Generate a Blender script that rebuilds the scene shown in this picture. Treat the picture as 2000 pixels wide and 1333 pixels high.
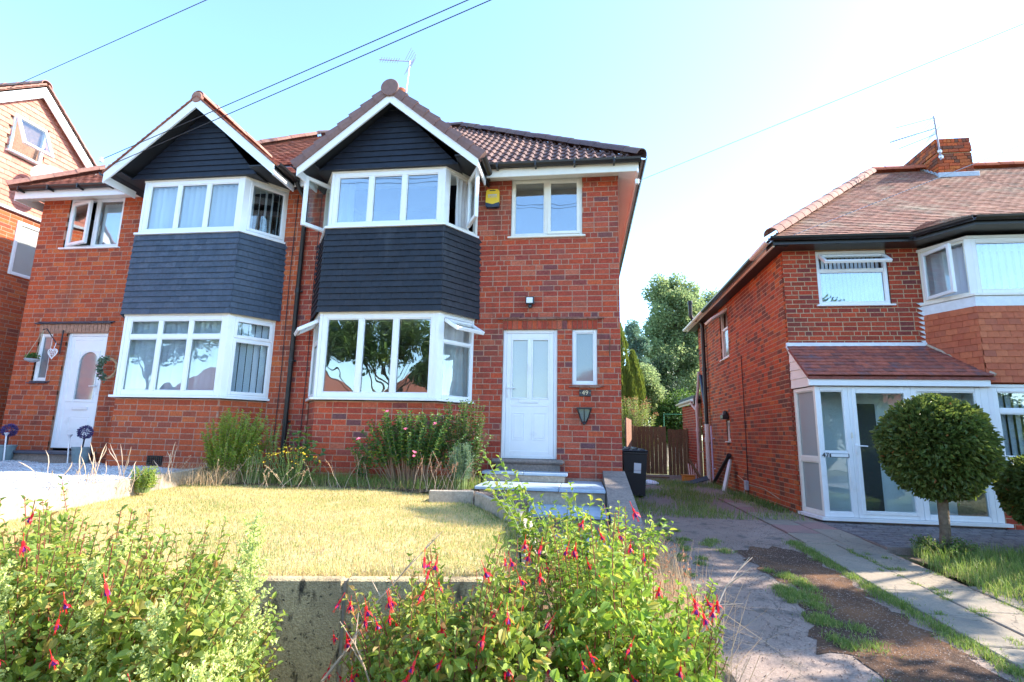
import bpy, math, random
import numpy as np
from mathutils import Vector, Matrix
R = math.radians
for o in list(bpy.data.objects): bpy.data.objects.remove(o)
S = bpy.context.scene; COL = S.collection
# ---------------------------------------------------------------- camera
YAW, PITCH, ROLL, FPX = R(-7.75), R(10.16), R(1.19), 1020.0
fw = Vector((math.sin(YAW)*math.cos(PITCH), math.cos(YAW)*math.cos(PITCH), math.sin(PITCH)))
rt = Vector((math.cos(YAW), -math.sin(YAW), 0)); upv = rt.cross(fw)
CR = rt*math.cos(ROLL) + upv*math.sin(ROLL); CU = -rt*math.sin(ROLL) + upv*math.cos(ROLL)
cd = bpy.data.cameras.new('camera'); cam = bpy.data.objects.new('camera', cd); COL.objects.link(cam)
cd.sensor_width = 36; cd.lens = 36*FPX/2000; cd.clip_end = 2000; cd.clip_start = .05
cam.matrix_world = Matrix(((CR.x, CU.x, -fw.x, 0), (CR.y, CU.y, -fw.y, 0), (CR.z, CU.z, -fw.z, 0), (0, 0, 0, 1)))
S.camera = cam
# ---------------------------------------------------------------- light
SUN_AZ, SUN_EL = R(75), R(37)          # azimuth from +Y towards +X
w = bpy.data.worlds.new('World'); S.world = w; w.use_nodes = True
nt = w.node_tree; nt.nodes.clear()
sk = nt.nodes.new('ShaderNodeTexSky'); sk.sky_type = 'NISHITA'; sk.sun_disc = False
sk.sun_elevation = SUN_EL; sk.sun_rotation = SUN_AZ; sk.air_density = 1.0; sk.dust_density = .45; sk.ozone_density = 1.0; sk.altitude = 100
bg = nt.nodes.new('ShaderNodeBackground'); bg.inputs[1].default_value = .15
wo = nt.nodes.new('ShaderNodeOutputWorld'); tn = nt.nodes.new('ShaderNodeVectorMath'); tn.operation = 'MULTIPLY'; tn.inputs[1].default_value = (.80, .955, 1.05)   # camera white balance of the sky light
nt.links.new(sk.outputs[0], tn.inputs[0]); nt.links.new(tn.outputs[0], bg.inputs[0]); nt.links.new(bg.outputs[0], wo.inputs[0])
sd = Vector((math.sin(SUN_AZ)*math.cos(SUN_EL), math.cos(SUN_AZ)*math.cos(SUN_EL), math.sin(SUN_EL)))
sl = bpy.data.lights.new('sun', 'SUN'); sl.energy = 3.1; sl.angle = R(.53); sl.color = (1, .91, .76)
so = bpy.data.objects.new('sun', sl); COL.objects.link(so); so.rotation_euler = (-sd).to_track_quat('-Z', 'Y').to_euler(); so.location = (0, 0, 30)
S.view_settings.view_transform = 'Standard'; S.view_settings.look = 'None'; S.view_settings.exposure = 2.2; S.view_settings.gamma = 1
S.view_settings.use_curve_mapping = False
rng = random.Random(7); nr = np.random.default_rng(7)
# ---------------------------------------------------------------- helpers
def px(P):
    P = Vector(P); d = P.dot(fw)
    if d < .05: return (-9999, -9999, 0)
    return (1000+FPX*P.dot(CR)/d, 666.5-FPX*P.dot(CU)/d, d)
def wpos(o):
    v = Vector((0, 0, 0))
    while o is not None: v += o.location; o = o.parent
    return v
def tag(o, label=None, cat=None, group=None, kind=None):
    if label: o['label'] = label
    if cat: o['category'] = cat
    if group: o['group'] = group
    if kind: o['kind'] = kind
    return o
def thing(name, loc, label, cat, group=None):
    o = bpy.data.objects.new(name, None); COL.objects.link(o); o.location = loc
    o.empty_display_size = .2
    return tag(o, label, cat, group)
def link(name, me, parent=None, world=None, M=None):
    o = bpy.data.objects.new(name, me); COL.objects.link(o)
    if parent is not None: o.parent = parent
    if world is not None:
        off = wpos(parent) if parent is not None else Vector((0, 0, 0))
        if M is not None:
            m = M.to_4x4(); m.translation = Vector(world)-off; o.matrix_local = m
            o.matrix_basis = m
        else: o.location = Vector(world)-off
    return o
class MB:
    def __init__(s): s.v = []; s.f = []; s.mi = []; s.sm = []
    def add(s, vs, fs, mi=0, sm=False):
        n = len(s.v); s.v += [tuple(v) for v in vs]; s.f += [tuple(i+n for i in f) for f in fs]
        s.mi += [mi]*len(fs); s.sm += [sm]*len(fs); return s
    def obox(s, O, A, B, C, a0, a1, b0, b1, c0, c1, ch=0, mi=0):
        O, A, B, C = Vector(O), Vector(A), Vector(B), Vector(C)
        if a1 < a0: a0, a1 = a1, a0
        if b1 < b0: b0, b1 = b1, b0
        if c1 < c0: c0, c1 = c1, c0
        if ch <= 0:
            vs = [O+A*a+B*b+C*c for a in (a0, a1) for b in (b0, b1) for c in (c0, c1)]
            fs = [(0, 1, 3, 2), (4, 6, 7, 5), (0, 4, 5, 1), (2, 3, 7, 6), (0, 2, 6, 4), (1, 5, 7, 3)]
            if A.cross(B).dot(C) < 0: fs = [f[::-1] for f in fs]
            return s.add(vs, fs, mi)
        ch = min(ch, (a1-a0)*.45, (b1-b0)*.45, (c1-c0)*.45)
        vs = []; idx = {}
        R3 = [(a0, a1), (b0, b1), (c0, c1)]
        for i in (0, 1):
            for j in (0, 1):
                for k in (0, 1):
                    for ax in range(3):
                        q = [R3[0][i], R3[1][j], R3[2][k]]
                        for t, bit in enumerate((i, j, k)):
                            if t != ax: q[t] += ch if bit == 0 else -ch
                        idx[(i, j, k, ax)] = len(vs); vs.append(O+A*q[0]+B*q[1]+C*q[2])
        fs = []
        ctr = O+A*(a0+a1)/2+B*(b0+b1)/2+C*(c0+c1)/2
        def face(ids):
            n = (vs[ids[1]]-vs[ids[0]]).cross(vs[ids[2]]-vs[ids[0]]); m = sum((vs[i] for i in ids), Vector())/len(ids)
            fs.append(tuple(ids) if n.dot(m-ctr) > 0 else tuple(ids[::-1]))
        for ax in range(3):
            o1, o2 = [t for t in range(3) if t != ax]
            for side in (0, 1):
                ids = []
                for p, q in ((0, 0), (1, 0), (1, 1), (0, 1)):
                    b = [0, 0, 0]; b[ax] = side; b[o1] = p; b[o2] = q; ids.append(idx[(b[0], b[1], b[2], ax)])
                face(ids)
            for p in (0, 1):
                for q in (0, 1):
                    b0_ = [0, 0, 0]; b0_[o1] = p; b0_[o2] = q; b1_ = list(b0_); b1_[ax] = 1
                    face([idx[(*b0_, o1)], idx[(*b0_, o2)], idx[(*b1_, o2)], idx[(*b1_, o1)]])
        for i in (0, 1):
            for j in (0, 1):
                for k in (0, 1): face([idx[(i, j, k, 0)], idx[(i, j, k, 1)], idx[(i, j, k, 2)]])
        return s.add(vs, fs, mi)
    def box(s, x0, x1, y0, y1, z0, z1, ch=0, mi=0):
        return s.obox((0, 0, 0), (1, 0, 0), (0, 1, 0), (0, 0, 1), x0, x1, y0, y1, z0, z1, ch, mi)
    def prism(s, pts, ext, mi=0):
        ext = Vector(ext); n = len(pts); P = [Vector(p) for p in pts]
        nn = Vector((0, 0, 0))
        for i in range(n): nn += P[i].cross(P[(i+1) % n])
        if nn.dot(ext) > 0: P = P[::-1]
        vs = P+[p+ext for p in P]
        fs = [tuple(range(n)), tuple(range(2*n-1, n-1, -1))]+[(i, i+n, (i+1) % n+n, (i+1) % n) for i in range(n)]
        return s.add(vs, fs, mi)
    def tube(s, pts, r, n=8, mi=0, cap=True):
        P = [Vector(p) for p in pts]; m = len(P); rr = r if isinstance(r, (list, tuple)) else [r]*m
        vs = []; last = None
        for i, p in enumerate(P):
            t = (P[min(i+1, m-1)]-P[max(i-1, 0)]).normalized()
            if last is None:
                a = t.cross(Vector((0, 0, 1)))
                if a.length < .1: a = t.cross(Vector((1, 0, 0)))
            else: a = last-t*last.dot(t)
            a.normalize(); last = a; b = t.cross(a)
            for k in range(n):
                an = 2*math.pi*k/n; vs.append(p+(a*math.cos(an)+b*math.sin(an))*rr[i])
        fs = [(i*n+k, i*n+(k+1) % n, (i+1)*n+(k+1) % n, (i+1)*n+k) for i in range(m-1) for k in range(n)]
        if cap: fs += [tuple(range(n))[::-1], tuple(range((m-1)*n, m*n))]
        return s.add(vs, fs, mi, True)
    def lathe(s, O, prof, n=20, mi=0, axis=(0, 0, 1)):
        O = Vector(O); ax = Vector(axis).normalized(); a = ax.orthogonal().normalized(); b = ax.cross(a)
        vs = [O+ax*h+(a*math.cos(2*math.pi*k/n)+b*math.sin(2*math.pi*k/n))*r for r, h in prof for k in range(n)]
        m = len(prof)
        fs = [(i*n+k, i*n+(k+1) % n, (i+1)*n+(k+1) % n, (i+1)*n+k) for i in range(m-1) for k in range(n)]
        fs += [tuple(range(n))[::-1], tuple(range((m-1)*n, m*n))]
        return s.add(vs, fs, mi, True)
    def build(s, name, mats, parent=None, kind=None, label=None):
        off = wpos(parent) if parent is not None else Vector((0, 0, 0))
        me = bpy.data.meshes.new(name); me.from_pydata([(v[0]-off.x, v[1]-off.y, v[2]-off.z) for v in s.v], [], s.f)
        for m in (mats if isinstance(mats, (list, tuple)) else [mats]): me.materials.append(m)
        me.polygons.foreach_set('material_index', s.mi); me.polygons.foreach_set('use_smooth', s.sm); me.update()
        if any(s.sm):
            try: me.set_sharp_from_angle(angle=R(50))
            except Exception: pass
        o = link(name, me, parent)
        return tag(o, label, None, None, kind)
def np_mesh(name, V, F4, mat, parent=None, kind=None, smooth=False):
    """V (n,3) world verts, F4 (m,k) faces of equal size"""
    off = wpos(parent) if parent is not None else Vector((0, 0, 0))
    V = np.asarray(V, np.float32)-np.array(off, np.float32); F4 = np.asarray(F4, np.int32)
    me = bpy.data.meshes.new(name); m, k = F4.shape
    me.vertices.add(len(V)); me.vertices.foreach_set('co', V.ravel())
    me.loops.add(m*k); me.loops.foreach_set('vertex_index', F4.ravel())
    me.polygons.add(m); me.polygons.foreach_set('loop_start', np.arange(0, m*k, k, dtype=np.int32))
    me.polygons.foreach_set('use_smooth', np.full(m, smooth))
    me.update(calc_edges=True); me.materials.append(mat)
    return tag(link(name, me, parent), None, None, None, kind)
# ---------------------------------------------------------------- materials
def _rand(nt, scale=1.0):
    oi = nt.nodes.new('ShaderNodeObjectInfo'); ge = nt.nodes.new('ShaderNodeNewGeometry')
    ad = nt.nodes.new('ShaderNodeMath'); ad.operation = 'ADD'; nt.links.new(oi.outputs['Random'], ad.inputs[0]); nt.links.new(ge.outputs['Random Per Island'], ad.inputs[1])
    fr = nt.nodes.new('ShaderNodeMath'); fr.operation = 'FRACT'; nt.links.new(ad.outputs[0], fr.inputs[0])
    return fr.outputs[0], ge
def mat(name, cols, rough=.8, noise=None, bump=None, spec=.5, metal=0, transl=0, dirt=None, wave=None, coat=0, const=False, rvar=0, crack=None):
    """cols: one colour or list of tones picked per piece; noise=(scale,amount,detail); dirt=(scale,colour,lo,hi)"""
    m = bpy.data.materials.new(name); m.use_nodes = True; nt = m.node_tree; N = nt.nodes; L = nt.links
    b = N['Principled BSDF']; b.inputs['Roughness'].default_value = rough; b.inputs['Specular IOR Level'].default_value = spec
    b.inputs['Metallic'].default_value = metal; b.inputs['Coat Weight'].default_value = coat
    if isinstance(cols[0], (int, float)): cols = [cols]
    r, ge = _rand(nt)
    if len(cols) > 1:
        cr = N.new('ShaderNodeValToRGB'); cr.color_ramp.interpolation = 'CONSTANT' if const else 'LINEAR'
        el = cr.color_ramp.elements
        while len(el) < len(cols): el.new(.5)
        for i, c in enumerate(cols): el[i].position = i/len(cols) if const else i/(len(cols)-1); el[i].color = (*c, 1)
        L.new(r, cr.inputs[0]); out = cr.outputs[0]
    else:
        rg = N.new('ShaderNodeRGB'); rg.outputs[0].default_value = (*cols[0], 1); out = rg.outputs[0]
    pos = ge.outputs['Position']
    if noise:
        nz = N.new('ShaderNodeTexNoise'); nz.inputs['Scale'].default_value = noise[0]; nz.inputs['Detail'].default_value = noise[2] if len(noise) > 2 else 4
        nz.inputs['Roughness'].default_value = .65
        L.new(pos, nz.inputs['Vector'])
        mr = N.new('ShaderNodeMapRange'); mr.inputs[1].default_value = .3; mr.inputs[2].default_value = .7; mr.inputs[3].default_value = 1-noise[1]; mr.inputs[4].default_value = 1+noise[1]
        L.new(nz.outputs[0], mr.inputs[0])
        mx = N.new('ShaderNodeVectorMath'); mx.operation = 'SCALE'; L.new(out, mx.inputs[0]); L.new(mr.outputs[0], mx.inputs[3]); out = mx.outputs[0]
    if dirt:
        for d in (dirt if isinstance(dirt, list) else [dirt]):
            nz = N.new('ShaderNodeTexNoise'); nz.inputs['Scale'].default_value = d[0]; nz.inputs['Detail'].default_value = 6; nz.inputs['Roughness'].default_value = .6
            if len(d) > 4:
                sv = N.new('ShaderNodeVectorMath'); sv.operation = 'MULTIPLY'; sv.inputs[1].default_value = d[4]; L.new(pos, sv.inputs[0]); L.new(sv.outputs[0], nz.inputs['Vector'])
            else: L.new(pos, nz.inputs['Vector'])
            mr = N.new('ShaderNodeMapRange'); mr.inputs[1].default_value = d[2]; mr.inputs[2].default_value = d[3]; L.new(nz.outputs[0], mr.inputs[0])
            mx = N.new('ShaderNodeMix'); mx.data_type = 'RGBA'; L.new(mr.outputs[0], mx.inputs[0]); L.new(out, mx.inputs[6]); mx.inputs[7].default_value = (*d[1], 1); out = mx.outputs[2]
    ckf = None
    if crack:
        vo = N.new('ShaderNodeTexVoronoi'); vo.feature = 'DISTANCE_TO_EDGE'; vo.inputs['Scale'].default_value = crack[0]; nz = N.new('ShaderNodeTexNoise'); nz.inputs['Scale'].default_value = 3.5; nz.inputs['Detail'].default_value = 5
        L.new(pos, nz.inputs['Vector']); mv = N.new('ShaderNodeVectorMath'); mv.operation = 'MULTIPLY_ADD'; L.new(nz.outputs['Color'], mv.inputs[0]); mv.inputs[1].default_value = (.45, .45, .45); L.new(pos, mv.inputs[2]); L.new(mv.outputs[0], vo.inputs['Vector'])
        mr = N.new('ShaderNodeMapRange'); mr.inputs[1].default_value = 0; mr.inputs[2].default_value = crack[1]; mr.inputs[3].default_value = 1; mr.inputs[4].default_value = 0; L.new(vo.outputs[0], mr.inputs[0]); ckf = mr.outputs[0]
        mx = N.new('ShaderNodeMix'); mx.data_type = 'RGBA'; L.new(ckf, mx.inputs[0]); L.new(out, mx.inputs[6]); mx.inputs[7].default_value = (*crack[2], 1); out = mx.outputs[2]
    L.new(out, b.inputs['Base Color'])
    if bump:
        nz = N.new('ShaderNodeTexNoise'); nz.inputs['Scale'].default_value = bump[0]; nz.inputs['Detail'].default_value = 5
        L.new(pos, nz.inputs['Vector']); bp = N.new('ShaderNodeBump'); bp.inputs['Strength'].default_value = bump[1]; bp.inputs['Distance'].default_value = bump[2] if len(bump) > 2 else .01
        L.new(nz.outputs[0], bp.inputs['Height']); L.new(bp.outputs[0], b.inputs['Normal'])
    if rvar:
        nz = N.new('ShaderNodeTexNoise'); nz.inputs['Scale'].default_value = 5; L.new(pos, nz.inputs['Vector'])
        mr = N.new('ShaderNodeMapRange'); mr.inputs[3].default_value = max(0, rough-rvar); mr.inputs[4].default_value = rough+rvar; L.new(nz.outputs[0], mr.inputs[0]); L.new(mr.outputs[0], b.inputs['Roughness'])
    if transl:
        tr = N.new('ShaderNodeBsdfTranslucent'); ms = N.new('ShaderNodeMixShader'); ms.inputs[0].default_value = transl
        hs = N.new('ShaderNodeHueSaturation'); hs.inputs['Hue'].default_value = .485; hs.inputs['Value'].default_value = 1.5; hs.inputs['Saturation'].default_value = 1.08; L.new(out, hs.inputs['Color']); L.new(hs.outputs[0], tr.inputs[0])
        L.new(b.outputs[0], ms.inputs[1]); L.new(tr.outputs[0], ms.inputs[2]); L.new(ms.outputs[0], N['Material Output'].inputs[0])
    return m
def glass_mat(name, refl=.25, tint=(.9, .95, .95), wav=.004, rough=0, frost=0, frostcol=(.5, .6, .6)):
    m = bpy.data.materials.new(name); m.use_nodes = True; nt = m.node_tree; N = nt.nodes; L = nt.links; N.remove(N['Principled BSDF'])
    lw = N.new('ShaderNodeLayerWeight'); lw.inputs[0].default_value = .5; pw = N.new('ShaderNodeMath'); pw.operation = 'POWER'; pw.inputs[1].default_value = 4; L.new(lw.outputs['Facing'], pw.inputs[0])
    mr = N.new('ShaderNodeMapRange'); mr.inputs[3].default_value = refl; mr.inputs[4].default_value = 1; L.new(pw.outputs[0], mr.inputs[0])
    gl = N.new('ShaderNodeBsdfGlossy'); gl.inputs['Roughness'].default_value = rough
    tr = N.new('ShaderNodeBsdfTransparent'); tr.inputs[0].default_value = (*tint, 1)
    nz = N.new('ShaderNodeTexNoise'); nz.inputs['Scale'].default_value = 2.2; nz.inputs['Detail'].default_value = 1; ge = N.new('ShaderNodeNewGeometry'); L.new(ge.outputs['Position'], nz.inputs['Vector'])
    bp = N.new('ShaderNodeBump'); bp.inputs['Distance'].default_value = wav; bp.inputs['Strength'].default_value = 1; L.new(nz.outputs[0], bp.inputs['Height']); L.new(bp.outputs[0], gl.inputs['Normal'])
    src = tr.outputs[0]
    if frost:
        df = N.new('ShaderNodeBsdfDiffuse'); df.inputs[0].default_value = (*frostcol, 1); m2 = N.new('ShaderNodeMixShader'); m2.inputs[0].default_value = frost
        vo = N.new('ShaderNodeTexVoronoi'); vo.inputs['Scale'].default_value = 90; L.new(ge.outputs['Position'], vo.inputs['Vector'])
        b2 = N.new('ShaderNodeBump'); b2.inputs['Distance'].default_value = .004; L.new(vo.outputs[0], b2.inputs['Height']); L.new(bp.outputs[0], b2.inputs['Normal']); L.new(b2.outputs[0], df.inputs['Normal'])
        L.new(tr.outputs[0], m2.inputs[1]); L.new(df.outputs[0], m2.inputs[2]); src = m2.outputs[0]
    ms = N.new('ShaderNodeMixShader'); L.new(mr.outputs[0], ms.inputs[0]); L.new(src, ms.inputs[1]); L.new(gl.outputs[0], ms.inputs[2])
    L.new(ms.outputs[0], N['Material Output'].inputs[0]); return m
WHITE_SPECK = (45, (.75, .7, .66), .735, .75)
M = dict(
 brick49=mat('brick_red', [(0.469, 0.076, 0.032), (0.352, 0.056, 0.03), (0.5, 0.096, 0.037), (0.305, 0.051, 0.032), (0.422, 0.066, 0.032), (0.235, 0.051, 0.037), (0.492, 0.081, 0.034), (0.399, 0.071, 0.042), (0.352, 0.056, 0.032), (0.316, 0.056, 0.037), (0.14, 0.06, 0.064), (0.422, 0.081, 0.042), (0.446, 0.123, 0.069), (0.388, 0.06, 0.031)], .88, (38, .28), (140, .5, .004), .25, dirt=[(1.3, (.2, .07, .05), .55, .8), (3.1, (.42, .22, .17), .66, .9), (4, (.13, .05, .035), .56, .85, (1, 1, .16)), WHITE_SPECK]),
 brick51=mat('brick_orange_red', [(0.492, 0.103, 0.034), (0.399, 0.07, 0.029), (0.5, 0.128, 0.042), (0.352, 0.064, 0.029), (0.446, 0.086, 0.029), (0.235, 0.064, 0.042), (0.446, 0.09, 0.034), (0.5, 0.107, 0.037), (0.352, 0.075, 0.037)], .88, (38, .25), (140, .5, .004), .25, dirt=[(1.1, (.22, .08, .055), .55, .8), (2.7, (.45, .24, .17), .68, .9), (4, (.14, .05, .035), .56, .85, (1, 1, .16))]),
 brick47=mat('brick_brown_red', [(0.336, 0.056, 0.027), (0.427, 0.066, 0.032), (0.259, 0.046, 0.026), (0.389, 0.051, 0.027), (0.492, 0.077, 0.032), (0.168, 0.046, 0.042), (0.31, 0.046, 0.027), (0.362, 0.066, 0.032)], .9, (36, .28), (140, .5, .004), .25, dirt=[(1.1, (.12, .05, .04), .55, .8)]),
 brickside=mat('brick_side_wall', [(0.52, 0.113, 0.03), (0.448, 0.082, 0.03), (0.52, 0.143, 0.036), (0.32, 0.075, 0.036), (0.52, 0.099, 0.03), (0.144, 0.06, 0.036), (0.223, 0.075, 0.041), (0.48, 0.091, 0.03)], .9, (30, .3), (140, .5, .004), .25, dirt=[(.7, (.10, .035, .03), .5, .75)]),  # tones raised: bounce light on the side wall is put into the colour
 mortar49=mat('mortar_pinkish', (.38, .215, .15), .95, (25, .3), (90, .6, .004), .2),
 mortar47=mat('mortar_tan', (.42, .28, .175), .95, (25, .25), (90, .6, .004), .2),
 slate49=mat('painted_slate_black', [(0.013, 0.015, 0.022), (0.015, 0.018, 0.026), (0.01, 0.013, 0.02), (0.019, 0.021, 0.029)], .55, (18, .25), (60, .35, .003), .4, rvar=.15, dirt=[(3.5, (.05, .055, .065), .56, .85, (1, 1, .2))]),
 slate51=mat('painted_slate_blue', [(0.044, 0.062, 0.094), (0.053, 0.072, 0.105), (0.037, 0.055, 0.084), (0.062, 0.079, 0.11)], .55, (18, .25), (60, .35, .003), .4, rvar=.15, dirt=[(3.5, (.075, .09, .115), .56, .85, (1, 1, .2))]),
 board=mat('black_painted_board', [(0.011, 0.014, 0.024), (0.013, 0.017, 0.028), (0.009, 0.012, 0.021)], .5, (9, .3), (40, .25, .002), .4, rvar=.12),
 upvc=mat('white_upvc', (.82, .83, .84), .28, (4, .03), None, .5, dirt=(3, (.62, .62, .58), .62, .9)),
 upvc_old=mat('cream_upvc', (.78, .75, .66), .35, (5, .05), None, .5, dirt=(4, (.5, .46, .38), .6, .9)),
 soffit=mat('black_soffit', (.02, .022, .028), .5),
 gutter=mat('black_gutter_plastic', (.014, .014, .016), .35, (20, .3), None, .5, dirt=(6, (.12, .11, .1), .68, .8)),
 pipe_black=mat('black_pipe', (.013, .013, .014), .4, (10, .3)),
 pipe_pink=mat('faded_pink_pipe', (.62, .47, .43), .6, (8, .12)),
 pipe_white=mat('white_pipe', (.7, .66, .6), .5, (8, .1)),
 tile_brown=mat('concrete_tile_brown', [(0.123, 0.066, 0.057), (0.16, 0.084, 0.071), (0.109, 0.06, 0.057), (0.189, 0.102, 0.081)], .75, (14, .25), (90, .5, .004), .35, dirt=(5, (.16, .14, .11), .6, .8)),
 cap_brown=mat('verge_tile_brown', [(.20, .115, .10), (.22, .13, .115), (.18, .105, .095)], .8, (20, .12), (90, .3, .003), .3),
 tile_red=mat('clay_tile_red', [(.26, .09, .06), (.33, .11, .07), (.21, .075, .055), (.38, .14, .09), (.28, .10, .06), (.17, .07, .06)], .85, (20, .25), (80, .4, .003), .3, dirt=(2.5, (.20, .16, .11), .6, .8)),
 tile_hang=mat('hanging_tile_terracotta', [(0.46, 0.126, 0.06), (0.529, 0.158, 0.076), (0.414, 0.105, 0.055), (0.494, 0.137, 0.068), (0.356, 0.105, 0.064)], .85, (20, .15), (60, .3, .003), .3),
 tile_porch=mat('porch_tile', [(0.312, 0.09, 0.06), (0.364, 0.108, 0.07), (0.26, 0.078, 0.06), (0.208, 0.084, 0.07), (0.39, 0.108, 0.07)], .85, (12, .3), (60, .3, .003), .3, dirt=(4, (.13, .10, .12), .55, .75)),
 tile_old=mat('weathered_clay_tile', [(0.248, 0.11, 0.077), (0.302, 0.138, 0.099), (0.205, 0.092, 0.072), (0.346, 0.166, 0.117), (0.27, 0.11, 0.081)], .88, (14, .3), (80, .4, .003), .3, dirt=[(1.6, (.34, .27, .20), .5, .75), (2.7, (.11, .08, .07), .55, .75)]),
 ridge_pink=mat('ridge_tile_pink', [(0.312, 0.156, 0.119), (0.279, 0.131, 0.102), (0.344, 0.18, 0.136)], .85, (16, .2), (60, .3, .003), .3, dirt=(3, (.42, .34, .26), .55, .8)),
 ridge_brown=mat('ridge_tile_dark', [(.12, .075, .075), (.10, .07, .075), (.14, .09, .08)], .75, (16, .2), (60, .3, .003), .3),
 lead=mat('lead_flashing', (.42, .46, .52), .5, (8, .15), (20, .3, .004), .5),
 step_lead=mat('white_lead_flashing', (.7, .74, .78), .5, (10, .1)),
 concrete=mat('garden_concrete', (.42, .34, .26), .92, (30, .25), (120, .6, .004), .2, dirt=[(2.2, (.22, .2, .17), .5, .7), (60, (.1, .09, .08), .68, .72)]),
 conc_wall=mat('panel_concrete', (.50, .38, .22), .93, (70, .35, 8), (120, 1.0, .008), .2, dirt=[(9, (.04, .033, .028), .57, .64, (1, 1, .35)), (2.2, (.27, .2, .12), .45, .7), (24, (.10, .08, .05), .6, .68), (45, (.04, .035, .03), .64, .68)]),
 slate_slab=mat('grey_slate_slab', (.34, .42, .50), .45, (6, .12), (60, .3, .002), .5, dirt=(4, (.5, .5, .46), .6, .85)),
 slate_dark=mat('dark_slate_slab', (.05, .06, .085), .5, (6, .2), (60, .3, .002), .5),
 stone=mat('old_stone_step', (.25, .2, .17), .9, (30, .3), (80, .6, .005), .2, dirt=(3, (.12, .11, .1), .5, .75)),
 tarmac=mat('worn_drive_concrete', [(.30, .225, .185)], .92, (60, .35, 8), (150, .9, .006), .25, dirt=[(.9, (.25, .18, .145), .42, .62), (5, (.10, .09, .08), .55, .72), (1.7, (.27, .21, .165), .55, .7), (12, (.17, .13, .11), .6, .72), (70, (.5, .46, .42), .66, .72)], crack=(1.5, .012, (.13, .105, .085))),
 tar_patch=mat('dark_tarmac_patch', (.085, .05, .034), .93, (60, .6, 8), (160, 1.0, .012), .2, dirt=[(1.8, (.20, .10, .05), .42, .62), (9, (.22, .16, .12), .6, .75), (75, (.36, .3, .25), .64, .70)]),
 slabs=mat('paving_slab_concrete', [(0.299, 0.238, 0.18), (0.265, 0.227, 0.18), (0.322, 0.254, 0.18), (0.241, 0.205, 0.162)], .9, (45, .2, 6), (110, .6, .004), .25, dirt=[(2.2, (.2, .18, .15), .45, .68), (9, (.15, .15, .10), .6, .74), (60, (.16, .14, .12), .62, .7)], crack=(1.1, .007, (.12, .10, .08))),
 slab_red=mat('red_paving_slab', (.28, .17, .15), .9, (45, .2, 6), (110, .6, .004), .25, dirt=[(2.2, (.2, .16, .14), .5, .72)]),
 cobble=mat('small_cobble', [(.16, .15, .16), (.2, .18, .18), (.13, .12, .13), (.22, .2, .19)], .85, (50, .3), (120, .7, .004), .3),
 soil=mat('dry_soil', (.16, .115, .08), .97, (18, .4, 8), (60, 1.0, .02), .15, dirt=(4, (.26, .2, .13), .5, .7)),
 lawn_soil=mat('straw_thatch', (.50, .41, .22), .97, (14, .3, 8), (70, 1.0, .02), .1, dirt=[(1.9, (.36, .36, .13), .5, .66), (5, (.36, .25, .15), .6, .7)]),
 earth=mat('ground_earth', (.15, .14, .07), .97, (3, .4, 8), (30, 1, .02), .1),
 gravel=mat('white_gravel', [(0.515, 0.515, 0.544), (0.562, 0.546, 0.544), (0.429, 0.437, 0.48), (0.593, 0.585, 0.592)], .85, (40, .3), (90, 1, .01), .3),
 pea=mat('brown_pea_gravel', [(.27, .18, .14), (.33, .23, .18), (.2, .14, .12), (.38, .3, .24)], .85, (60, .4), (120, 1, .01), .3),
 room=mat('room_plaster', (.38, .36, .33), .9), roomd=mat('room_dark', (.09, .085, .08), .9),
 curtain=mat('white_curtain', (.75, .74, .74), .85, (6, .08), None, .2, transl=.25),
 blind=mat('vertical_blind_fabric', [(.80, .82, .88), (.72, .75, .84), (.84, .86, .92)], .8, None, None, .2, transl=.2),
 bin=mat('black_bin_plastic', (.012, .013, .018), .42, (30, .2), (60, .15, .002), .5),
 paper=mat('white_paper_label', (.75, .78, .82), .7),
 wood=mat('weathered_brown_board', [(0.15, 0.094, 0.056), (0.195, 0.123, 0.07), (0.128, 0.08, 0.049), (0.225, 0.145, 0.084)], .85, (25, .3), (80, .5, .004), .2, dirt=(3, (.2, .15, .1), .6, .8)),
 wood_red=mat('reddish_fence_board', [(.25, .12, .08), (.3, .15, .1), (.2, .1, .07)], .85, (25, .3)),
 metal=mat('galvanised_metal', (.55, .56, .58), .35, (20, .1), None, .5, .8), aerial=mat('dull_aerial_metal', (.30, .26, .30), .5), steel=mat('pale_alloy', (.7, .7, .74), .35, None, None, .5, .3),
 black=mat('black_plastic', (.015, .015, .016), .35), yellow=mat('alarm_yellow', (.80, .52, .03), .35), navy=mat('alarm_blue', (.02, .035, .07), .35),
 lens=mat('lamp_lens', (.72, .76, .78), .15), bark=mat('bark', (.16, .12, .085), .95, (12, .4, 8), (40, 1.0, .02), .15),
 bark_pale=mat('pale_bark', (.28, .24, .2), .9, (12, .4, 8), (40, .8, .02), .15),
 pot=mat('grey_green_pot', (.16, .22, .24), .5, (15, .15)), teal=mat('teal_pot', (.22, .5, .52), .45), purple=mat('purple_flower_ball', [(.05, .04, .14), (.09, .06, .22), (.03, .03, .1)], .8),
 wicker=mat('wicker', [(.42, .27, .15), (.5, .34, .2), (.3, .19, .1)], .85), pink=mat('pale_pink_petal', [(.75, .45, .45), (.8, .6, .58)], .7, transl=.2), rope=mat('rope', (.45, .36, .24), .9),
 wire=mat('black_cable', (.02, .02, .025), .6), gold=mat('gold_digit', (.75, .6, .35), .4), plaque=mat('dark_plaque', (.03, .03, .035), .4),
 orange=mat('orange_plastic', (.6, .22, .03), .5), rubber=mat('dark_rubber_sheet', (.03, .032, .045), .7), board_pale=mat('pale_board', (.4, .38, .3), .8, (10, .2)),
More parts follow.
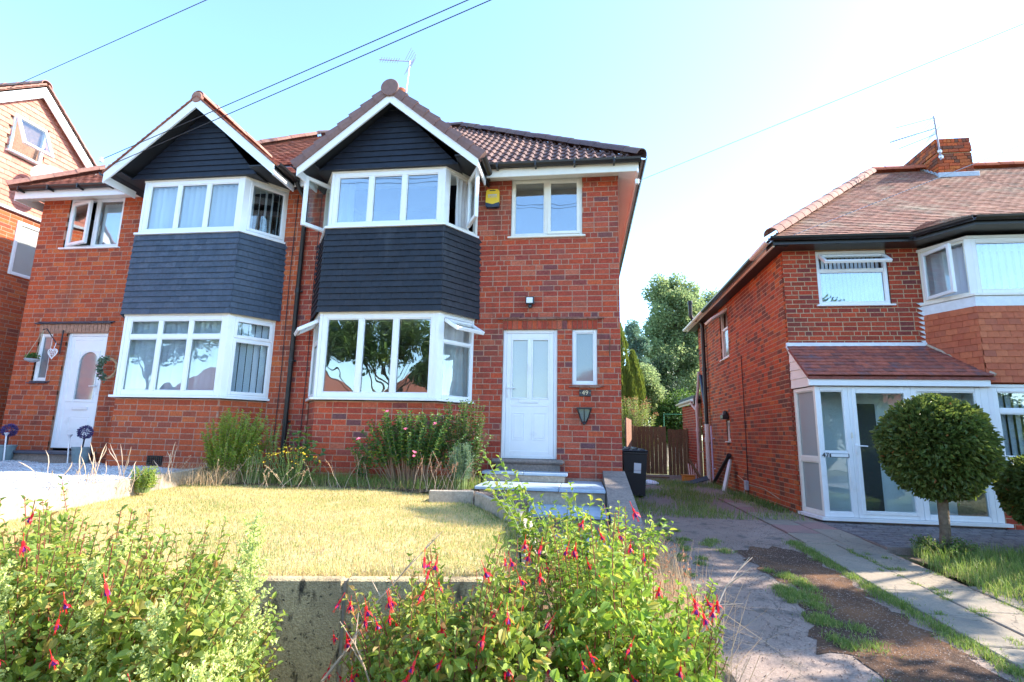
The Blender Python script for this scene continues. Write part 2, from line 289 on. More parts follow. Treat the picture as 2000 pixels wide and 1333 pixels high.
 carwht=mat('painted_white_wall', (.7, .66, .55), .8), asphalt=mat('road_asphalt', (.055, .055, .055), .9, (40, .3, 8), (150, .8, .006), .3), pavement=mat('pavement_grey', (.26, .25, .24), .9, (30, .25)),
 glass=glass_mat('window_glass', .19), glass_mid=glass_mat('blind_window_glass', .12), glass_hi=glass_mat('bright_reflecting_glass', .34, (.85, .92, .95)), glass_lo=glass_mat('clear_glass', .09), frost=glass_mat('frosted_glass', .14, (.6, .65, .65), .003, .06, .6, (.30, .36, .38)),
 frost_pale=glass_mat('pale_frosted_glass', .12, (.7, .7, .7), .003, .06, .7, (.55, .6, .58)),  # paler, milkier frosting than the other frosted glass
)
# ---------------------------------------------------------------- pieces laid on a plane
UNIT = {}
def unit(kind, m):
    """unit piece, x 0..1 (u), z 0..1 (v), y 0 (front) .. depth inwards"""
    k = (kind, m.name)
    if k in UNIT: return UNIT[k]
    b = MB(); e3 = ((0, 0, 0), (1, 0, 0), (0, 1, 0), (0, 0, 1))
    if kind == 'brick':      # worn arrises
        X0, X1, Z0, Z1, c, d = 0, 1, 0, 1, (.018, .06), .0025
        vs = [(c[0], 0, c[1]), (1-c[0], 0, c[1]), (1-c[0], 0, 1-c[1]), (c[0], 0, 1-c[1]), (0, d, 0), (1, d, 0), (1, d, 1), (0, d, 1), (0, .03, 0), (1, .03, 0), (1, .03, 1), (0, .03, 1)]
        fs = [(0, 1, 2, 3)]+[(4+i, 4+(i+1) % 4, (i+1) % 4, i) for i in range(4)]+[(8+i, 8+(i+1) % 4, 4+(i+1) % 4, 4+i) for i in range(4)]
        b.add(vs, fs)
    elif kind == 'tile':     # plain tile, thickness 12 mm, slightly cambered
        xs = (0, .5, 1); vs = []
        for y, cam_ in ((0, .0025), (.012, .0025)):
            for z in (0, 1):
                for x in xs: vs.append((x, y-(cam_ if x == .5 else 0)*(1 if y == 0 else 1), z))
        fs = [(0, 1, 4, 3), (1, 2, 5, 4), (6, 9, 10, 7), (7, 10, 11, 8), (0, 6, 7, 1), (1, 7, 8, 2), (0, 3, 9, 6), (2, 8, 11, 5), (3, 4, 10, 9), (4, 5, 11, 10)]
        b.add(vs, fs)
    elif kind == 'roll':     # double roll interlocking tile
        prof = [(0, .0), (.06, .0), (.12, .026), (.2, .036), (.28, .026), (.34, .0), (.5, .0), (.56, .0), (.62, .026), (.7, .036), (.78, .026), (.84, .0), (1, 0)]
        n = len(prof); vs = []
        for th in (0, .018):
            for z in (0, 1):
                for x, h in prof: vs.append((x, -h+th, z))
        fs = []
        for i in range(n-1): fs += [(i, i+1, n+i+1, n+i), (2*n+i, i*1+2*n+n, 2*n+n+i+1, 2*n+i+1), (i, 2*n+i, 2*n+i+1, i+1)]
        fs += [(0, n, 3*n, 2*n), (n-1, 3*n-1, 4*n-1, 2*n-1)]
        b.add(vs, fs)
    elif kind == 'slab':
        b.obox(*e3, 0, 1, 0, .05, 0, 1, .006)
    elif kind == 'cobble':
        b.obox(*e3, 0, 1, 0, .03, 0, 1, .01)
    me = bpy.data.meshes.new(kind); me.from_pydata(b.v, [], b.f); me.materials.append(m); me.update()
    UNIT[k] = (me, np.array(b.v, np.float32), b.f)
    return UNIT[k]
def lay(parent, name, kind, m, O, u, v, cells, limit=300, rest=None, jit=.0, tiltj=.0):
    """cells: (a0,a1,b0,b1,out_bottom,out_top) on the plane O+u*a+v*b; out = distance proud of the plane along n=u x v"""
    O, u, v = Vector(O), Vector(u).normalized(), Vector(v).normalized(); n = u.cross(v)
    me, UV, UF = unit(kind, m); items = []
    for (a0, a1, b0, b1, ob, ot) in cells:
        j = rng.uniform(-jit, jit); ob2, ot2 = ob+j, ot+j+rng.uniform(-tiltj, tiltj)
        base = O+u*a0+v*b0+n*ob2; up = v*(b1-b0)+n*(ot2-ob2)
        nn = u.cross(up).normalized()
        c = base+u*(a1-a0)/2+up/2; p = px(c); q = px(c+u*.1); q2 = px(c+v*.1)
        vis = p[2] > 0 and -40 < p[0] < 2040 and -40 < p[1] < 1373
        area = abs((q[0]-p[0])*(q2[1]-p[1])-(q[1]-p[1])*(q2[0]-p[0]))*100*(a1-a0)*(b1-b0) if vis else 0
        items.append((area, base, u*(a1-a0), up, nn))
    items.sort(key=lambda t: -t[0])
    big = [t for t in items[:limit] if t[0] > 25]; rest_ = items[len(big):]
    off = wpos(parent)
    for _, base, U, V, nn in big:
        o = bpy.data.objects.new(name, me); COL.objects.link(o); o.parent = parent
        mm = Matrix(((U.x, -nn.x, V.x, base.x-off.x), (U.y, -nn.y, V.y, base.y-off.y), (U.z, -nn.z, V.z, base.z-off.z), (0, 0, 0, 1)))
        o.matrix_basis = mm
    if rest_:
        n_ = len(rest_); B = np.array([t[1] for t in rest_]); UU = np.array([t[2] for t in rest_]); VV = np.array([t[3] for t in rest_]); NN = np.array([t[4] for t in rest_])
        P = B[:, None, :]+UU[:, None, :]*UV[None, :, 0:1]+VV[:, None, :]*UV[None, :, 2:3]-NN[:, None, :]*UV[None, :, 1:2]
        k = len(UV); P = P.reshape(-1, 3)-np.array(off)
        Fs = [tuple(i+j*k for i in f) for j in range(n_) for f in UF]
        me2 = bpy.data.meshes.new(name); me2.from_pydata(P.tolist(), [], Fs); me2.materials.append(m); me2.update()
        o = bpy.data.objects.new((rest or name+'s'), me2); COL.objects.link(o); o.parent = parent; o['kind'] = 'stuff'
def cut(piece, holes):
    out = [piece]
    for (h0, h1, g0, g1) in holes:
        nx = []
        for (a0, a1, b0, b1) in out:
            if a1 <= h0 or a0 >= h1 or b1 <= g0 or b0 >= g1: nx.append((a0, a1, b0, b1)); continue
            if a0 < h0: nx.append((a0, h0, b0, b1))
            if a1 > h1: nx.append((h1, a1, b0, b1))
            m0, m1 = max(a0, h0), min(a1, h1)
            if b0 < g0: nx.append((m0, m1, b0, g0))
            if b1 > g1: nx.append((m0, m1, g1, b1))
        out = nx
    return out
def brick_cells(W, z0, z1, course, L, joint, holes=(), bond='stretcher', proud=.0028, off=0, jitter=.004):
    cells = []; z = z0; i = 0; H = L/2
    while z < z1-.02:
        zt = min(z+course-joint, z1)
        hdr = (i % 5 == 3) if bond == 'garden' else False
        x = -off-(H if (i % 2 and not hdr) else 0)-(L*.25 if hdr else 0); k = 0
        while x < W:
            if hdr: l = H if k % 3 else L
            else: l = L if rng.random() > .07 else H
            a0, a1 = max(0, x+joint/2), min(W, x+l-joint/2)
            if a1-a0 > .03:
                for c in cut((a0, a1, z, zt), holes):
                    if c[1]-c[0] > .025 and c[3]-c[2] > .02:
                        j = rng.uniform(-.001, .001); cells.append((c[0], c[1], c[2], c[3], proud+j, proud+j))
            x += l; k += 1
        z += course; i += 1
    return cells
def wall_back(mb, O, u, W, z0, z1, holes, th=.1):
    """mortar backing panel cut by openings"""
    u = Vector(u).normalized(); inn = -u.cross(Vector((0, 0, 1)))
    xs = sorted({0, W, *[min(max(h[0], 0), W) for h in holes], *[min(max(h[1], 0), W) for h in holes]})
    for x0, x1 in zip(xs, xs[1:]):
        if x1-x0 < 1e-4: continue
        hs = sorted((h[2], h[3]) for h in holes if h[0] < (x0+x1)/2 < h[1]); z = z0
        for g0, g1 in hs+[(z1, z1)]:
            if g0 > z+1e-4: mb.obox(O, u, inn, (0, 0, 1), x0, x1, 0, th, z, min(g0, z1))
            z = max(z, g1)
def brick_wall(house, O, u, W, z0, z1, course, L, mb_mat, mort, holes=(), limit=300, name='wall', bond='stretcher', off=0, label=None):
    mb = MB(); wall_back(mb, O, u, W-(.012 if name == 'side_wall' else 0), z0, z1, holes)
    wl = mb.build(name, mort, house, label=label)
    lay(wl, 'brick', 'brick', mb_mat, O, u, (0, 0, 1), brick_cells(W, z0, z1, course, L, .0135, holes, bond, off=off), limit, 'bricks_beyond', 0, .001)
    return wl
def row_span(poly, b):
    xs = []
    n = len(poly)
    for i in range(n):
        (x0, y0), (x1, y1) = poly[i], poly[(i+1) % n]
        if (y0 <= b < y1) or (y1 <= b < y0): xs.append(x0+(x1-x0)*(b-y0)/(y1-y0))
    return (min(xs), max(xs)) if len(xs) >= 2 else None
def tile_cells(poly, gauge, width, th=.012, b0=0, b1=None, lap=.025, gap=.003, wid_j=.0, ragged=0, over=0):
    """courses over a convex polygon given in (a,b)"""
    if b1 is None: b1 = max(p[1] for p in poly)
    cells = []; i = 0; b = b0
    while b < b1-.01:
        sp = row_span(poly, min(b+gauge/2, b1-.001))
        if sp:
            x = math.floor(sp[0]/width)*width-(width/2 if i % 2 else 0) if not over else math.floor(sp[0]/width)*width
            x = x if not over else x
            while x < sp[1]:
                a0, a1 = max(x, sp[0]), min(x+width-gap, sp[1])
                if a1-a0 > .02:
                    d = rng.uniform(0, ragged)
                    cells.append((a0, a1, b-d, min(b+gauge+lap, b1+lap), th*1.9+rng.uniform(0, .002), th*.75))
                x += width
        b += gauge; i += 1
    return cells
Z = Vector((0, 0, 1))
def frame_ring(mb, O, u, inn, W, H, w, d0, d1, ch=.006, x0=0, z0=0, mi=0):
    mb.obox(O, u, inn, Z, x0, x0+w, d0, d1, z0, z0+H, ch, mi); mb.obox(O, u, inn, Z, x0+W-w, x0+W, d0, d1, z0, z0+H, ch, mi)
    mb.obox(O, u, inn, Z, x0+w, x0+W-w, d0+.0015, d1-.0015, z0, z0+w, ch, mi); mb.obox(O, u, inn, Z, x0+w, x0+W-w, d0+.0015, d1-.0015, z0+H-w, z0+H, ch, mi)
def window(house, O, u, W, H, cols=1, rows=None, m=None, glass=None, fw_=.055, mull=.06, sash=(), name='window', colw=None, skip=(), sill=.0, label=None):
    """O bottom left corner of the frame front, rows = list of heights fractions bottom->top; sash = cells with an inner casement ring; skip = cells left open"""
    m = m or M['upvc']; glass = glass or M['glass']; O = Vector(O); u = Vector(u).normalized(); inn = -u.cross(Z)
    rows = rows or [1]; colw = colw or [1/cols]*cols; mb = MB()
    frame_ring(mb, O, u, inn, W, H, fw_, 0, .07)
    iw, ih = W-2*fw_, H-2*fw_; xs = [fw_]; 
    for c in colw: xs.append(xs[-1]+iw*c)
    zs = [fw_]
    for r_ in rows: zs.append(zs[-1]+ih*r_)
    for x in xs[1:-1]: mb.obox(O, u, inn, Z, x-mull/2, x+mull/2, .003, .067, fw_, H-fw_, .006)
    for z in zs[1:-1]:
        for i in range(len(xs)-1): mb.obox(O, u, inn, Z, xs[i]+(mull/2 if i else 0), xs[i+1]-(mull/2 if i < len(xs)-2 else 0), .006, .064, z-mull/2, z+mull/2, .006)
    if sill: mb.obox(O, u, inn, Z, -.05, W+.05, -.07, .06, -.03, 0, .006)
    cells = []
    for i in range(len(xs)-1):
        for j in range(len(zs)-1):
            x0 = xs[i]+(mull/2 if i else 0); x1 = xs[i+1]-(mull/2 if i < len(xs)-2 else 0); z0 = zs[j]+(mull/2 if j else 0); z1 = zs[j+1]-(mull/2 if j < len(zs)-2 else 0)
            if (i, j) in skip: continue
            if (i, j) in sash:
                frame_ring(mb, O, u, inn, x1-x0+.03, z1-z0+.03, .05, -.014, .03, .005, x0-.015, z0-.015); x0 += .035; x1 -= .035; z0 += .035; z1 -= .035
            else:  # glazing bead
                frame_ring(mb, O, u, inn, x1-x0, z1-z0, .014, .012, .03, .003, x0, z0)
            cells.append((x0-.004, x1+.004, z0-.004, z1+.004))
    w_ = mb.build(name, m, house, label=label)
    for c in cells:
        g = MB(); g.obox(O, u, inn, Z, c[0], c[1], .034, .04, c[2], c[3]); g.build('pane', glass, w_)
    return w_
def sash_open(house, O, u, W, H, glass=None, name='open_casement', axis_v=None, m=None, fw_=.055, th=.055):
    """a free casement leaf: O corner, u along width, v up (may lean)"""
    O, u = Vector(O), Vector(u).normalized(); v = Vector(axis_v).normalized() if axis_v else Z; n = u.cross(v)
    mb = MB()
    for a0, a1, b0, b1 in ((0, fw_, 0, H), (W-fw_, W, 0, H), (fw_, W-fw_, 0, fw_), (fw_, W-fw_, H-fw_, H)): mb.obox(O, u, -n, v, a0, a1, 0, th, b0, b1, .006)
    s_ = mb.build(name, m or M['upvc'], house)
    g = MB(); g.obox(O, u, -n, v, fw_-.005, W-fw_+.005, .02, .026, fw_-.005, H-fw_+.005); g.build('pane', glass or M['glass_lo'], s_)
    return s_
def room(house, x0, x1, y0, y1, z0, z1, m=None, open_front=True):
    """a plain room behind a window: floor, ceiling, side and rear walls"""
    mb = MB(); t = .05
    mb.box(x0, x1, y1, y1+t, z0, z1); mb.box(x0-t, x0, y0, y1+t, z0, z1); mb.box(x1, x1+t, y0, y1+t, z0, z1)
    mb.box(x0-t, x1+t, y0, y1+t, z0-t, z0); mb.box(x0-t, x1+t, y0, y1+t, z1, z1+t)
    return mb.build('interior', m or M['roomd'], house)
def blinds(win, O, u, W, H, n, m=None, ang=25, name='blind_slat', dev=3):
    O, u = Vector(O), Vector(u).normalized(); inn = -u.cross(Z)
    for i in range(n):
        a = R(ang+rng.uniform(-dev, dev)); d = u*math.cos(a)+inn*math.sin(a); w_ = W/n*.98; c = O+u*(W*(i+.5)/n)
        mb = MB(); t = d.cross(Z)*.0008; lean = u*rng.uniform(-.004, .004)
        mb.prism([c-d*w_/2, c+d*w_/2, c+d*w_/2+Z*H+lean, c-d*w_/2+Z*H+lean], t); mb.build(name, m or M['blind'], win)
def curtain(house, P0, P1, z0, z1, folds=6, amp=.03, m=None, n=48, pull=0):
    P0, P1 = Vector(P0), Vector(P1); d = P1-P0; nn = d.cross(Z).normalized(); vs = []; rows_ = 6
    for j in range(rows_+1):
        f = j/rows_; z = z0+(z1-z0)*f
        for i in range(n+1):
            t = i/n; sq = 1-pull*math.sin(math.pi*f)*.5
            p = P0+d*(t*sq)+nn*(amp*math.sin(t*folds*2*math.pi+.6*math.sin(3*f))+.006*math.sin(17*t+4*f)); vs.append((p.x, p.y, z))
    fs = [(j*(n+1)+i, j*(n+1)+i+1, (j+1)*(n+1)+i+1, (j+1)*(n+1)+i) for j in range(rows_) for i in range(n)]
    mb = MB(); mb.add(vs, fs, 0, True); return mb.build('curtain', m or M['curtain'], house)
def half_round(parent, name, P0, P1, r, m, n_seg, up=Z, over=.03, seg=8, th=.015, taper=1.025):
    """a run of half round ridge tiles from P0 to P1, each one a part"""
    P0, P1 = Vector(P0), Vector(P1); d = (P1-P0)/n_seg; t = d.normalized(); side = t.cross(up).normalized(); top = side.cross(t)
    for i in range(n_seg):
        a, b = P0+d*i-t*(over if i else 0), P0+d*(i+1); mb = MB(); vs = []
        lift = top*rng.uniform(-.004, .004)+top*(.006 if i % 2 else 0)
        for q, rr in ((a, r*taper), (b, r*.97)):
            for k in range(seg+1):
                an = math.pi*k/seg; vs.append(q+lift+side*math.cos(an)*rr+top*math.sin(an)*rr)
            for k in range(seg+1):
                an = math.pi*k/seg; vs.append(q+lift+side*math.cos(an)*(rr-th)+top*math.sin(an)*(rr-th))
        s = seg+1; fs = []
        for k in range(seg):
            fs += [(k, k+1, 2*s+k+1, 2*s+k), (s+k, 3*s+k, 3*s+k+1, s+k+1), (k, s+k, s+k+1, k+1), (2*s+k, 2*s+k+1, 3*s+k+1, 3*s+k)]
        fs += [(0, 2*s, 3*s, s), (seg, s+seg, 3*s+seg, 2*s+seg)]
        mb.add(vs, fs, 0, True); mb.build(name, m, parent)
def gutter(mb, pts, r=.055, n=6):
    """half round trough along points"""
    P = [Vector(p) for p in pts]
    for a, b in zip(P, P[1:]):
        t = (b-a).normalized(); s = t.cross(Z).normalized(); vs = []
        for q in (a, b):
            for rr in (r, r-.006):
                for k in range(n+1):
                    an = math.pi+math.pi*k/n; vs.append(q+s*math.cos(an)*rr+Z*math.sin(an)*rr)
        m_ = n+1; fs = []
        for k in range(n): fs += [(k, k+1, 2*m_+k+1, 2*m_+k), (m_+k, 3*m_+k, 3*m_+k+1, m_+k+1), (k, m_+k, m_+k+1, k+1), (2*m_+k, 2*m_+k+1, 3*m_+k+1, 3*m_+k)]
        fs += [(0, 2*m_, 3*m_, m_), (n, m_+n, 3*m_+n, 2*m_+n)]
        mb.add(vs, fs)
def text_mesh(parent, name, body, loc, size, m, u=(1, 0, 0), depth=.004):
    c = bpy.data.curves.new(name, 'FONT'); c.body = body; c.size = size; c.extrude = depth; c.align_x = 'CENTER'; c.align_y = 'CENTER'; c.resolution_u = 3
    to = bpy.data.objects.new(name+'_tmp', c); COL.objects.link(to); dg = bpy.context.evaluated_depsgraph_get()
    me = bpy.data.meshes.new_from_object(to.evaluated_get(dg)); bpy.data.objects.remove(to)
    u = Vector(u).normalized(); n = u.cross(Z); M4 = Matrix(((u.x, 0, n.x, 0), (u.y, 0, n.y, 0), (u.z, 1, n.z, 0), (0, 0, 0, 1)))
    me.transform(M4); me.materials.clear(); me.materials.append(m)
    return link(name, me, parent, loc)
# ---------------------------------------------------------------- terrain heights
def hz(x, y):
    P = [(-400, -1.6), (-1, -1.6), (3, -1.4), (8, -1.24), (12, -1.2), (400, -1.2)]
    for (y0, z0), (y1, z1) in zip(P, P[1:]):
        if y <= y1: return z0+(z1-z0)*(y-y0)/(y1-y0)
    return -1.2
def sheet(name, xs, ys, off, m, parent=None, kind=None, bumpy=0):
    n = len(xs); vs = [(x, y, hz(x, y)+off+(rng.uniform(-bumpy, bumpy) if bumpy else 0)) for y in ys for x in xs]
    fs = [(j*n+i, j*n+i+1, (j+1)*n+i+1, (j+1)*n+i) for j in range(len(ys)-1) for i in range(n-1)]
    mb = MB(); mb.add(vs, fs, 0, bumpy > 0); return mb.build(name, m, parent, kind)
fr = lambda a, b, s: [a+(b-a)*i/max(1, round((b-a)/s)) for i in range(round((b-a)/s)+1)]
sheet('ground', [-400, -60, -14, 14, 60, 400], [-400, -60, -1, 3, 8, 12, 60, 400], -.03, M['earth'], None, 'structure')
sheet('pavement', [-60, 60], fr(-2.6, -.9, .85), .1, M['pavement'], None, 'structure')
sheet('road', [-60, 60], [-9.5, -2.7], 0, M['asphalt'], None, 'structure')
# =============================================================== HOUSE 49
C49, L49 = .088, .234
def semi(num):
    a49 = num == 49
    x0, x1 = (-4.80, .59) if a49 else (-10.18, -4.80)
    H = thing('brick_house', ((x0+x1)/2, 8.1, -.6),
        'red brick house numbered 49 with a black slated bay and two-pane white front door' if a49 else
        'red brick house with blue-grey slated bay and arched-glass door behind the white gravel', 'house')
    bm = M['brick49'] if a49 else M['brick51']; sl_ = M['slate49'] if a49 else M['slate51']
    # bay plan
    if a49: B = dict(l=-4.47, fl=-4.05, fr=-2.14, r=-1.72)
    else: B = dict(l=-7.89, fl=-7.47, fr=-5.60, r=-5.17)
    cx = (B['fl']+B['fr'])/2; FY = 7.5; WY = 8.1
    if a49:
        dx0, dx1, dz0, dz1 = -1.247, -.383, -.36, 1.652; sx0, sx1, sz0, sz1 = -.152, .234, .776, 1.65; ux0, ux1, uz0, uz1 = -1.16, .012, 3.205, 4.25
    else:
        dx0, dx1, dz0, dz1 = -9.19, -8.355, -.39, 1.64; sx0, sx1, sz0, sz1 = -9.76, -9.47, .77, 1.635; ux0, ux1, uz0, uz1 = -9.6, -8.45, 3.25, 4.25
    holes = [(dx0-x0, dx1-x0, dz0-.06, dz1), (sx0-x0, sx1-x0, sz0, sz1), (ux0-x0, ux1-x0, uz0, uz1), (B['l']+.02-x0, B['r']-.02-x0, -.62, 4.25)]
    l0, l1 = min(dx0, sx0)-.01, max(dx1, sx1)+.01
    hb = holes+[(l0-x0, l1-x0, 1.63, 1.845)]
    mb = MB(); wall_back(mb, (x0, WY+.0, 0), (1, 0, 0), x1-x0, -.75, 4.25, holes)
    wl = mb.build('wall', M['mortar49'], H)
    lay(wl, 'brick', 'brick', bm, (x0, WY, 0), (1, 0, 0), Z, brick_cells(x1-x0, -.62, 4.22, C49, L49, .013, hb, 'garden', off=.03), 300, 'bricks_beyond')
    # soldier course and tile creasing over the door and the slit window
    n = int((l1-l0)/.0775); cells = [((l0-x0)+i*(l1-l0)/n+.005, (l0-x0)+(i+1)*(l1-l0)/n-.005, 1.655, 1.79, .012, .012) for i in range(n)]
    lay(wl, 'brick', 'brick', bm if a49 else M['mortar49'], (x0, WY, 0), (1, 0, 0), Z, cells, 60)
    for (a, b, zz) in ((l0-.08, l1+.05, 1.805), (sx0-.05, sx1+.05, sz0-.045)):
        xx = a
        while xx < b:
            for k in (0, 1):
                mb = MB(); dz = rng.uniform(-.004, .004); mb.box(xx+.003+(.05 if k else 0), min(xx+.155, b)+(.05 if k else 0)-.0, WY-.055+.012*k+rng.uniform(-.004, .004), WY+.02, zz+.02*k+dz, zz+.017+.02*k+dz, .003)
                mb.build('creasing_tile', M['tile_old'] if a49 else M['slate_dark'], wl)
            xx += .158
    # return walls
    mb = MB(); 
    if a49: mb.box(x1-.12, x1-.001, WY+.1, 15, -.75, 4.25)
    else: mb.box(x0+.001, x0+.12, WY+.1, 15, -.75, 4.25)
    mb.box(x0+.12, x1-.12, 14.9, 15, -.75, 4.25); mb.box(x0+.12, x1-.12, 8.2, 14.9, 4.2, 4.25)
    mb.box(-4.9 if not a49 else -4.79, -4.81 if not a49 else -4.7, WY+.1, 15, -.75, 4.2)
    sw = mb.build('side_wall', M['mortar49'], H)
    if a49: lay(sw, 'brick', 'brick', bm, (x1, WY+.12, 0), (0, 1, 0), Z, brick_cells(6.8, -.7, 4.2, C49, L49, .013, [], 'garden'), 0, 'bricks')
    # bay base in brick
    base = [(B['l']+.02, 8.12), (B['fl']+.015, FY+.035), (B['fr']-.015, FY+.035), (B['r']-.02, 8.12)]
    mb = MB(); mb.prism([(x, y, -.75) for x, y in base], (0, 0, 1.2)); bw = mb.build('bay_wall', M['mortar49'], H)
    for (p, q, lim) in ((base[0], base[1], 0), (base[1], base[2], 110), (base[2], base[3], 40)):
        d = Vector((q[0]-p[0], q[1]-p[1], 0)); lay(bw, 'brick', 'brick', bm, (*p, 0), d, Z, brick_cells(d.length, -.70, .45, C49, L49, .013, [], 'garden', off=.06), lim, 'bricks_beyond')
    # skirt core and slates
    core = [(B['l']+.03, 8.12), (B['fl']+.01, FY+.02), (B['fr']-.01, FY+.02), (B['r']-.03, 8.12)]
    mb = MB(); mb.prism([(x, y, 1.84) for x, y in core], (0, 0, 1.35)); sk_ = mb.build('bay_cladding', sl_, H)
    k = .035
    sf = [(B['l']-.01, 8.1), (B['fl']-.01, FY-.005), (B['fr']+.01, FY-.005), (B['r']+.02, 8.1)]
    for i, (p, q) in enumerate(zip(sf, sf[1:])):
        d = Vector((q[0]-p[0], q[1]-p[1], 0)); ln = d.length; nn = d.normalized().cross(Z); v_ = (Z*1.36-nn*k).normalized()
        O = Vector((*p, 1.815))+nn*k
        fl = .026
        lay(sk_, 'slate', 'tile', sl_, O, d, v_, [(a, b, c, d, e+.008, f) for a, b, c, d, e, f in tile_cells([(-fl, 0), (ln+fl, 0), (ln+fl, 1.37), (-fl, 1.37)], .0985, .166, .0105, gap=.0016, ragged=.003)], 220 if i == 1 else 90, 'slates_beyond', 0, .0012)
    # stepped flashing where the cladding meets the wall
    for side, xw in ((-1, B['l']), (1, B['r'])):
        mb = MB()
        for i in range(14):
            z = 1.83+i*.0985; a = xw+side*.012; b = xw+side*.085
            mb.prism([(a, WY-.012, z), (b, WY-.012, z+.012), (a, WY-.012, z+.098)], (0, .008, 0))
        mb.build('stepped_flashing', sl_, sk_)
    # bay windows
    fr_l = dict(m=M['upvc'])
    gl = M['glass_hi'] if a49 else M['glass']
    for lvl in (0, 1):
        z0_, z1_ = ((.5, 1.795) if lvl == 0 else (3.232, 4.165))
        Wf = B['fr']-B['fl']
        rows = None if (a49 or lvl == 1) else [.765, .235]
        wn = window(H, (B['fl']+.045, FY, z0_), (1, 0, 0), Wf-.09, z1_-z0_, 3, rows, M['upvc'], ((M['glass'] if lvl == 0 else gl) if a49 else M['glass_mid']), .075 if lvl == 0 else .07, .075 if a49 else .065, name='bay_window')
        # corner posts
        for x_, s_ in ((B['fl'], -1), (B['fr'], 1)):
            mb = MB(); mb.prism([(x_+.045*(-s_), FY-.004, z0_), (x_+.0*s_, FY-.004, z0_), (x_+s_*.045, FY+.06, z0_), (x_+s_*.02, FY+.1, z0_), (x_-s_*.045, FY+.08, z0_)], (0, 0, z1_-z0_))
            mb.build('corner_post', M['upvc'], wn)
        sp = []
        for s_ in (-1, 1):
            if s_ == 1: P0, P1 = Vector((B['fr'], FY, z0_)), Vector((B['r'], WY, z0_))
            else: P0, P1 = Vector((B['l'], WY, z0_)), Vector((B['fl'], FY, z0_))
            u = (P1-P0).normalized(); LW = (P1-P0).length
            off_ = .06 if s_ == 1 else .0
            skip = (); sash = ()
            rws = None
            if a49 and lvl == 0: rws = [.70, .30]; skip = ((0, 1),)
            elif a49: skip = ((0, 0),)
            elif lvl == 0: rws = [.74, .26]; sash = ((0, 0), (0, 1))
            else: sash = ((0, 0),)
            ws = window(H, P0+u*off_, u, LW-.06, z1_-z0_, 1, rws, M['upvc'] if lvl == 0 or not a49 else M['upvc_old'], M['glass_lo'], .05, .05, sash, skip=skip, name='bay_side_window')
            sp.append((P0, u, LW, ws))
        # sill and head boards
        for zz, h_, ex, mm, nm in (((z0_-.035, .035, .055, M['upvc'], 'sill'), (z1_, .05, .015, M['upvc_old'], 'head_board'))):
            mb = MB(); pts = [(B['l']-ex*.6, 8.09), (B['fl']-ex*.6, FY-ex), (B['fr']+ex*.6, FY-ex), (B['r']+ex*.6, 8.09)]
            mb.prism([(x, y, zz) for x, y in pts], (0, 0, h_-.002)); mb.build(nm, mm, wn)
        if a49:
            if lvl == 0:
                for (P0, u, LW, ws) in sp:
                    nn = u.cross(Z); hinge = P0+u*(.10 if nn.x > 0 else .04)+Z*(z1_-z0_-.06)+nn*.02
                    v_ = (nn*.86-Z*.5).normalized()      # top hung leaf swung out
                    sash_open(H, hinge+v_*.34, u, LW-.16, .34, M['glass_lo'], 'open_vent', -v_, fw_=.05)
            else:
                sash_open(H, (-4.46, 7.42, z0_+.03), (-4.19+4.46, 7.88-7.42, 0), .53, z1_-z0_-.08, M['glass_lo'], fw_=.06)
                sash_open(H, (-1.86, 7.86, z0_+.06), (-1.63+1.86, 7.42-7.86, 0), .5, z1_-z0_-.1, M['glass_lo'], fw_=.06)
    # interiors
    room(H, B['l']+.02, B['r']-.02, 8.12, 10.8, -.2, 1.86, M['room'] if a49 else M['roomd']); room(H, B['l']+.02, B['r']-.02, 8.12, 10.8, 2.3, 4.2, M['room'] if a49 else M['roomd'])
    room(H, x0+.15 if not a49 else -1.3, (-8.2 if not a49 else .3), 8.22, 10.5, -.45, 1.86, M['roomd']); room(H, x0+.15 if not a49 else -1.35, (-8.1 if not a49 else .35), 8.22, 10.5, 2.4, 4.2, M['room'])
    if a49:
        curtain(H, (-2.2, 7.85, 0), (-1.82, 8.25, 0), .5, 1.75, 3, .03); curtain(H, (-2.02, 7.72, 0), (-1.85, 8.1, 0), 3.2, 4.12, 4, .035, pull=.4)
        curtain(H, (-4.3, 8.0, 0), (-4.1, 7.75, 0), .5, 1.75, 3, .03); curtain(H, (-4.25, 7.95, 0), (-3.75, 7.72, 0), 3.2, 4.12, 4, .035)
    else:
        for lvl, z0_, hh, nb in ((0, .52, 1.2, 17), (1, 3.25, .84, 17)):
            wn = [c for c in H.children if c.name.startswith('bay_window')][lvl]
            blinds(wn, (B['fl']+.06, FY+.13, z0_), (1, 0, 0), B['fr']-B['fl']-.12, hh, nb, ang=42)
            ws = [c for c in H.children if c.name.startswith('bay_side_window')][lvl*2+1]
            P0, P1 = Vector((B['fr']-.1, FY+.14, z0_)), Vector((B['r']-.12, WY, z0_)); u = (P1-P0)
            blinds(ws, P0, u, u.length, hh, 6, ang=16 if lvl == 0 else 65, dev=4 if lvl == 0 else 14)
    # slit window, upper window, door
    window(H, (sx0, WY+.03, sz0), (1, 0, 0), sx1-sx0, sz1-sz0, 1, None, M['upvc'], M['frost'], .05, name='slit_window')
    uw = window(H, (ux0, WY+.02, uz0), (1, 0, 0), ux1-ux0, uz1-uz0-.02, 2, None, M['upvc_old'] if a49 else M['upvc'], gl, .055, .07, ((1, 0),) if a49 else (), colw=[.5, .5], sill=1, name='window', skip=() if a49 else ((0, 0),))
    if not a49:
        blinds(uw, ((ux0+ux1)/2+.04, WY+.14, uz0+.05), (1, 0, 0), .5, .85, 7, ang=40)
        a = R(-14); sash_open(H, (ux0+.05, WY+.0, uz0+.05), (math.cos(a), math.sin(a), 0), .53, .84, M['glass'])
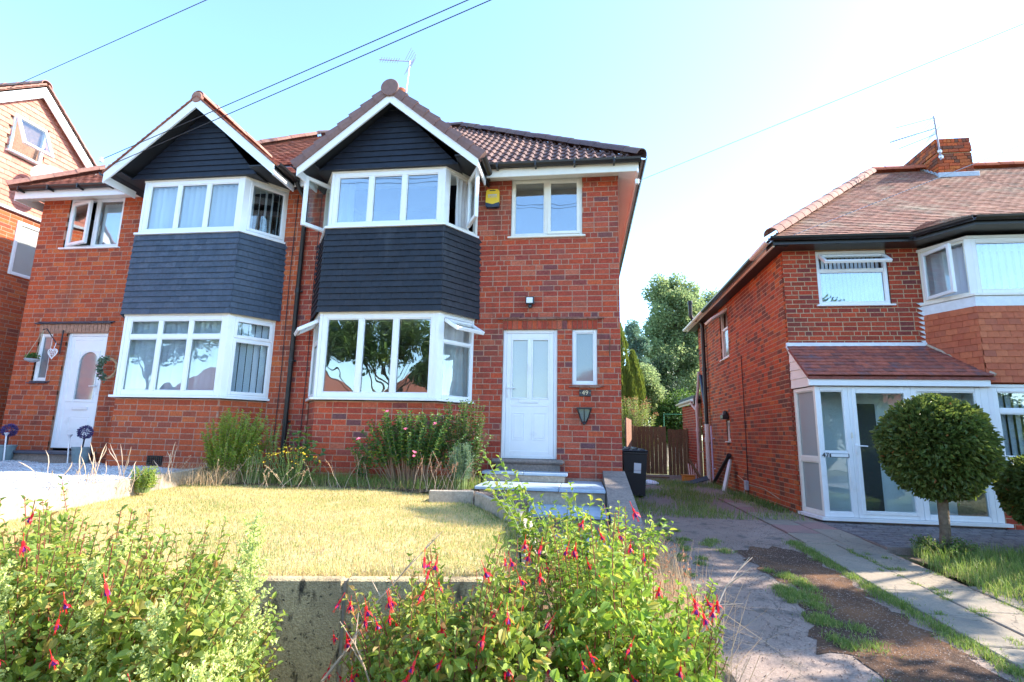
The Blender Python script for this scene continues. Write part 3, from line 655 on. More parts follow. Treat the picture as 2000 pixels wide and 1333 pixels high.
    D = MB(); O = Vector((dx0, WY+.045, dz0)); W_, H_ = dx1-dx0, dz1-dz0
    frame_ring(D, O, (1, 0, 0), (0, 1, 0), W_, H_, .055, 0, .07)
    lx0, lx1, lz0, lz1 = .058, W_-.058, .045, H_-.058
    if a49: wins = [(.155, .393, .93, 1.85), (.476, .718, .93, 1.85)]; pans = [(.165, .36, .28, .70), (.476, .69, .28, .70)]
    else: wins = [(.29, .66, .82, 1.69)]; pans = [(.26, .68, .30, .55)]
    def slabs_with_holes(mb, O, a0, a1, c0, c1, hs, d0, d1):
        xs = sorted({a0, a1, *[h[0] for h in hs], *[h[1] for h in hs]})
        for p, q in zip(xs, xs[1:]):
            z_ = c0
            for h in [h for h in hs if h[0] < (p+q)/2 < h[1]]: mb.obox(O, (1, 0, 0), (0, 1, 0), Z, p, q, d0, d1, z_, h[2]); z_ = h[3]
            mb.obox(O, (1, 0, 0), (0, 1, 0), Z, p, q, d0, d1, z_, c1)
    slabs_with_holes(D, O, lx0, lx1, lz0, lz1, wins, .012, .055)
    for h in wins: frame_ring(D, O, (1, 0, 0), (0, 1, 0), h[1]-h[0]+.04, h[3]-h[2]+.04, .022, .0, .02, .004, h[0]-.02, h[2]-.02)
    frame_ring(D, O, (1, 0, 0), (0, 1, 0), lx1-lx0, lz1-lz0, .075, .005, .02, .004, lx0, lz0)
    D.obox(O, (1, 0, 0), (0, 1, 0), Z, lx0+.07, lx1-.07, .004, .02, .80, .845, .004)
    dr = D.build('door', M['upvc'], H)
    for h in wins:
        g = MB()
        g.obox(O, (1, 0, 0), (0, 1, 0), Z, h[0], h[1], .03, .036, h[2], h[3]); g.build('pane', M['frost_pale'] if a49 else M['frost'], dr)
    if not a49:   # spandrels that turn the glass into an arch
        h = wins[0]; c = ((h[0]+h[1])/2, h[3]-.19); r_ = (h[1]-h[0])/2; mb = MB()
        for s_ in (-1, 1):
            pts = [(c[0]+s_*r_*math.cos(t), c[1]+.19*math.sin(t)) for t in [math.pi/2*i/8 for i in range(9)]]+[(c[0]+s_*r_, h[3])]
            mb.prism([(O.x+a, O.y+.008, O.z+b) for a, b in pts], (0, .02, 0))
        mb.build('arch_moulding', M['upvc'], dr)
    for p in pans:
        mb = MB(); frame_ring(mb, O, (1, 0, 0), (0, 1, 0), p[1]-p[0], p[3]-p[2], .012, .004, .02, .003, p[0], p[2])
        mb.obox(O, (1, 0, 0), (0, 1, 0), Z, p[0]+.03, p[1]-.03, .006, .02, p[2]+.03, p[3]-.03, .005); mb.build('door_panel', M['upvc'], dr)
    lb = (.267, .578, .85, .905) if a49 else (.3, .6, .66, .715)
    mb = MB(); mb.obox(O, (1, 0, 0), (0, 1, 0), Z, *lb[:2], -.006, .014, *lb[2:], .004); l_ = mb.build('letter_box', M['upvc'] if a49 else M['steel'], dr)
    mb = MB(); mb.obox(O, (1, 0, 0), (0, 1, 0), Z, lb[0]+.02, lb[1]-.02, -.009, -.004, lb[2]+.012, lb[3]-.012, .002); mb.build('flap', M['upvc'], l_)
    hx = .085 if a49 else W_-.1; hd = 1 if a49 else -1
    mb = MB(); mb.obox(O, (1, 0, 0), (0, 1, 0), Z, hx-.014, hx+.014, -.004, .014, .93, 1.13, .004); mb.tube([O+Vector((hx, -.0, 1.08)), O+Vector((hx, -.045, 1.08)), O+Vector((hx+hd*.12, -.045, 1.075))], .009, 8); mb.build('handle', M['upvc'], dr)
    # gable over the bay
    gx = -3.02 if a49 else -6.43; run = 1.44 if a49 else 1.5; gz = 4.16 if a49 else 4.2; apex = 5.36 if a49 else 5.50; GY = 7.2
    sl2 = Vector((run, 0, apex-gz)); 
    cxb = (B['fl']+B['fr'])/2
    GF = FY-.075; mb = MB(); bl, br_, bz, ap = cxb-1.17, cxb+1.17, 4.185, 5.31 if a49 else 5.40
    mb.prism([(bl, GF+.02, bz), (br_, GF+.02, bz), (gx, GF+.02, ap)], (0, 1.6, 0)); gb = mb.build('gable', M['soffit'], H)
    zb = bz; tri = [(bl+.0, bz), (br_, bz), (gx, ap)]
    while zb < ap-.06:
        s0, s1 = row_span(tri, zb+.001), row_span(tri, min(zb+.1, ap-.01)); 
        if s0 and s1 and s1[1]-s1[0] > .02:
            t_ = .012; mb = MB()
            j_ = rng.uniform(-.002, .002); mb.add([(s0[0], GF-.004+j_, zb), (s0[1], GF-.004-j_, zb+j_), (s1[1], GF+.014, zb+.098), (s1[0], GF+.014, zb+.098), (s0[0], GF+.03, zb), (s0[1], GF+.03, zb), (s1[1], GF+.03, zb+.098), (s1[0], GF+.03, zb+.098)],
                   [(0, 1, 2, 3), (5, 4, 7, 6), (0, 4, 5, 1), (1, 5, 6, 2), (2, 6, 7, 3), (3, 7, 4, 0)])
            mb.build('board', M['board'], gb)
        zb += .101
    mb = MB(); mb.box(gx-run-.06, gx+run+.06, GF+.03, 8.09, 4.215, 4.232); mb.box(gx-run-.06, bl+.01, GY+.03, GF+.03, 4.215, 4.232); mb.box(br_-.01, gx+run+.06, GY+.03, GF+.03, 4.215, 4.232); mb.build('soffit', M['soffit'], H)
    rf = None
    # main roof deck
    ex0, ex1, ey0, ey1, ez, rz, ry = -10.5, .9, 7.75, 15.35, 4.30, 7.44, 11.55
    if a49: V_ = [(-4.8, ey0, ez), (ex1, ey0, ez), (ex1, ey1, ez), (-4.8, ey1, ez), (-4.8, ry, rz), (-2.9, ry, rz)]
    else: V_ = [(ex0, ey0, ez), (-4.8, ey0, ez), (-4.8, ey1, ez), (ex0, ey1, ez), (-6.7, ry, rz), (-4.8, ry, rz)]
    mb = MB()
    if a49: mb.add(V_, [(0, 1, 5, 4), (1, 2, 5), (2, 3, 4, 5), (0, 4, 3), (0, 3, 2, 1)])
    else: mb.add(V_, [(0, 1, 5, 4), (1, 2, 5), (2, 3, 4, 5), (3, 0, 4), (0, 3, 2, 1)])
    rf = mb.build('roof', M['soffit'], H)
    v_ = Vector((0, 3.8, rz-ez)).normalized(); SL = math.hypot(3.8, rz-ez)
    poly = [(-4.8, 0), (.9, 0), (-2.9, SL), (-4.8, SL)] if a49 else [(-10.5, 0), (-4.8, 0), (-4.8, SL), (-6.7, SL)]
    if a49:
        cl = [c for c in tile_cells(poly, .325, .30, .018, lap=.03, gap=0) if not (c[0] < -1.9 and c[2] < .9)]
        cl = [(a, b, c, d, .030, .006) for (a, b, c, d, e, f) in cl]
        lay(rf, 'roof_tile', 'roll', M['tile_brown'], (0, ey0, ez+.012), (1, 0, 0), v_, cl, 230, 'roof_tiles_beyond', .001, .002)
        half_round(rf, 'hip_tile', (.93, 7.72, 4.33), (-2.9, ry, rz+.05), .115, M['ridge_brown'], 17); half_round(rf, 'ridge_tile', (-2.9, ry, rz+.06), (-4.8, ry, rz+.06), .12, M['ridge_brown'], 5)
        sl3 = Vector((-3.8, 0, rz-ez)).normalized()
        lay(rf, 'roof_tile', 'roll', M['tile_brown'], (ex1, ey0, ez+.012), (0, 1, 0), sl3, [(a, b, c, d, .03, .006) for (a, b, c, d, e, f) in tile_cells([(0, 0), (7.6, 0), (3.8, SL)], .325, .3, .018, lap=.03, gap=0)], 0, 'roof_tiles_beyond')
    else:
        cl = [c for c in tile_cells(poly, .1, .168, .012, lap=.02) if not (-7.6 < (c[0]+c[1])/2 < -5.3 and c[2] < .9)]
        lay(rf, 'roof_tile', 'tile', M['tile_red'], (0, ey0, ez+.01), (1, 0, 0), v_, cl, 300, 'roof_tiles_beyond', .001, .003)
        half_round(rf, 'hip_tile', (-10.53, 7.72, 4.33), (-6.7, ry, rz+.05), .115, M['ridge_pink'], 17); half_round(rf, 'ridge_tile', (-6.7, ry, rz+.06), (-4.8, ry, rz+.06), .12, M['ridge_pink'], 5)
    # gable roof
    for s_ in (-1, 1):
        e0 = Vector((gx+s_*(run+.04), GY, gz-.02)); a0 = Vector((gx, GY, apex)); n_ = Vector((s_*(apex-gz), 0, run)).normalized()
        mb = MB(); mb.prism([e0, a0, a0-Vector((0, 0, .05)), e0-Vector((0, 0, .05))], (0, 2.2, 0)); gr = mb.build('gable_roof', M['soffit'], H)
        sll = (a0-e0).length
        if s_ == 1: lay(gr, 'roof_tile', 'tile', M['cap_brown'] if a49 else M['tile_red'], e0, (0, 1, 0), a0-e0, tile_cells([(0.04, 0), (2.1, 0), (2.1, sll), (.04, sll)], .1, .168), 60, 'roof_tiles_beyond')
        else: lay(gr, 'roof_tile', 'tile', M['cap_brown'] if a49 else M['tile_red'], e0+Vector((0, 2.1, 0)), (0, -1, 0), a0-e0, tile_cells([(0, 0), (2.1, 0), (2.1, sll), (0, sll)], .1, .168), 60, 'roof_tiles_beyond')
        # bargeboard
        bw_ = .19 if a49 else .185
        o_ = Vector((gx+s_*(run+(.03 if a49 else .04)), GY-.03, gz-.005)); ap_ = Vector((gx, GY-.03, apex-.0))
        mb = MB(); pts = [ap_, ap_-Z*(bw_*1.0), o_-Z*bw_*.95, o_]
        mb.prism(pts, (0, .028, 0)); mb.build('bargeboard', M['upvc'], H)
        if a49:
            nv = 8; dv = (ap_-o_)/nv
            for i in range(nv):
                p = o_+dv*i+Vector((0, -.012, -.045)); t_ = dv.normalized(); nn_ = Vector((-t_.z*s_*-1, 0, abs(t_.x))); nn_ = Vector((s_*abs(t_.z), 0, abs(t_.x)))
                lift0, lift1 = .16, .135; p = p-t_*.02; q = p+dv*1.1
                prof = [p+Vector((0, 0, -.0)), p+nn_*(lift0*.55), p+nn_*lift0, q+nn_*lift1, q+nn_*(lift1*.55), q]
                mb = MB(); y_ = -.010-(0 if i % 1 else 0)
                A_ = [v+Vector((0, -.014, 0)) for v in (p, p+nn_*lift0)]; B_ = [v+Vector((0, -.002, 0)) for v in (q, q+nn_*lift1)]
                bk = [v+Vector((0, .12, 0)) for v in (A_[0], A_[1], B_[1], B_[0])]
                mid = (A_[0]+A_[1])/2-Vector((0, .012, 0)); mid2 = (B_[0]+B_[1])/2-Vector((0, .012, 0))
                vs = [A_[0], mid, A_[1], B_[1], mid2, B_[0]]+bk
                fs = [(0, 1, 4, 5), (1, 2, 3, 4), (2, 7, 8, 3), (0, 5, 9, 6), (0, 6, 7, 2, 1), (3, 8, 9, 5, 4), (6, 9, 8, 7)]
                if s_ > 0: fs = [f[::-1] for f in fs]
                mb.add(vs, fs); mb.build('verge_tile', M['cap_brown'], gr)
        else:
            mb = MB(); mb.prism([ap_+Z*.012, ap_-Z*.02, o_-Z*.02, o_+Z*.012], (0, .05, 0)); 
            for i in range(19):
                p = o_+(ap_-o_)*(i/19); q = o_+(ap_-o_)*((i+1)/19); nn_ = Vector((s_*.65, 0, .76))
                m2 = MB(); m2.prism([p+nn_*.012, q+nn_*.004, q+nn_*.022, p+nn_*.034], (0, .17, 0)); m2.v = [(a, b-.02, c) for a, b, c in m2.v]; m2.build('verge_tile', M['tile_red'], gr)
        # kneeler / eaves box with side fascia
        ff = MB(); xe = gx+s_*(run+.02)
        ff.box(xe-.012, xe+.012, GY, 7.8, gz-.17, gz-.02); ff.build('eaves_fascia', M['upvc'], H)
        gm = MB(); gutter(gm, [(xe+s_*.07, GY-.02, gz+.02), (xe+s_*.07, 7.74, gz+.02)], .06); gm.build('gutter', M['gutter'], H)
    half_round(gr, 'ridge_tile', (gx, GY-.02, apex+.02), (gx, 9.2, apex+.02), .11, M['cap_brown'] if a49 else M['ridge_pink'], 5)
    if a49:
        mb = MB(); mb.lathe((gx, GY-.075, apex+.045), [(0, 0), (.14, 0), (.148, .01), (.148, .03)], 28, axis=(0, 1, 0)); mb.build('ridge_end_disc', M['cap_brown'], gr)
    else:
        mb = MB(); mb.lathe((gx, GY-.045, apex-.0), [(0, 0), (.09, 0), (.1, .02), (.1, .05)], 20, axis=(0, 1, 0)); mb.build('ridge_end_disc', M['ridge_pink'], gr)
    # main eaves: fascia, soffit, gutter and brackets
    segs = [(gx+run+.03, .88)] if a49 else [(-10.46, gx-run-.03), (gx+run+.03, -4.81)]
    if a49: segs.append((-4.8, gx-run-.03))
    for (s0, s1) in segs:
        if s1-s0 < .03: continue
        mb = MB(); mb.box(s0, s1, 7.79, 7.815, 4.12, 4.27, .004); mb.build('fascia', M['upvc_old'] if a49 else M['upvc'], H)
        mb = MB(); mb.box(s0, s1, 7.815, 8.1, 4.215, 4.225); mb.build('eaves_soffit', M['upvc_old'], H)
        gm = MB(); gutter(gm, [(s0-.0, 7.72, 4.315), (s1+.04, 7.72, 4.30)], .062); gm.build('gutter', M['gutter'], H)
        xx = s0+.2
        while xx < s1:
            b = MB(); b.box(xx-.014, xx+.014, 7.655, 7.79, 4.225, 4.255, .004); b.box(xx-.014, xx+.014, 7.652, 7.664, 4.225, 4.31, .003); b.build('gutter_bracket', M['gutter'], H); xx += .62
    if a49:
        mb = MB(); mb.box(.87, .895, 7.8, 15.3, 4.1, 4.27); mb.build('side_fascia', M['upvc'], H)
        mb = MB(); mb.box(.6, .87, 7.82, 15.3, 4.2, 4.21); mb.build('eaves_soffit', M['upvc'], H)
        gm = MB(); gutter(gm, [(.96, 7.68, 4.3), (.96, 15.3, 4.28)], .062); gm.build('gutter', M['gutter'], H)
        mb = MB(); mb.tube([(.66, 9.9, 3.25), (.66, 9.9, 2.85)], .06, 10); mb.build('wall_vent_pipe', M['pipe_black'], H)
        mb = MB(); mb.box(-4.95, -4.45, 11.2, 11.9, 6.8, 8.3); ch = mb.build('chimney', M['brick49'], H)
        mb = MB(); mb.lathe((-4.55, 11.5, 8.3), [(.11, 0), (.1, .22), (.12, .25), (.12, .3)], 12); mb.build('chimney_pot', M['tile_hang'], ch)
    else:
        mb = MB(); mb.box(-10.475, -10.45, 7.8, 15.3, 4.1, 4.27); mb.build('side_fascia', M['upvc'], H)
    return H
H49 = semi(49); H51 = semi(51)
# shared rainwater pipe on the party line
t = thing('downpipe', (-4.79, 8.03, -.6), 'black downpipe running down the brick wall between the two slated bays', 'downpipe')
mb = MB(); mb.tube([(-4.82, 7.74, 4.27), (-4.82, 7.76, 4.15), (-4.79, 7.98, 3.98), (-4.79, 8.04, 3.88), (-4.79, 8.04, -.55)], .038, 12); mb.build('pipe', M['pipe_black'], t)
for z in (3.5, 2.3, 1.1, .1):
    mb = MB(); mb.lathe((-4.79, 8.04, z), [(.046, 0), (.046, .07)], 12); mb.box(-4.85, -4.73, 8.075, 8.1, z+.02, z+.05, .003); mb.build('pipe_clip', M['pipe_black'], t)
for x, lab in ((-4.98, 'thin black cable down the wall just left of the black downpipe'), (-4.53, 'thin black cable down the wall just right of the black downpipe')):
    mb = MB(); mb.tube([(x, 8.085, 4.1), (x-.01, 8.083, 2.5), (x+.008, 8.083, 1.0), (x-.01, 8.083, -.3)], .006, 5); tag(mb.build('wall_cable', M['wire']), lab, 'cable')
# =============================================================== HOUSE 47
C47, L47 = .0815, .226
H47 = thing('brick_house', (6.3, 9.5, -1.25), 'red brick house numbered 47 with glazed white porch, terracotta-hung bay and weathered brown roof', 'house')
x0, x1, WY = 3.565, 8.93, 9.5
holes = [(4.12-x0, 5.28-x0, 2.335, 3.33), (5.78-x0, 8.5-x0, -1.25, 3.36)]
wl = brick_wall(H47, (x0, WY, 0), (1, 0, 0), x1-x0, -1.3, 3.36, C47, L47, M['brick47'], M['mortar47'], holes, 300, bond='garden')
side = brick_wall(H47, (x0, 16.5, 0), (0, -1, 0), 7.0, -1.3, 3.36, C47, L47, M['brickside'], M['mortar47'], [(16.5-13.93, 16.5-13.2, 1.99, 3.24), (16.5-13.75, 16.5-13.45, -.05, .45)], 300, 'side_wall', bond='garden')
mb = MB(); mb.box(x0, x1, 16.4, 16.5, -1.3, 3.36); mb.box(x0+.1, x1, 9.6, 16.4, 3.3, 3.35); mb.build('rear_wall', M['mortar47'], H47)
# tiled bay
BL, BFL, BFR, BR, FY = 5.76, 6.13, 8.2, 8.57, 8.85
def poly_bay(e): return [(BL-e, 9.52), (BFL-e*.6, FY-e), (BFR+e*.6, FY-e), (BR+e, 9.52)]
mb = MB(); mb.prism([(x, y, -1.3) for x, y in poly_bay(-.02)], (0, 0, 1.02)); bw = mb.build('bay_wall', M['mortar47'], H47)
P = poly_bay(-.02); lay(bw, 'brick', 'brick', M['brick47'], (*P[1], 0), (1, 0, 0), Z, brick_cells(P[2][0]-P[1][0], -1.3, -.28, C47, L47, .011, [], 'garden'), 40)
mb = MB(); mb.prism([(x, y, .92) for x, y in poly_bay(-.02)], (0, 0, 1.36)); bc = mb.build('bay_cladding', M['tile_hang'], H47)
P = poly_bay(.012)
for i in range(3):
    p, q = P[i], P[i+1]; d = Vector((q[0]-p[0], q[1]-p[1], 0)); nn = d.normalized().cross(Z)
    lay(bc, 'hanging_tile', 'tile', M['tile_hang'], Vector((*p, .93))+nn*.03, d, (Z*1.2-nn*.03), tile_cells([(-.015, 0), (d.length+.015, 0), (d.length+.015, 1.2), (-.015, 1.2)], .1, .165, .011, ragged=.003), 200, None, 0, .0012)
mb = MB(); mb.prism([(x, y, 2.13) for x, y in poly_bay(.03)], (0, 0, .16)); mb.build('apron_board', M['step_lead'], H47)
mb = MB()
for i in range(9): z = 1.62+i*C47; mb.prism([(BL+.02, WY-.02, z), (BL-.10, WY-.02, z+.072), (BL+.02, WY-.02, z+.085)], (0, .008, 0))
mb.box(BL-.0, BL+.05, WY-.022, WY-.012, 1.6, 2.34); mb.build('stepped_flashing', M['step_lead'], bc)
for lvl, (za, zb_) in enumerate(((-.24, .86), (2.33, 3.25))):
    wn = window(H47, (BFL+.05, FY, za), (1, 0, 0), BFR-BFL-.1, zb_-za, 2, [.7, .3] if lvl == 0 else None, M['upvc'], M['glass_hi'] if lvl else M['glass'], .07, .07, name='bay_window')
    blinds(wn, (BFL+.08, FY+.13, za+.02), (1, 0, 0), BFR-BFL-.16, zb_-za-.06, 18, ang=20, dev=3)
    mb = MB(); mb.prism([(BFL-.03, FY+.03, za), (BFL+.05, FY-.004, za), (BFL+.05, FY+.07, za), (BFL, FY+.1, za)], (0, 0, zb_-za)); mb.build('corner_post', M['upvc'], wn)
    if lvl:
        P0, P1 = Vector((BL, WY, za)), Vector((BFL, FY, za)); u = (P1-P0).normalized(); LW = (P1-P0).length
        ws = window(H47, P0+u*.02, u, LW-.04, zb_-za, 1, None, M['upvc_old'], M['glass_lo'], .05, .05, skip=((0, 0),), name='bay_side_window')
        blinds(ws, P0+u*.06+Vector((.1, .1, 0)), u, LW-.12, zb_-za-.06, 5, ang=20)
        nn = u.cross(Z); a = R(20); d2 = (u*math.cos(a)+nn*math.sin(a)); sash_open(H47, P0+u*.06+nn*.012+Z*.05, d2, .56, zb_-za-.1, M['glass'], fw_=.055)
    for zz, h_, ex, mm in ((za-.035, .035, .055, M['upvc_old']), (zb_, .045, .012, M['upvc'])):
        mb = MB(); mb.prism([(x, y, zz) for x, y in poly_bay(ex)], (0, 0, h_-.002)); mb.build('sill' if ex > .02 else 'head_board', mm, wn)
room(H47, 5.85, 8.5, 9.55, 12, -.9, .95, M['room']); room(H47, 5.85, 8.5, 9.55, 12, 2.0, 3.33, M['room']); room(H47, 3.75, 5.6, 9.62, 12, 2.0, 3.33, M['room'])
uw = window(H47, (4.12, WY+.02, 2.34), (1, 0, 0), 1.16, .985, 1, [.66, .34], M['upvc'], M['glass_hi'], .055, .06, skip=((0, 1),), sill=1)
blinds(uw, (4.18, WY+.14, 2.39), (1, 0, 0), 1.04, .9, 15, ang=22)
v_ = Vector((0, -.62, -.5)).normalized(); sash_open(H47, Vector((4.16, WY-.01, 3.26))+v_*.31, (1, 0, 0), 1.08, .31, M['glass_lo'], 'open_vent', -v_, fw_=.05)
# side wall windows
O = Vector((x0+.03, 13.93, 1.99)); ws = window(H47, O, (0, -1, 0), .73, 1.25, 1, [.62, .38], M['upvc_old'], M['frost_pale'], .055, .05, skip=((0, 1),), sill=1, name='side_window')
v_ = Vector((-.8, 0, -.5)).normalized(); sash_open(H47, Vector((x0-.01, 13.9, 3.2))+v_*.45, (0, -1, 0), .68, .45, M['frost_pale'], 'open_vent', -v_, M['upvc_old'], .05)
window(H47, (x0+.02, 13.75, -.05), (0, -1, 0), .3, .5, 1, None, M['upvc_old'], M['frost_pale'], .05, sill=1, name='side_window')
room(H47, 3.75, 5, 13, 14.2, 1.9, 3.3, M['room']); room(H47, 3.75, 5, 13.2, 14, -.3, .6, M['room'])
# roof
ez, rz = 3.47, 6.5; ex, ey, ry = 3.3, 9.15, 13.0
mb = MB(); V_ = [(ex, ey, ez), (8.93, ey, ez), (8.93, 16.85, ez), (ex, 16.85, ez), (7.1, ry, rz), (8.93, ry, rz)]
mb.add(V_, [(0, 1, 5, 4), (2, 3, 4, 5), (3, 0, 4), (0, 3, 2, 1)]); rf = mb.build('roof', M['soffit'], H47)
v_ = Vector((0, ry-ey, rz-ez)).normalized(); SL = math.hypot(ry-ey, rz-ez)
lay(rf, 'roof_tile', 'tile', M['tile_old'], (0, ey, ez+.01), (1, 0, 0), v_, tile_cells([(ex, 0), (8.93, 0), (8.93, SL), (7.1, SL)], .1, .168), 300, 'roof_tiles_beyond', .001, .003)
v2 = Vector((7.1-ex, 0, rz-ez)).normalized()
lay(rf, 'roof_tile', 'tile', M['tile_old'], (ex, 16.85, ez+.01), (0, -1, 0), v2, tile_cells([(0, 0), (7.7, 0), (3.85, math.hypot(3.8, 3.03))], .1, .168), 0, 'roof_tiles_beyond')
half_round(rf, 'hip_tile', (ex-.03, ey-.03, ez+.03), (7.1, ry, rz+.04), .13, M['ridge_pink'], 19); half_round(rf, 'ridge_tile', (7.1, ry, rz+.05), (8.93, ry, rz+.05), .13, M['tile_hang'], 6)
# bay roof, a flatter slope over the bay
mb = MB(); mb.add([(6.0, 8.5, 3.475), (8.93, 8.5, 3.475), (8.93, 9.60, 3.815), (6.0, 9.60, 3.815), (5.5, 9.14, 3.475)], [(0, 1, 2, 3), (4, 0, 3)]); br = mb.build('bay_roof', M['soffit'], H47)
v3 = Vector((0, 1.10, .34)).normalized(); s3 = math.hypot(1.1, .34)
lay(br, 'roof_tile', 'tile', M['tile_old'], (0, 8.5, 3.485), (1, 0, 0), v3, tile_cells([(6.0, 0), (8.93, 0), (8.93, s3), (6.0, s3)], .1, .168), 90, 'roof_tiles_beyond', .001, .003)
pa, pb, pc = Vector((5.5, 9.14, 3.485)), Vector((6.0, 8.5, 3.485)), Vector((6.02, 9.60, 3.825)); du = (pb-pa).normalized(); nn_ = du.cross(pc-pa).normalized(); dvv = nn_.cross(du); q_ = [(0, 0), ((pb-pa).length, 0), ((pc-pa).dot(du), (pc-pa).dot(dvv))]
lay(br, 'roof_tile', 'tile', M['tile_old'], pa, du, dvv, tile_cells(q_, .1, .168), 60, 'roof_tiles_beyond', .001, .003)
gm = MB(); gutter(gm, [(3.22, 9.09, 3.46), (5.5, 9.09, 3.45), (5.98, 8.42, 3.45), (8.95, 8.42, 3.45)], .062)
gm.build('gutter', M['gutter'], H47)
mb = MB(); mb.prism([(3.3, 9.15, 3.34), (5.53, 9.15, 3.34), (6.02, 8.48, 3.34), (8.93, 8.48, 3.34), (8.93, 9.5, 3.34), (3.3, 9.5, 3.34)], (0, 0, .11)); mb.build('fascia', M['gutter'], H47)
gm = MB(); gutter(gm, [(3.24, 9.2, 3.44), (3.24, 10.1, 3.43)], .06); gm.build('side_gutter', M['upvc_old'], H47); gm = MB(); gutter(gm, [(3.24, 14.3, 3.4), (3.24, 16.9, 3.39)], .06); gm.build('side_gutter', M['upvc_old'], H47)
gm = MB(); gutter(gm, [(3.24, 10.1, 3.43), (3.24, 14.3, 3.4)], .062); gm.build('side_gutter', M['gutter'], H47)
mb = MB(); mb.box(3.31, 3.335, 9.2, 16.85, 3.32, 3.46); mb.build('side_fascia', M['upvc_old'], H47)
mb = MB(); mb.box(3.335, 3.565, 9.2, 16.85, 3.33, 3.345); mb.build('eaves_soffit', M['soffit'], H47)
# chimney
ch_ = MB(); ch_.box(8.29, 9.0, 12.51, 14.0, 5.6, 7.0); ch = ch_.build('chimney', M['mortar47'], H47)
for O, u, W_ in (((8.28, 12.5, 0), (1, 0, 0), .73), ((8.28, 14.0, 0), (0, -1, 0), 1.5)):
    for z0_, z1_, oo in ((5.9, 6.72, .009), (6.72, 6.88, .03), (6.88, 6.97, .02)):
        cl = brick_cells(W_, z0_, z1_, .08, .23, .01, [], 'garden'); cl = [(a, b, c, d, oo, oo) for a, b, c, d, e, f in cl]
        lay(ch, 'brick', 'brick', M['brickside'], O, u, Z, cl, 40)
    n = int(W_/.075); lay(ch, 'brick', 'brick', M['brickside'], O, u, Z, [(i*W_/n+.004, (i+1)*W_/n-.004, 6.97, 7.07, .01, .01) for i in range(n)], 20)
mb = MB(); mb.box(8.3, 9.0, 12.53, 13.98, 7.0, 7.09, .02); mb.build('mortar_cap', M['stone'], ch)
mb = MB(); mb.lathe((8.72, 12.9, 7.05), [(.15, 0), (.135, .12), (.15, .13), (.15, .17), (.12, .17)], 16); mb.build('chimney_pot', M['stone'], ch)
mb = MB(); mb.box(8.2, 9.06, 12.40, 12.49, 6.0, 6.18, .01)
for i in range(6): z = 6.18+i*.09; y = 12.5+i*.12; mb.prism([(8.262, y-.02, z-.02), (8.262, y+.17, z-.0), (8.262, y+.12, z+.13)], (-.006, 0, 0))
mb.build('lead_flashing', M['lead'], ch)
# porch
FYp = 8.85
PX0, PX1 = 3.66, 6.12
mb = MB(); mb.prism([(3.57, 9.49, -1.35), (3.68, FYp+.03, -1.35), (PX1, FYp+.03, -1.35), (PX1, 9.49, -1.35)], (0, 0, .17)); po = mb.build('porch', M['stone'], H47, label='white glazed porch with a tiled lean-to roof')
mb = MB(); mb.prism([(3.5, 9.47, -1.178), (3.6, FYp-.06, -1.178), (PX1+.06, FYp-.06, -1.178), (PX1+.06, 9.0, -1.178), (PX1-.02, 9.49, -1.178)], (0, 0, .045)); mb.build('sill', M['upvc'], po)
def pw(xa, xb, rows, nm, sash=()): return window(po, (xa, FYp, -1.13), (1, 0, 0), xb-xa, 1.985, 1, rows, M['upvc'], M['glass_lo'], .07, .075, sash, name=nm)
w1 = pw(PX0, 4.14, [.47, .53], 'side_light'); w2 = pw(4.142, 5.05, None, 'porch_door', ((0, 0),)); w3 = pw(5.052, PX1-.1, None, 'side_light')
mb = MB(); mb.box(PX1-.098, PX1, FYp, FYp+.07, -1.13, .855, .006); mb.box(PX1-.02, PX1+.0, FYp+.07, 9.4, -1.13, .855); mb.build('corner_post', M['upvc'], po)
u = (Vector((3.66, FYp, 0))-Vector((3.575, 9.48, 0))); 
ws = window(po, (3.575, 9.48, -1.13), u, u.length-.005, 1.985, 1, [.42, .58], M['upvc_old'], M['frost_pale'], .06, .08, name='side_light')
mb = MB(); mb.box(4.18, 4.21, FYp-.02, FYp+.01, -.19, -.03, .004); mb.tube([(4.195, FYp-.02, -.06), (4.195, FYp-.06, -.06), (4.33, FYp-.06, -.065)], .009, 8); mb.build('handle', M['upvc'], w2)
mb = MB(); mb.box(4.13, 4.15, FYp-.03, FYp, .06, .14, .004); mb.build('door_bell', M['upvc_old'], po)
mb = MB(); mb.box(3.80, 4.08, FYp-.008, FYp+.01, -.245, -.185, .004); lb = mb.build('letter_box', M['black'], w1)
mb = MB(); mb.box(3.815, 4.065, FYp-.012, FYp-.004, -.238, -.192, .003); mb.build('flap', M['upvc'], lb)
text_mesh(w1, 'number_47', '47', (3.735, FYp-.012, -.215), .10, M['black'], depth=.003)
# inner porch: wall, inner door, floor, ceiling, plants on the floor
mb = MB(); mb.box(3.7, 6.1, 9.40, 9.46, -1.13, .86); mb.build('inner_wall', mat('porch_render', (.85, .88, .88), .9), po)
mb = MB(); mb.box(4.35, 4.78, 9.37, 9.398, -1.08, .62, .01); mb.build('inner_door', M['roomd'], po)
mb = MB(); mb.box(3.7, 6.1, 8.93, 9.4, -1.15, -1.13); mb.box(3.7, 6.1, 8.93, 9.4, .86, .88); mb.build('floor_and_ceiling', M['stone'], po)
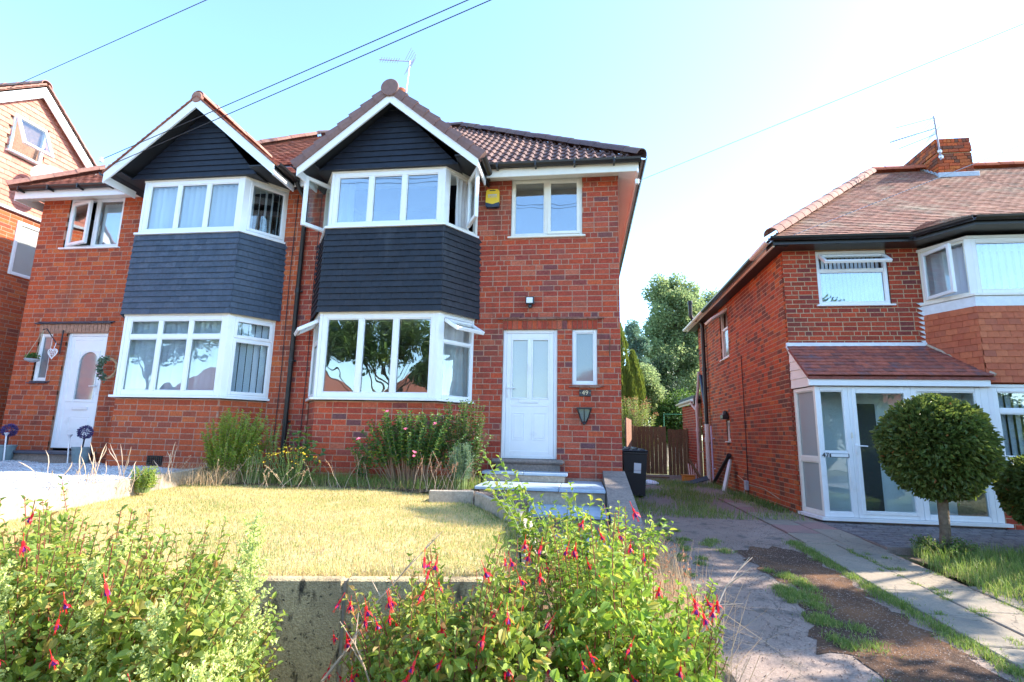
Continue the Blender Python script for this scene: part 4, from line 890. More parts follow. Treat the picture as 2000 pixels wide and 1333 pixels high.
# porch roof
e = Vector((3.52, 8.74, 1.02)); vR = Vector((0, .76, .60)).normalized(); sR = math.hypot(.76, .60)
mb = MB(); mb.prism([(3.54, 8.76, 1.0), (6.2, 8.76, 1.0), (5.72, 9.5, 1.585), (3.54, 9.5, 1.585)], (0, 0, -.04)); pr = mb.build('porch_roof', M['tile_porch'], po)
lay(pr, 'roof_tile', 'tile', M['tile_porch'], (0, 8.74, 1.015), (1, 0, 0), vR, tile_cells([(3.52, 0), (6.2, 0), (5.73, sR), (3.52, sR)], .1, .165), 150)
mb = MB(); mb.box(3.56, 6.14, 8.78, 8.84, .862, 1.0, .005); mb.build('fascia', M['upvc'], po)
mb = MB(); mb.box(3.51, 5.74, 9.455, 9.492, 1.56, 1.665, .008); mb.prism([(3.51, 9.455, 1.56), (5.74, 9.455, 1.56), (5.74, 9.40, 1.53), (3.51, 9.40, 1.53)], (0, 0, .012)); mb.build('lead_flashing', M['step_lead'], pr)
mb = MB(); mb.tube([(6.2, 8.76, 1.04), (5.73, 9.48, 1.62)], .03, 6); mb.build('mortar_fillet', M['concrete'], pr)
for i in range(5):
    z = .87+i*.15; yb = 8.86+max(0, (z-.98))*1.15; 
    mb = MB(); z2 = z+.147; yb2 = 8.86+max(0, (z2-.98))*1.15
    xx = lambda y: 3.555+(.11)*(9.5-y)/.65
    mb.add([(xx(yb)-.012, yb, z), (xx(9.49)-.012, 9.49, z), (xx(9.49)-.002, 9.49, z2), (xx(yb2)-.002, yb2, z2), (xx(yb)+.02, yb, z), (xx(9.49)+.02, 9.49, z), (xx(9.49)+.02, 9.49, z2), (xx(yb2)+.02, yb2, z2)],
           [(0, 3, 2, 1), (4, 5, 6, 7), (0, 1, 5, 4), (2, 3, 7, 6), (0, 4, 7, 3), (1, 2, 6, 5)])
    mb.build('cladding_board', M['upvc_old'], po)
# rear side extension with flat roof
EX = thing('brick_extension', (4.5, 18, -1.25), 'low flat-roofed brick extension behind house 47 with cream gutter', 'building')
wl = brick_wall(EX, (3.45, 18.9, 0), (0, -1, 0), 2.38, -1.3, 1.05, C47, L47, M['brick47'], M['mortar47'], [], 120, bond='garden')
mb = MB(); mb.box(3.6, 8, 16.6, 18.85, .9, 1.05); mb.build('ceiling_slab', M['mortar47'], EX)
mb = MB(); mb.box(3.36, 8, 16.53, 19.0, 1.17, 1.3, .01); mb.build('flat_roof', mat('green_grey_felt', (.10, .12, .10), .9), EX)
mb = MB(); mb.box(3.34, 3.36, 16.53, 19.0, 1.04, 1.2); gutter(mb, [(3.29, 16.5, 1.15), (3.29, 19.05, 1.15)], .055); mb.build('gutter', M['upvc_old'], EX)
# pipes on the side wall
def pipe(name, lab, pts, r, m, brackets=(), n=12, cat='pipe', collars=()):
    t = thing(name, pts[-1], lab, cat); mb = MB(); mb.tube(pts, r, n); mb.build('pipe', m, t)
    for (p, d) in collars: b = MB(); b.lathe(p, [(r+.012, 0), (r+.014, .02), (r+.014, .08), (r+.01, .1)], n); b.build('collar', m, t)
    for z in brackets: b = MB(); b.box(pts[-1][0]-.01, 3.565, pts[-1][1]-.02, pts[-1][1]+.02, z, z+.03); b.build('bracket', m, t)
    return t
SX = 3.47
t = pipe('soil_pipe', 'black soil pipe bending over the eaves with its lower length painted white', [(3.15, 15.45, 3.95), (3.15, 15.45, 3.55), (3.2, 15.45, 3.42), (3.42, 15.45, 3.36), (3.47, 15.45, 3.25), (3.47, 15.45, .4)], .055, M['pipe_black'], (2.6, 1.4), collars=(((3.15, 15.45, 3.87), 0), ((3.47, 15.45, 1.9), 0)))
mb = MB(); mb.tube([(3.47, 15.45, .4), (3.47, 15.45, -1.3)], .058, 12); mb.lathe((3.47, 15.45, -.1), [(.07, 0), (.075, .04), (.075, .1), (.07, .14)], 12); mb.build('lower_pipe', M['pipe_white'], t)
pipe('waste_pipe', 'thin pale lilac waste pipe standing just right of the soil pipe', [(3.49, 15.05, .35), (3.49, 15.05, -1.35)], .022, mat('lilac_pipe', (.55, .45, .6), .5), (0, -.8))
pipe('rain_pipe', 'faded pink rainwater pipe standing left of the white-footed soil pipe', [(3.45, 16.1, 1.95), (3.45, 16.3, 1.45), (3.42, 16.42, 1.1), (3.42, 16.42, -1.25)], .04, M['pipe_pink'], (.6, -.4), collars=(((3.42, 16.42, .9), 0), ((3.42, 16.42, .2), 0)))
pipe('elbow_pipe', 'short pink elbow pipe joining the extension gutter to the pink rain pipe', [(3.30, 16.7, 1.12), (3.32, 16.6, 1.0), (3.40, 16.46, .85)], .035, M['pipe_pink'], ())
pipe('branch_pipe', 'short blue-black branch pipe leaning into the soil pipe above the extension', [(3.5, 16.1, 1.85), (3.49, 15.6, .95)], .05, M['navy'], ())
t = thing('leaning_pipe', (3.4, 14.2, -1.2), 'black drain pipe length leaning diagonally against the brick side wall', 'pipe')
mb = MB(); mb.tube([(3.5, 13.42, -.38), (3.47, 14.95, -1.15)], .045, 10); mb.build('pipe', M['pipe_black'], t); b = MB(); b.lathe((3.5, 13.42, -.38), [(.055, 0), (.055, .1)], 10, axis=(0, .9, -.45)); b.build('socket', M['pipe_black'], t)
t = thing('leaning_board', (3.3, 13.2, -1.3), 'pale rounded-top ironing board leaning against the side wall of house 47', 'ironing board')
pts = [(-.13, 0), (.13, 0), (.13, .5), (.1, .66), (.05, .76), (0, .78), (-.05, .76), (-.1, .66), (-.13, .5)]
mb = MB(); mb.prism([(3.30+.2*(z/.8), 13.25+x, -1.25+z) for x, z in pts], (-.025, 0, .008)); b = mb.build('board_top', M['board_pale'], t)
pts2 = [(x*.82, .04+z*.93) for x, z in pts]; mb = MB(); mb.prism([(3.272+.2*(z/.8), 13.25+x, -1.24+z) for x, z in pts2], (-.006, 0, .002)); mb.build('cover', M['paper'], t)
t = thing('wall_vent', (3.5, 13.62, .5), 'sooty black cowl vent above the small side window', 'vent')
mb = MB(); mb.box(3.42, 3.56, 13.5, 13.78, .48, .6, .02); mb.build('cowl', M['black'], t); mb = MB(); mb.lathe((3.50, 13.6, .6), [(.06, 0), (.05, .08)], 12); mb.build('flue', M['black'], t)
mb = MB(); mb.tube([(3.553, 12.22, 1.86), (3.55, 12.2, 0), (3.553, 12.25, -1.2)], .008, 5); tag(mb.build('wall_cable'.replace('wall_', 'earth_'), M['wire']), 'black cable hanging down the middle of the sunless side wall', 'cable')
mb = MB(); mb.tube([(3.55, 13.0, -.82), (3.54, 12.2, -.95), (3.55, 11.2, -.95), (3.545, 10.4, -1.05)], .008, 5); tag(mb.build('hose', M['rope']), 'thin yellow hose strung low along the side wall', 'hose')
t = thing('meter_box', (3.53, 12.28, -1.0), 'small grey tap box low on the side wall of house 47', 'box'); mb = MB(); mb.box(3.5, 3.56, 12.2, 12.36, -1.08, -.88, .01); mb.build('body', M['lead'], t); mb = MB(); mb.tube([(3.48, 12.28, -1.08), (3.48, 12.28, -1.25)], .012, 6); mb.build('spout', M['metal'], t)
# =============================================================== the other half of that semi, right edge of the picture
H45 = thing('brick_house', (11.6, 9.5, -1.25), 'far half of the right-hand semi, only its roof slope showing right of the chimney', 'house')
mb = MB(); wall_back(mb, (8.94, 9.5, 0), (1, 0, 0), 5.36, -1.3, 3.36, [(1.0, 3.0, .0, .95), (1, 3, 2.3, 3.2), (3.8, 4.8, -1.2, .8)]); wl = mb.build('wall', M['brick47'], H45)
mb = MB(); mb.box(8.95, 14.3, 16.4, 16.5, -1.3, 3.36); mb.box(14.2, 14.3, 9.6, 16.4, -1.3, 3.36); mb.box(8.95, 14.2, 9.6, 16.4, 3.3, 3.35); mb.build('side_wall', M['brickside'], H45)
for z0_ in (0.0, 2.3): window(H45, (9.94, 9.53, z0_), (1, 0, 0), 2, .93, 3, None, M['upvc'], M['glass'])
mb = MB(); mb.box(12.74, 13.74, 9.54, 9.6, -1.2, .8, .01); mb.build('door', M['upvc'], H45)
mb = MB(); V_ = [(8.94, ey, ez), (14.6, ey, ez), (14.6, 16.85, ez), (8.94, 16.85, ez), (8.94, ry, rz), (10.8, ry, rz)]
mb.add(V_, [(0, 1, 5, 4), (1, 2, 5), (2, 3, 4, 5), (0, 3, 2, 1)]); rf = mb.build('roof', M['soffit'], H45)
lay(rf, 'roof_tile', 'tile', M['tile_old'], (0, ey, ez+.01), (1, 0, 0), v_ if False else Vector((0, ry-ey, rz-ez)).normalized(), tile_cells([(8.94, 0), (14.6, 0), (10.8, SL), (8.94, SL)], .1, .168), 60, 'roof_tiles_beyond', .001, .003)
half_round(rf, 'ridge_tile', (9.0, ry, rz+.05), (10.8, ry, rz+.05), .13, M['tile_hang'], 6)
mb = MB(); q = [(8.94, 8.5, 3.475), (11.9, 8.5, 3.475), (12.3, 9.14, 3.475), (12, 10.3, 4.385), (8.94, 10.3, 4.385)]; mb.prism(q, (0, 0, -.05)); mb.build('bay_roof', M['tile_old'], H45)
# =============================================================== leftmost house, tile hung gable
HL = thing('brick_house', (-14, 8.7, -.6), 'sunlit house at the far left with a tile-hung gable, open loft window and brick below', 'house')
GX = -11.6; ya, yb, yap, zap, zt, ze = 5.3, 12.1, 8.72, 7.12, 4.36, 4.2
u = (0, 1, 0)
hl = [(8.78-ya, 9.42-ya, 3.02, 4.16)]
wl = brick_wall(HL, (GX, ya, 0), u, yb-ya, -.7, 4.36, .08, .23, M['brick51'], M['mortar49'], hl, 250, bond='garden')
hw = (8.34, 9.0, 5.5, 6.34)
poly = [(0, 0), (yb-ya, 0), (yap-ya, zap-zt)]
mb = MB(); mb.prism([(GX-.02, ya, zt-.02), (GX-.02, yb, zt-.02), (GX-.02, yap, zap)], (-.1, 0, 0)); gt = mb.build('gable', M['mortar49'], HL)
cl = []
for c in tile_cells([(0, 0), (yb-ya, 0), (yap-ya, zap-zt)], .105, .17, .011, ragged=.003):
    a = (c[0]+c[1])/2+ya; z = (c[2]+c[3])/2+zt
    if hw[0]-.02 < a < hw[1]+.02 and hw[2]-.04 < z < hw[3]: continue
    cl.append(c)
lay(gt, 'hanging_tile', 'tile', mat('pale_hanging_tile', [(.50, .20, .14), (.56, .23, .165), (.45, .165, .12), (.53, .21, .15)], .85, (20, .12)), (GX+.0, ya, zt), u, Z, cl, 300, 'hanging_tiles_beyond', 0, .0015)
mb = MB(); mb.box(GX-.0, GX+.06, ya, yb, zt-.06, zt, .005); mb.build('lead_flashing', M['lead'], gt)
def side_win(z0_, z1_, y0_, y1_, **k): return window(HL, (GX+.03, y0_, z0_), u, y1_-y0_, z1_-z0_, 1, None, M['upvc'], **k)
sw_ = side_win(hw[2], hw[3], hw[0], hw[1], skip=((0, 0),), name='loft_window', sill=1)
mb = MB(); mb.box(GX-.5, GX-.05, hw[0], hw[1], hw[2], hw[3]); mb.build('interior', M['roomd'], HL)
v_ = Vector((.42, 0, -.9)).normalized(); sash_open(HL, Vector((GX+.05, hw[0]+.02, hw[3]-.02))+v_*.72, u, .62, .72, M['glass'], 'open_casement', -v_)
side_win(3.02, 4.16, 8.78, 9.42, glass=M['frost_pale'], name='side_window')
mb = MB(); mb.box(GX-.5, GX-.12, 8.7, 9.5, 2.95, 4.2); mb.build('interior', M['room'], HL)
for s_, ye in ((-1, ya-.25), (1, yb+.25)):
    zE = zap-(abs(ye-yap))*((zap-ze)/(yap-ya)) if s_ < 0 else zap-(abs(ye-yap))*((zap-ze)/(yb-yap))
    a_, b_ = Vector((GX+.14, yap, zap+.1)), Vector((GX+.14, ye, zE+.1))
    mb = MB(); mb.prism([a_, b_, b_-Z*.26, a_-Z*.28], (-.03, 0, 0)); mb.build('bargeboard', M['upvc'], HL)
    mb = MB(); mb.prism([a_+Vector((0, 0, .02)), b_+Vector((0, 0, .02)), b_-Vector((0, 0, .04)), a_-Vector((0, 0, .04))], (-6.5, 0, 0)); rr_ = mb.build('roof', M['tile_old'], HL)
    nseg = 26; nrm = Vector((0, s_*(zap-zE), abs(ye-yap))).normalized()
    for i in range(nseg):
        p, q = b_+(a_-b_)*(i/nseg), b_+(a_-b_)*((i+1)/nseg)
        m2 = MB(); m2.prism([p+nrm*.03, q+nrm*.02, q+nrm*.05, p+nrm*.06], (-.34, 0, 0)); m2.v = [(x+.03, y, z) for x, y, z in m2.v]; m2.build('verge_tile', M['ridge_pink'], rr_)
half_round(rr_, 'ridge_tile', (GX+.16, yap, zap+.09), (GX-2.2, yap, zap+.09), .12, M['ridge_pink'], 7)
mb = MB(); mb.box(GX-6, GX-.1, ya, ya+.1, -.7, 4.3); mb.box(GX-6, GX-.1, yb-.1, yb, -.7, 4.3); mb.build('front_wall', M['brick51'], HL)
# satellite dish
t = thing('satellite_dish', (-11.4, 8.9, 4.9), 'grey satellite dish low on the sunlit tile-hung gable', 'satellite dish')
dv = Vector((.8, -.45, .32)).normalized(); C_ = Vector((-11.15, 8.92, 5.12)); a_ = dv.cross(Z).normalized(); b_ = a_.cross(dv); vs = []
for k_, off_ in ((0, 0), (1, -.006)):
    for i in range(6):
        for j in range(24):
            r_ = .33*i/5; an = 2*math.pi*j/24; vs.append(C_+(a_*math.cos(an)*r_*1.05+b_*math.sin(an)*r_)+dv*(.5*r_*r_+off_))
fs = []
for k_ in (0, 1):
    for i in range(5):
        for j in range(24):
            q = (k_*144+i*24+j, k_*144+i*24+(j+1) % 24, k_*144+(i+1)*24+(j+1) % 24, k_*144+(i+1)*24+j); fs.append(q if k_ == 0 else q[::-1])
mb = MB(); mb.add(vs, fs, 0, True); mb.build('dish', mat('dish_grey', (.42, .36, .34), .6), t)
mb = MB(); mb.tube([C_-dv*.01, C_-dv*.1+Vector((-.1, 0, -.05)), (-11.58, 8.95, 4.8)], .02, 8); mb.build('bracket', M['metal'], t)
mb = MB(); mb.tube([C_-b_*.3, C_+dv*.3-b_*.1], .01, 6); mb.obox(C_+dv*.3-b_*.1, a_, b_, dv, -.03, .03, -.02, .02, -.02, .05, .005); mb.build('feed_arm', M['metal'], t)
# =============================================================== plant helpers
def lm(name, cols, t=.35, rough=.5, spec=.4): return mat(name, cols, rough, None, None, spec, transl=t)
LF = dict(
 fuchsia=lm('fuchsia_leaf', [(.15, .23, .045), (.22, .31, .055), (.29, .37, .065), (.11, .18, .04), (.38, .43, .09), (.36, .22, .08)], .45),
 bright=lm('bright_leaf', [(.20, .32, .05), (.27, .40, .07), (.15, .26, .045), (.33, .42, .08), (.4, .38, .08)], .42),
 pale=lm('pale_green_leaf', [(.25, .34, .10), (.32, .42, .12), (.2, .29, .08), (.38, .45, .16)], .4),
 bud=lm('bud_green', [(.52, .58, .20), (.62, .64, .26), (.44, .52, .16)], .3),
 mid=lm('mid_green_leaf', [(.08, .15, .035), (.11, .20, .05), (.06, .12, .03), (.15, .24, .06)], .35),
 rose=lm('rose_leaf', [(.05, .13, .04), (.07, .17, .05), (.10, .2, .05), (.22, .28, .05)], .3),
 laurel=lm('topiary_leaf', [(.07, .11, .03), (.095, .14, .035), (.13, .18, .045), (.08, .12, .03), (.19, .22, .06)], .42, .42, .4),
 rust=lm('rusty_leaf', [(.35, .12, .04), (.4, .18, .07)], .3),
 straw=lm('straw', [(.50, .36, .20), (.58, .43, .25), (.42, .29, .17), (.62, .46, .30)], .25, .8, .1),
 rusty=lm('rusty_stalk', [(.40, .20, .11), (.48, .26, .15), (.34, .16, .09)], .2, .8, .1),
 grass=lm('green_grass', [(.12, .20, .045), (.17, .27, .055), (.10, .17, .04), (.25, .32, .09), (.34, .34, .14)], .4),
 lawn=lm('lawn_blade', [(.62, .48, .23), (.68, .53, .28), (.56, .46, .20), (.44, .43, .15), (.60, .42, .24)], .3, .8, .1),
 conifer=lm('conifer_green', [(.20, .25, .05), (.25, .30, .06), (.14, .20, .04)], .2),
 birch=lm('tree_leaf_soft', [(.21, .28, .13), (.26, .33, .15), (.16, .23, .10), (.34, .38, .2)], .5),
 dark=lm('dark_evergreen', [(.04, .07, .04), (.055, .10, .045), (.075, .12, .05)], .2),
 grey=lm('grey_green_leaf', [(.14, .22, .15), (.18, .27, .18)], .25),
 petal=lm('fuchsia_red', [(.75, .015, .02), (.85, .04, .035), (.6, .01, .03)], .3), purple=lm('fuchsia_purple', [(.18, .01, .22), (.12, .01, .2)], .2),
 pinkp=lm('pink_rose_petal', [(.8, .12, .25), (.85, .25, .35)], .3), yel=lm('yellow_petal', [(.85, .6, .03), (.8, .5, .02)], .3), viol=lm('violet_petal', [(.4, .12, .6)], .3),
 lav=lm('lavender', [(.12, .08, .25), (.16, .1, .3)], .2))
STEM = dict(red=mat('reddish_stem', [(.35, .07, .06), (.25, .08, .05), (.20, .12, .06)], .7), green=mat('green_stem', [(.18, .25, .07), (.22, .28, .1)], .7), brown=mat('brown_twig', [(.22, .15, .1), (.3, .2, .14)], .85), dry=mat('dry_twig', [(.5, .38, .27), (.42, .3, .22)], .85))
LT = np.array([(0, 0, 0), (.5, .33, .16), (.40, .68, .14), (0, 1, -.08), (-.40, .68, .14), (-.5, .33, .16)], np.float32)
LFc = [(0, 1, 2, 3), (0, 3, 4, 5)]
_leafme = {}
def leaves(parent, P, D, N, size, m, width=.5, n_single=0, name='leaf', stuff='foliage', thick=1.0):
    P = np.asarray(P, np.float32); D = np.asarray(D, np.float32); N = np.asarray(N, np.float32); size = np.asarray(size, np.float32)
    D = D/np.maximum(np.linalg.norm(D, axis=1, keepdims=True), 1e-6); X = np.cross(D, N); X /= np.maximum(np.linalg.norm(X, axis=1, keepdims=True), 1e-6); N = np.cross(X, D)
    order = np.argsort(np.linalg.norm(P-np.array([0, 0, 0]), axis=1)/size); n = len(P); single = []
    if n_single:
        for i in order:
            p = px(P[i])
            if p[2] > 0 and 0 < p[0] < 2000 and 0 < p[1] < 1333: single.append(i)
            if len(single) >= n_single: break
    if single:
        k = (m.name, width)
        if k not in _leafme:
            me = bpy.data.meshes.new('leaf'); me.from_pydata([(a*width, b, c*width*2) for a, b, c in LT.tolist()], [], LFc); me.materials.append(m); _leafme[k] = me
        off = wpos(parent)
        for i in single:
            s = float(size[i]); o = bpy.data.objects.new(name, _leafme[k]); COL.objects.link(o); o.parent = parent; x, d, nn, p = X[i], D[i], N[i], P[i]
            o.matrix_basis = Matrix(((x[0]*s, d[0]*s, nn[0]*s, p[0]-off.x), (x[1]*s, d[1]*s, nn[1]*s, p[1]-off.y), (x[2]*s, d[2]*s, nn[2]*s, p[2]-off.z), (0, 0, 0, 1)))
    keep = np.ones(n, bool); keep[single] = False
    if keep.any():
        P, D, N, X, size = P[keep], D[keep], N[keep], X[keep], size[keep]; T = LT*np.array([width, 1, width*2], np.float32)
        V = P[:, None]+size[:, None, None]*(X[:, None]*T[None, :, 0:1]+D[:, None]*T[None, :, 1:2]+N[:, None]*T[None, :, 2:3])
        F = (np.array(LFc)[None]+6*np.arange(len(P))[:, None, None]).reshape(-1, 4); return np_mesh(stuff, V.reshape(-1, 3), F, m, parent, 'stuff')
def rdir(n, up=0):
    v = nr.normal(size=(n, 3)); v[:, 2] += up; return v/np.linalg.norm(v, axis=1, keepdims=True)
def blades(name, P, h, lean, m, wid=.004, kind='stuff', parent=None, seg=2):
    """curved grass blades, P (n,3) feet, h heights"""
    n = len(P); P = np.asarray(P); h = np.asarray(h)[:, None]; a = nr.uniform(0, 2*math.pi, n); d = np.stack([np.cos(a), np.sin(a), np.zeros(n)], 1); s = np.stack([-np.sin(a), np.cos(a), np.zeros(n)], 1); b = nr.uniform(0, 1, n)*2*math.pi
    s = np.stack([np.cos(b), np.sin(b), np.zeros(n)], 1); L = np.abs(nr.normal(0, lean, n))[:, None]
    mid = P+d*h*L*.35+np.array([0, 0, 1])*h*.55; tip = P+d*h*L+np.array([0, 0, 1])*h*np.sqrt(np.maximum(.05, 1-np.minimum(L, .95)**2)); w_ = np.asarray(wid)*np.ones(n); w_ = w_[:, None]
    V = np.stack([P-s*w_, P+s*w_, mid+s*w_*.7, mid-s*w_*.7, tip+s*w_*.15, tip-s*w_*.15], 1); F = np.array([(0, 1, 2, 3), (3, 2, 4, 5)])[None]+6*np.arange(n)[:, None, None]
    o = np_mesh(name, V.reshape(-1, 3), F.reshape(-1, 4), m, parent, kind); return o
def arch_stem(base, tip, bow, n=7):
    b, t = Vector(base), Vector(tip); out = []
    for i in range(n+1):
        f = i/n; p = b.lerp(t, f); p += Vector((0, 0, bow*math.sin(math.pi*min(1, f*1.0))*.6)); p.x += .01*math.sin(9*f+b.x*31); p.y += .01*math.cos(7*f+b.y*23); out.append(p)
    return out
def stemmed(T, stems, leafm, stemm, lsize, gap, width=.5, start=.3, n_single=0, pair=True, r=.004, outw=.7, stemname='stems', jitter=.3, updir=.35):
    """leaves in pairs along stems; one joined part for the many twigs"""
    mb = MB(); P = []; D = []; N = []; Sz = []; ends = []
    for st in stems:
        k = len(st); mb.tube(st, [r*(1-.7*i/(k-1)) for i in range(k)], 4, cap=False); ends.append(st[-1])
        Ls = [(st[i+1]-st[i]).length for i in range(k-1)]; tot = sum(Ls); s = tot*start; tw = rng.uniform(0, 6.28)
        while s < tot:
            acc = 0
            for i, l in enumerate(Ls):
                if acc+l >= s or i == k-2: break
                acc += l
            f = min(1, (s-acc)/max(l, 1e-5)); p = st[i].lerp(st[i+1], f); t = (st[i+1]-st[i]).normalized(); a = t.orthogonal().normalized(); b = t.cross(a); tw += 1.4
            for q in ((0, math.pi) if pair else (rng.uniform(0, 6.28),)):
                an = tw+q; d = (a*math.cos(an)+b*math.sin(an))*outw+t*.55+Vector((rng.uniform(-jitter, jitter), rng.uniform(-jitter, jitter), rng.uniform(-jitter, jitter)-.15))
                nn = Vector((rng.uniform(-.5, .5), rng.uniform(-.6, .3), 1))*updir+t*.4
                sz = lsize*rng.uniform(.6, 1.25)*(1-.35*(s/tot)**3); P.append(p); D.append(d); N.append(nn); Sz.append(sz)
            s += gap*rng.uniform(.7, 1.3)
    tag(mb.build(stemname, stemm, T), kind='stuff')
    if P: leaves(T, [tuple(p) for p in P], [tuple(p) for p in D], [tuple(p) for p in N], Sz, leafm, width, n_single)
    return ends
def shrub(name, label, cat, base, rad, h, nst, leafm, stemm, lsize, gap, group=None, n_single=0, width=.5, start=.25, spread=1.0, r=.005, lean=(0, 0), pair=True, low=.25, bow=.12):
    T = thing(name, base, label, cat, group); stems = []
    for i in range(nst):
        a = rng.uniform(0, 2*math.pi); q = math.sqrt(rng.random()); b0 = Vector(base)+Vector((math.cos(a)*rad[0]*.35*q, math.sin(a)*rad[1]*.35*q, 0))
        zf = low+(1-low)*rng.random()**.7; rr = math.sqrt(max(0, 1-(2*zf-1)**2*.75))*q*spread
        tip = Vector(base)+Vector((math.cos(a)*rad[0]*rr+lean[0]*zf, math.sin(a)*rad[1]*rr+lean[1]*zf, h*zf)); stems.append(arch_stem(b0, tip, bow*h))
    ends = stemmed(T, stems, leafm, stemm, lsize, gap, width, start, n_single, pair, r); return T, ends
def bush_mass(T, c, rad, n, lsize, m, shell=.35, lump=0, clumps=0, clump_r=.25, width=.5, n_single=0, name='foliage', squash=1, up=.3):
    """leaf volume: an uneven ellipsoid built of clumps"""
    c = np.array(c, float); rad = np.array(rad, float)
    if clumps:
        v = rdir(clumps); q = nr.uniform(.25, 1, clumps)**.5; C = c+v*rad*q[:, None]*.86; idx = nr.integers(0, clumps, n); cr = clump_r*nr.uniform(.6, 1.3, clumps)
        w_ = rdir(n); rr = nr.uniform(0, 1, n)**.45; P = C[idx]+w_*(cr[idx]*rr)[:, None]*np.array([1, 1, squash]); D = w_+nr.normal(0, .45, (n, 3)); 
    else:
        w_ = rdir(n); rr = 1-nr.uniform(0, 1, n)**1.6*shell; rr = rr*(1+lump*(np.sin(w_[:, 0]*6+1)*np.sin(w_[:, 2]*7)+.6*np.sin(w_[:, 1]*11+w_[:, 2]*9))); rr = np.where(nr.uniform(0, 1, n) < .012, rr*1.09, rr) if lump else rr; P = c+w_*rad*rr[:, None]; D = w_+nr.normal(0, .5, (n, 3))
    D[:, 2] -= .15; N = rdir(n, up)+w_*.6; return leaves(T, P, D, N, lsize*nr.uniform(.6, 1.3, n), m, width, n_single, stuff=name)
def fuchsia_flower(T, p, s=1.0, name='flower'):
    key = ('fl', round(s, 1))
    if key not in _leafme:
        mb = MB(); mb.tube([(0, 0, .03), (0, 0, 0)], .0012, 4, 0); mb.lathe((0, 0, -.018), [(.004, .018), (.005, .01), (.004, 0)], 6, 0)
        for k in range(4):
            a = k*math.pi/2+.4; c_, s_ = math.cos(a), math.sin(a); P = lambda r, z, w_: [(c_*r-s_*w_, s_*r+c_*w_, z), (c_*r+s_*w_, s_*r-c_*w_, z)]
            A, B_, C_ = P(.004, -.016, .003), P(.014, -.024, .0045), P(.021, -.038, .0008); mb.add(A+B_+C_, [(0, 1, 3, 2), (2, 3, 5, 4)], 0)
        mb.lathe((0, 0, -.034), [(.004, .018), (.0075, .008), (.008, 0)], 8, 1); 
        for k in range(3): a = k*2.1; mb.tube([(0, 0, -.03), (math.cos(a)*.004, math.sin(a)*.004, -.055)], .0008, 3, 0)
        me = bpy.data.meshes.new('flower'); me.from_pydata([(a*s*.88, b*s*.88, c*s*.88) for a, b, c in mb.v], [], mb.f); me.materials.append(LF['petal']); me.materials.append(LF['purple']); me.polygons.foreach_set('material_index', mb.mi); _leafme[key] = me
    o = link(name, _leafme[key], T, p); o.rotation_euler = (rng.uniform(-.5, .5), rng.uniform(-.5, .5), rng.uniform(0, 6)); return o
def disc_flower(T, p, r, m, n=5, name='flower', tilt=.6):
    mb = MB(); p = Vector(p); ax = Vector((rng.uniform(-tilt, tilt), -.7, 1)).normalized(); a = ax.orthogonal().normalized(); b = ax.cross(a); vs = [p]
    for k in range(n*2): an = math.pi*k/n; rr = r if k % 2 == 0 else r*.55; vs.append(p+(a*math.cos(an)+b*math.sin(an))*rr+ax*r*.25)
    mb.add(vs, [(0, 1+k, 1+(k+1) % (2*n)) for k in range(2*n)]); return mb.build(name, m, T)
# =============================================================== GARDEN of 49
def lx(y): return -5.25+(y-6.0)*(-.25) if y > 0 else 0
def kl(y): return -4.62-(y-3.8)*.26          # left kerb line
def krr(y):
    P = [(2.0, -.2), (2.98, -.30), (3.5, -.40), (4.9, -.57), (6.25, -1.27), (6.3, -1.45), (9, -1.45)]
    for (a, b), (c, d) in zip(P, P[1:]):
        if y <= c: return b+(d-b)*(y-a)/(c-a)
    return -1.45
def wall_y(x): return 3.02+.2*x
def lz(x, y):
    e = max(0, 1-(krr(y)-x)/1.1) if y > 3.2 else 0
    return -.775-.05*e*min(1, max(0, (y-3.6)))+.008*math.sin(x*3.1+y*1.7)+.006*math.sin(x*7.3-y*5.1)+.07*max(0, y-7.2)
lm_ = MB(); NX, NY = 44, 44; vs = []
for j in range(NY+1):
    for i in range(NX+1):
        f = i/NX; g = j/NY; xa = kl(2.4); y_ = None
        x_ = kl(3)+(krr(3)-kl(3))*f; yb_ = wall_y(x_)+.02; y_ = yb_+(8.1-yb_)*g; x_ = kl(y_)+(krr(y_)-kl(y_))*f; vs.append((x_, y_, lz(x_, y_)))
n0 = NX+1; fs = [(j*n0+i, j*n0+i+1, (j+1)*n0+i+1, (j+1)*n0+i) for j in range(NY) for i in range(NX)]
lm_.add(vs, fs, 0, True); lawn = lm_.build('lawn', M['lawn_soil'], None, 'structure')
# flower bed along the bay
mb = MB(); vs = []; nn = 60
for j, (y_, dz) in enumerate(((7.0, -.0), (7.15, .05), (7.5, .09), (8.12, .12))):
    for i in range(nn+1): x_ = -5.5+4.05*i/nn; vs.append((x_, y_+.06*math.sin(x_*4)*(j == 0), -.775+dz+.02*math.sin(x_*9+j)))
mb.add(vs, [(j*(nn+1)+i, j*(nn+1)+i+1, (j+1)*(nn+1)+i+1, (j+1)*(nn+1)+i) for j in range(3) for i in range(nn)], 0, True); mb.build('flower_bed', M['soil'], None, 'structure')
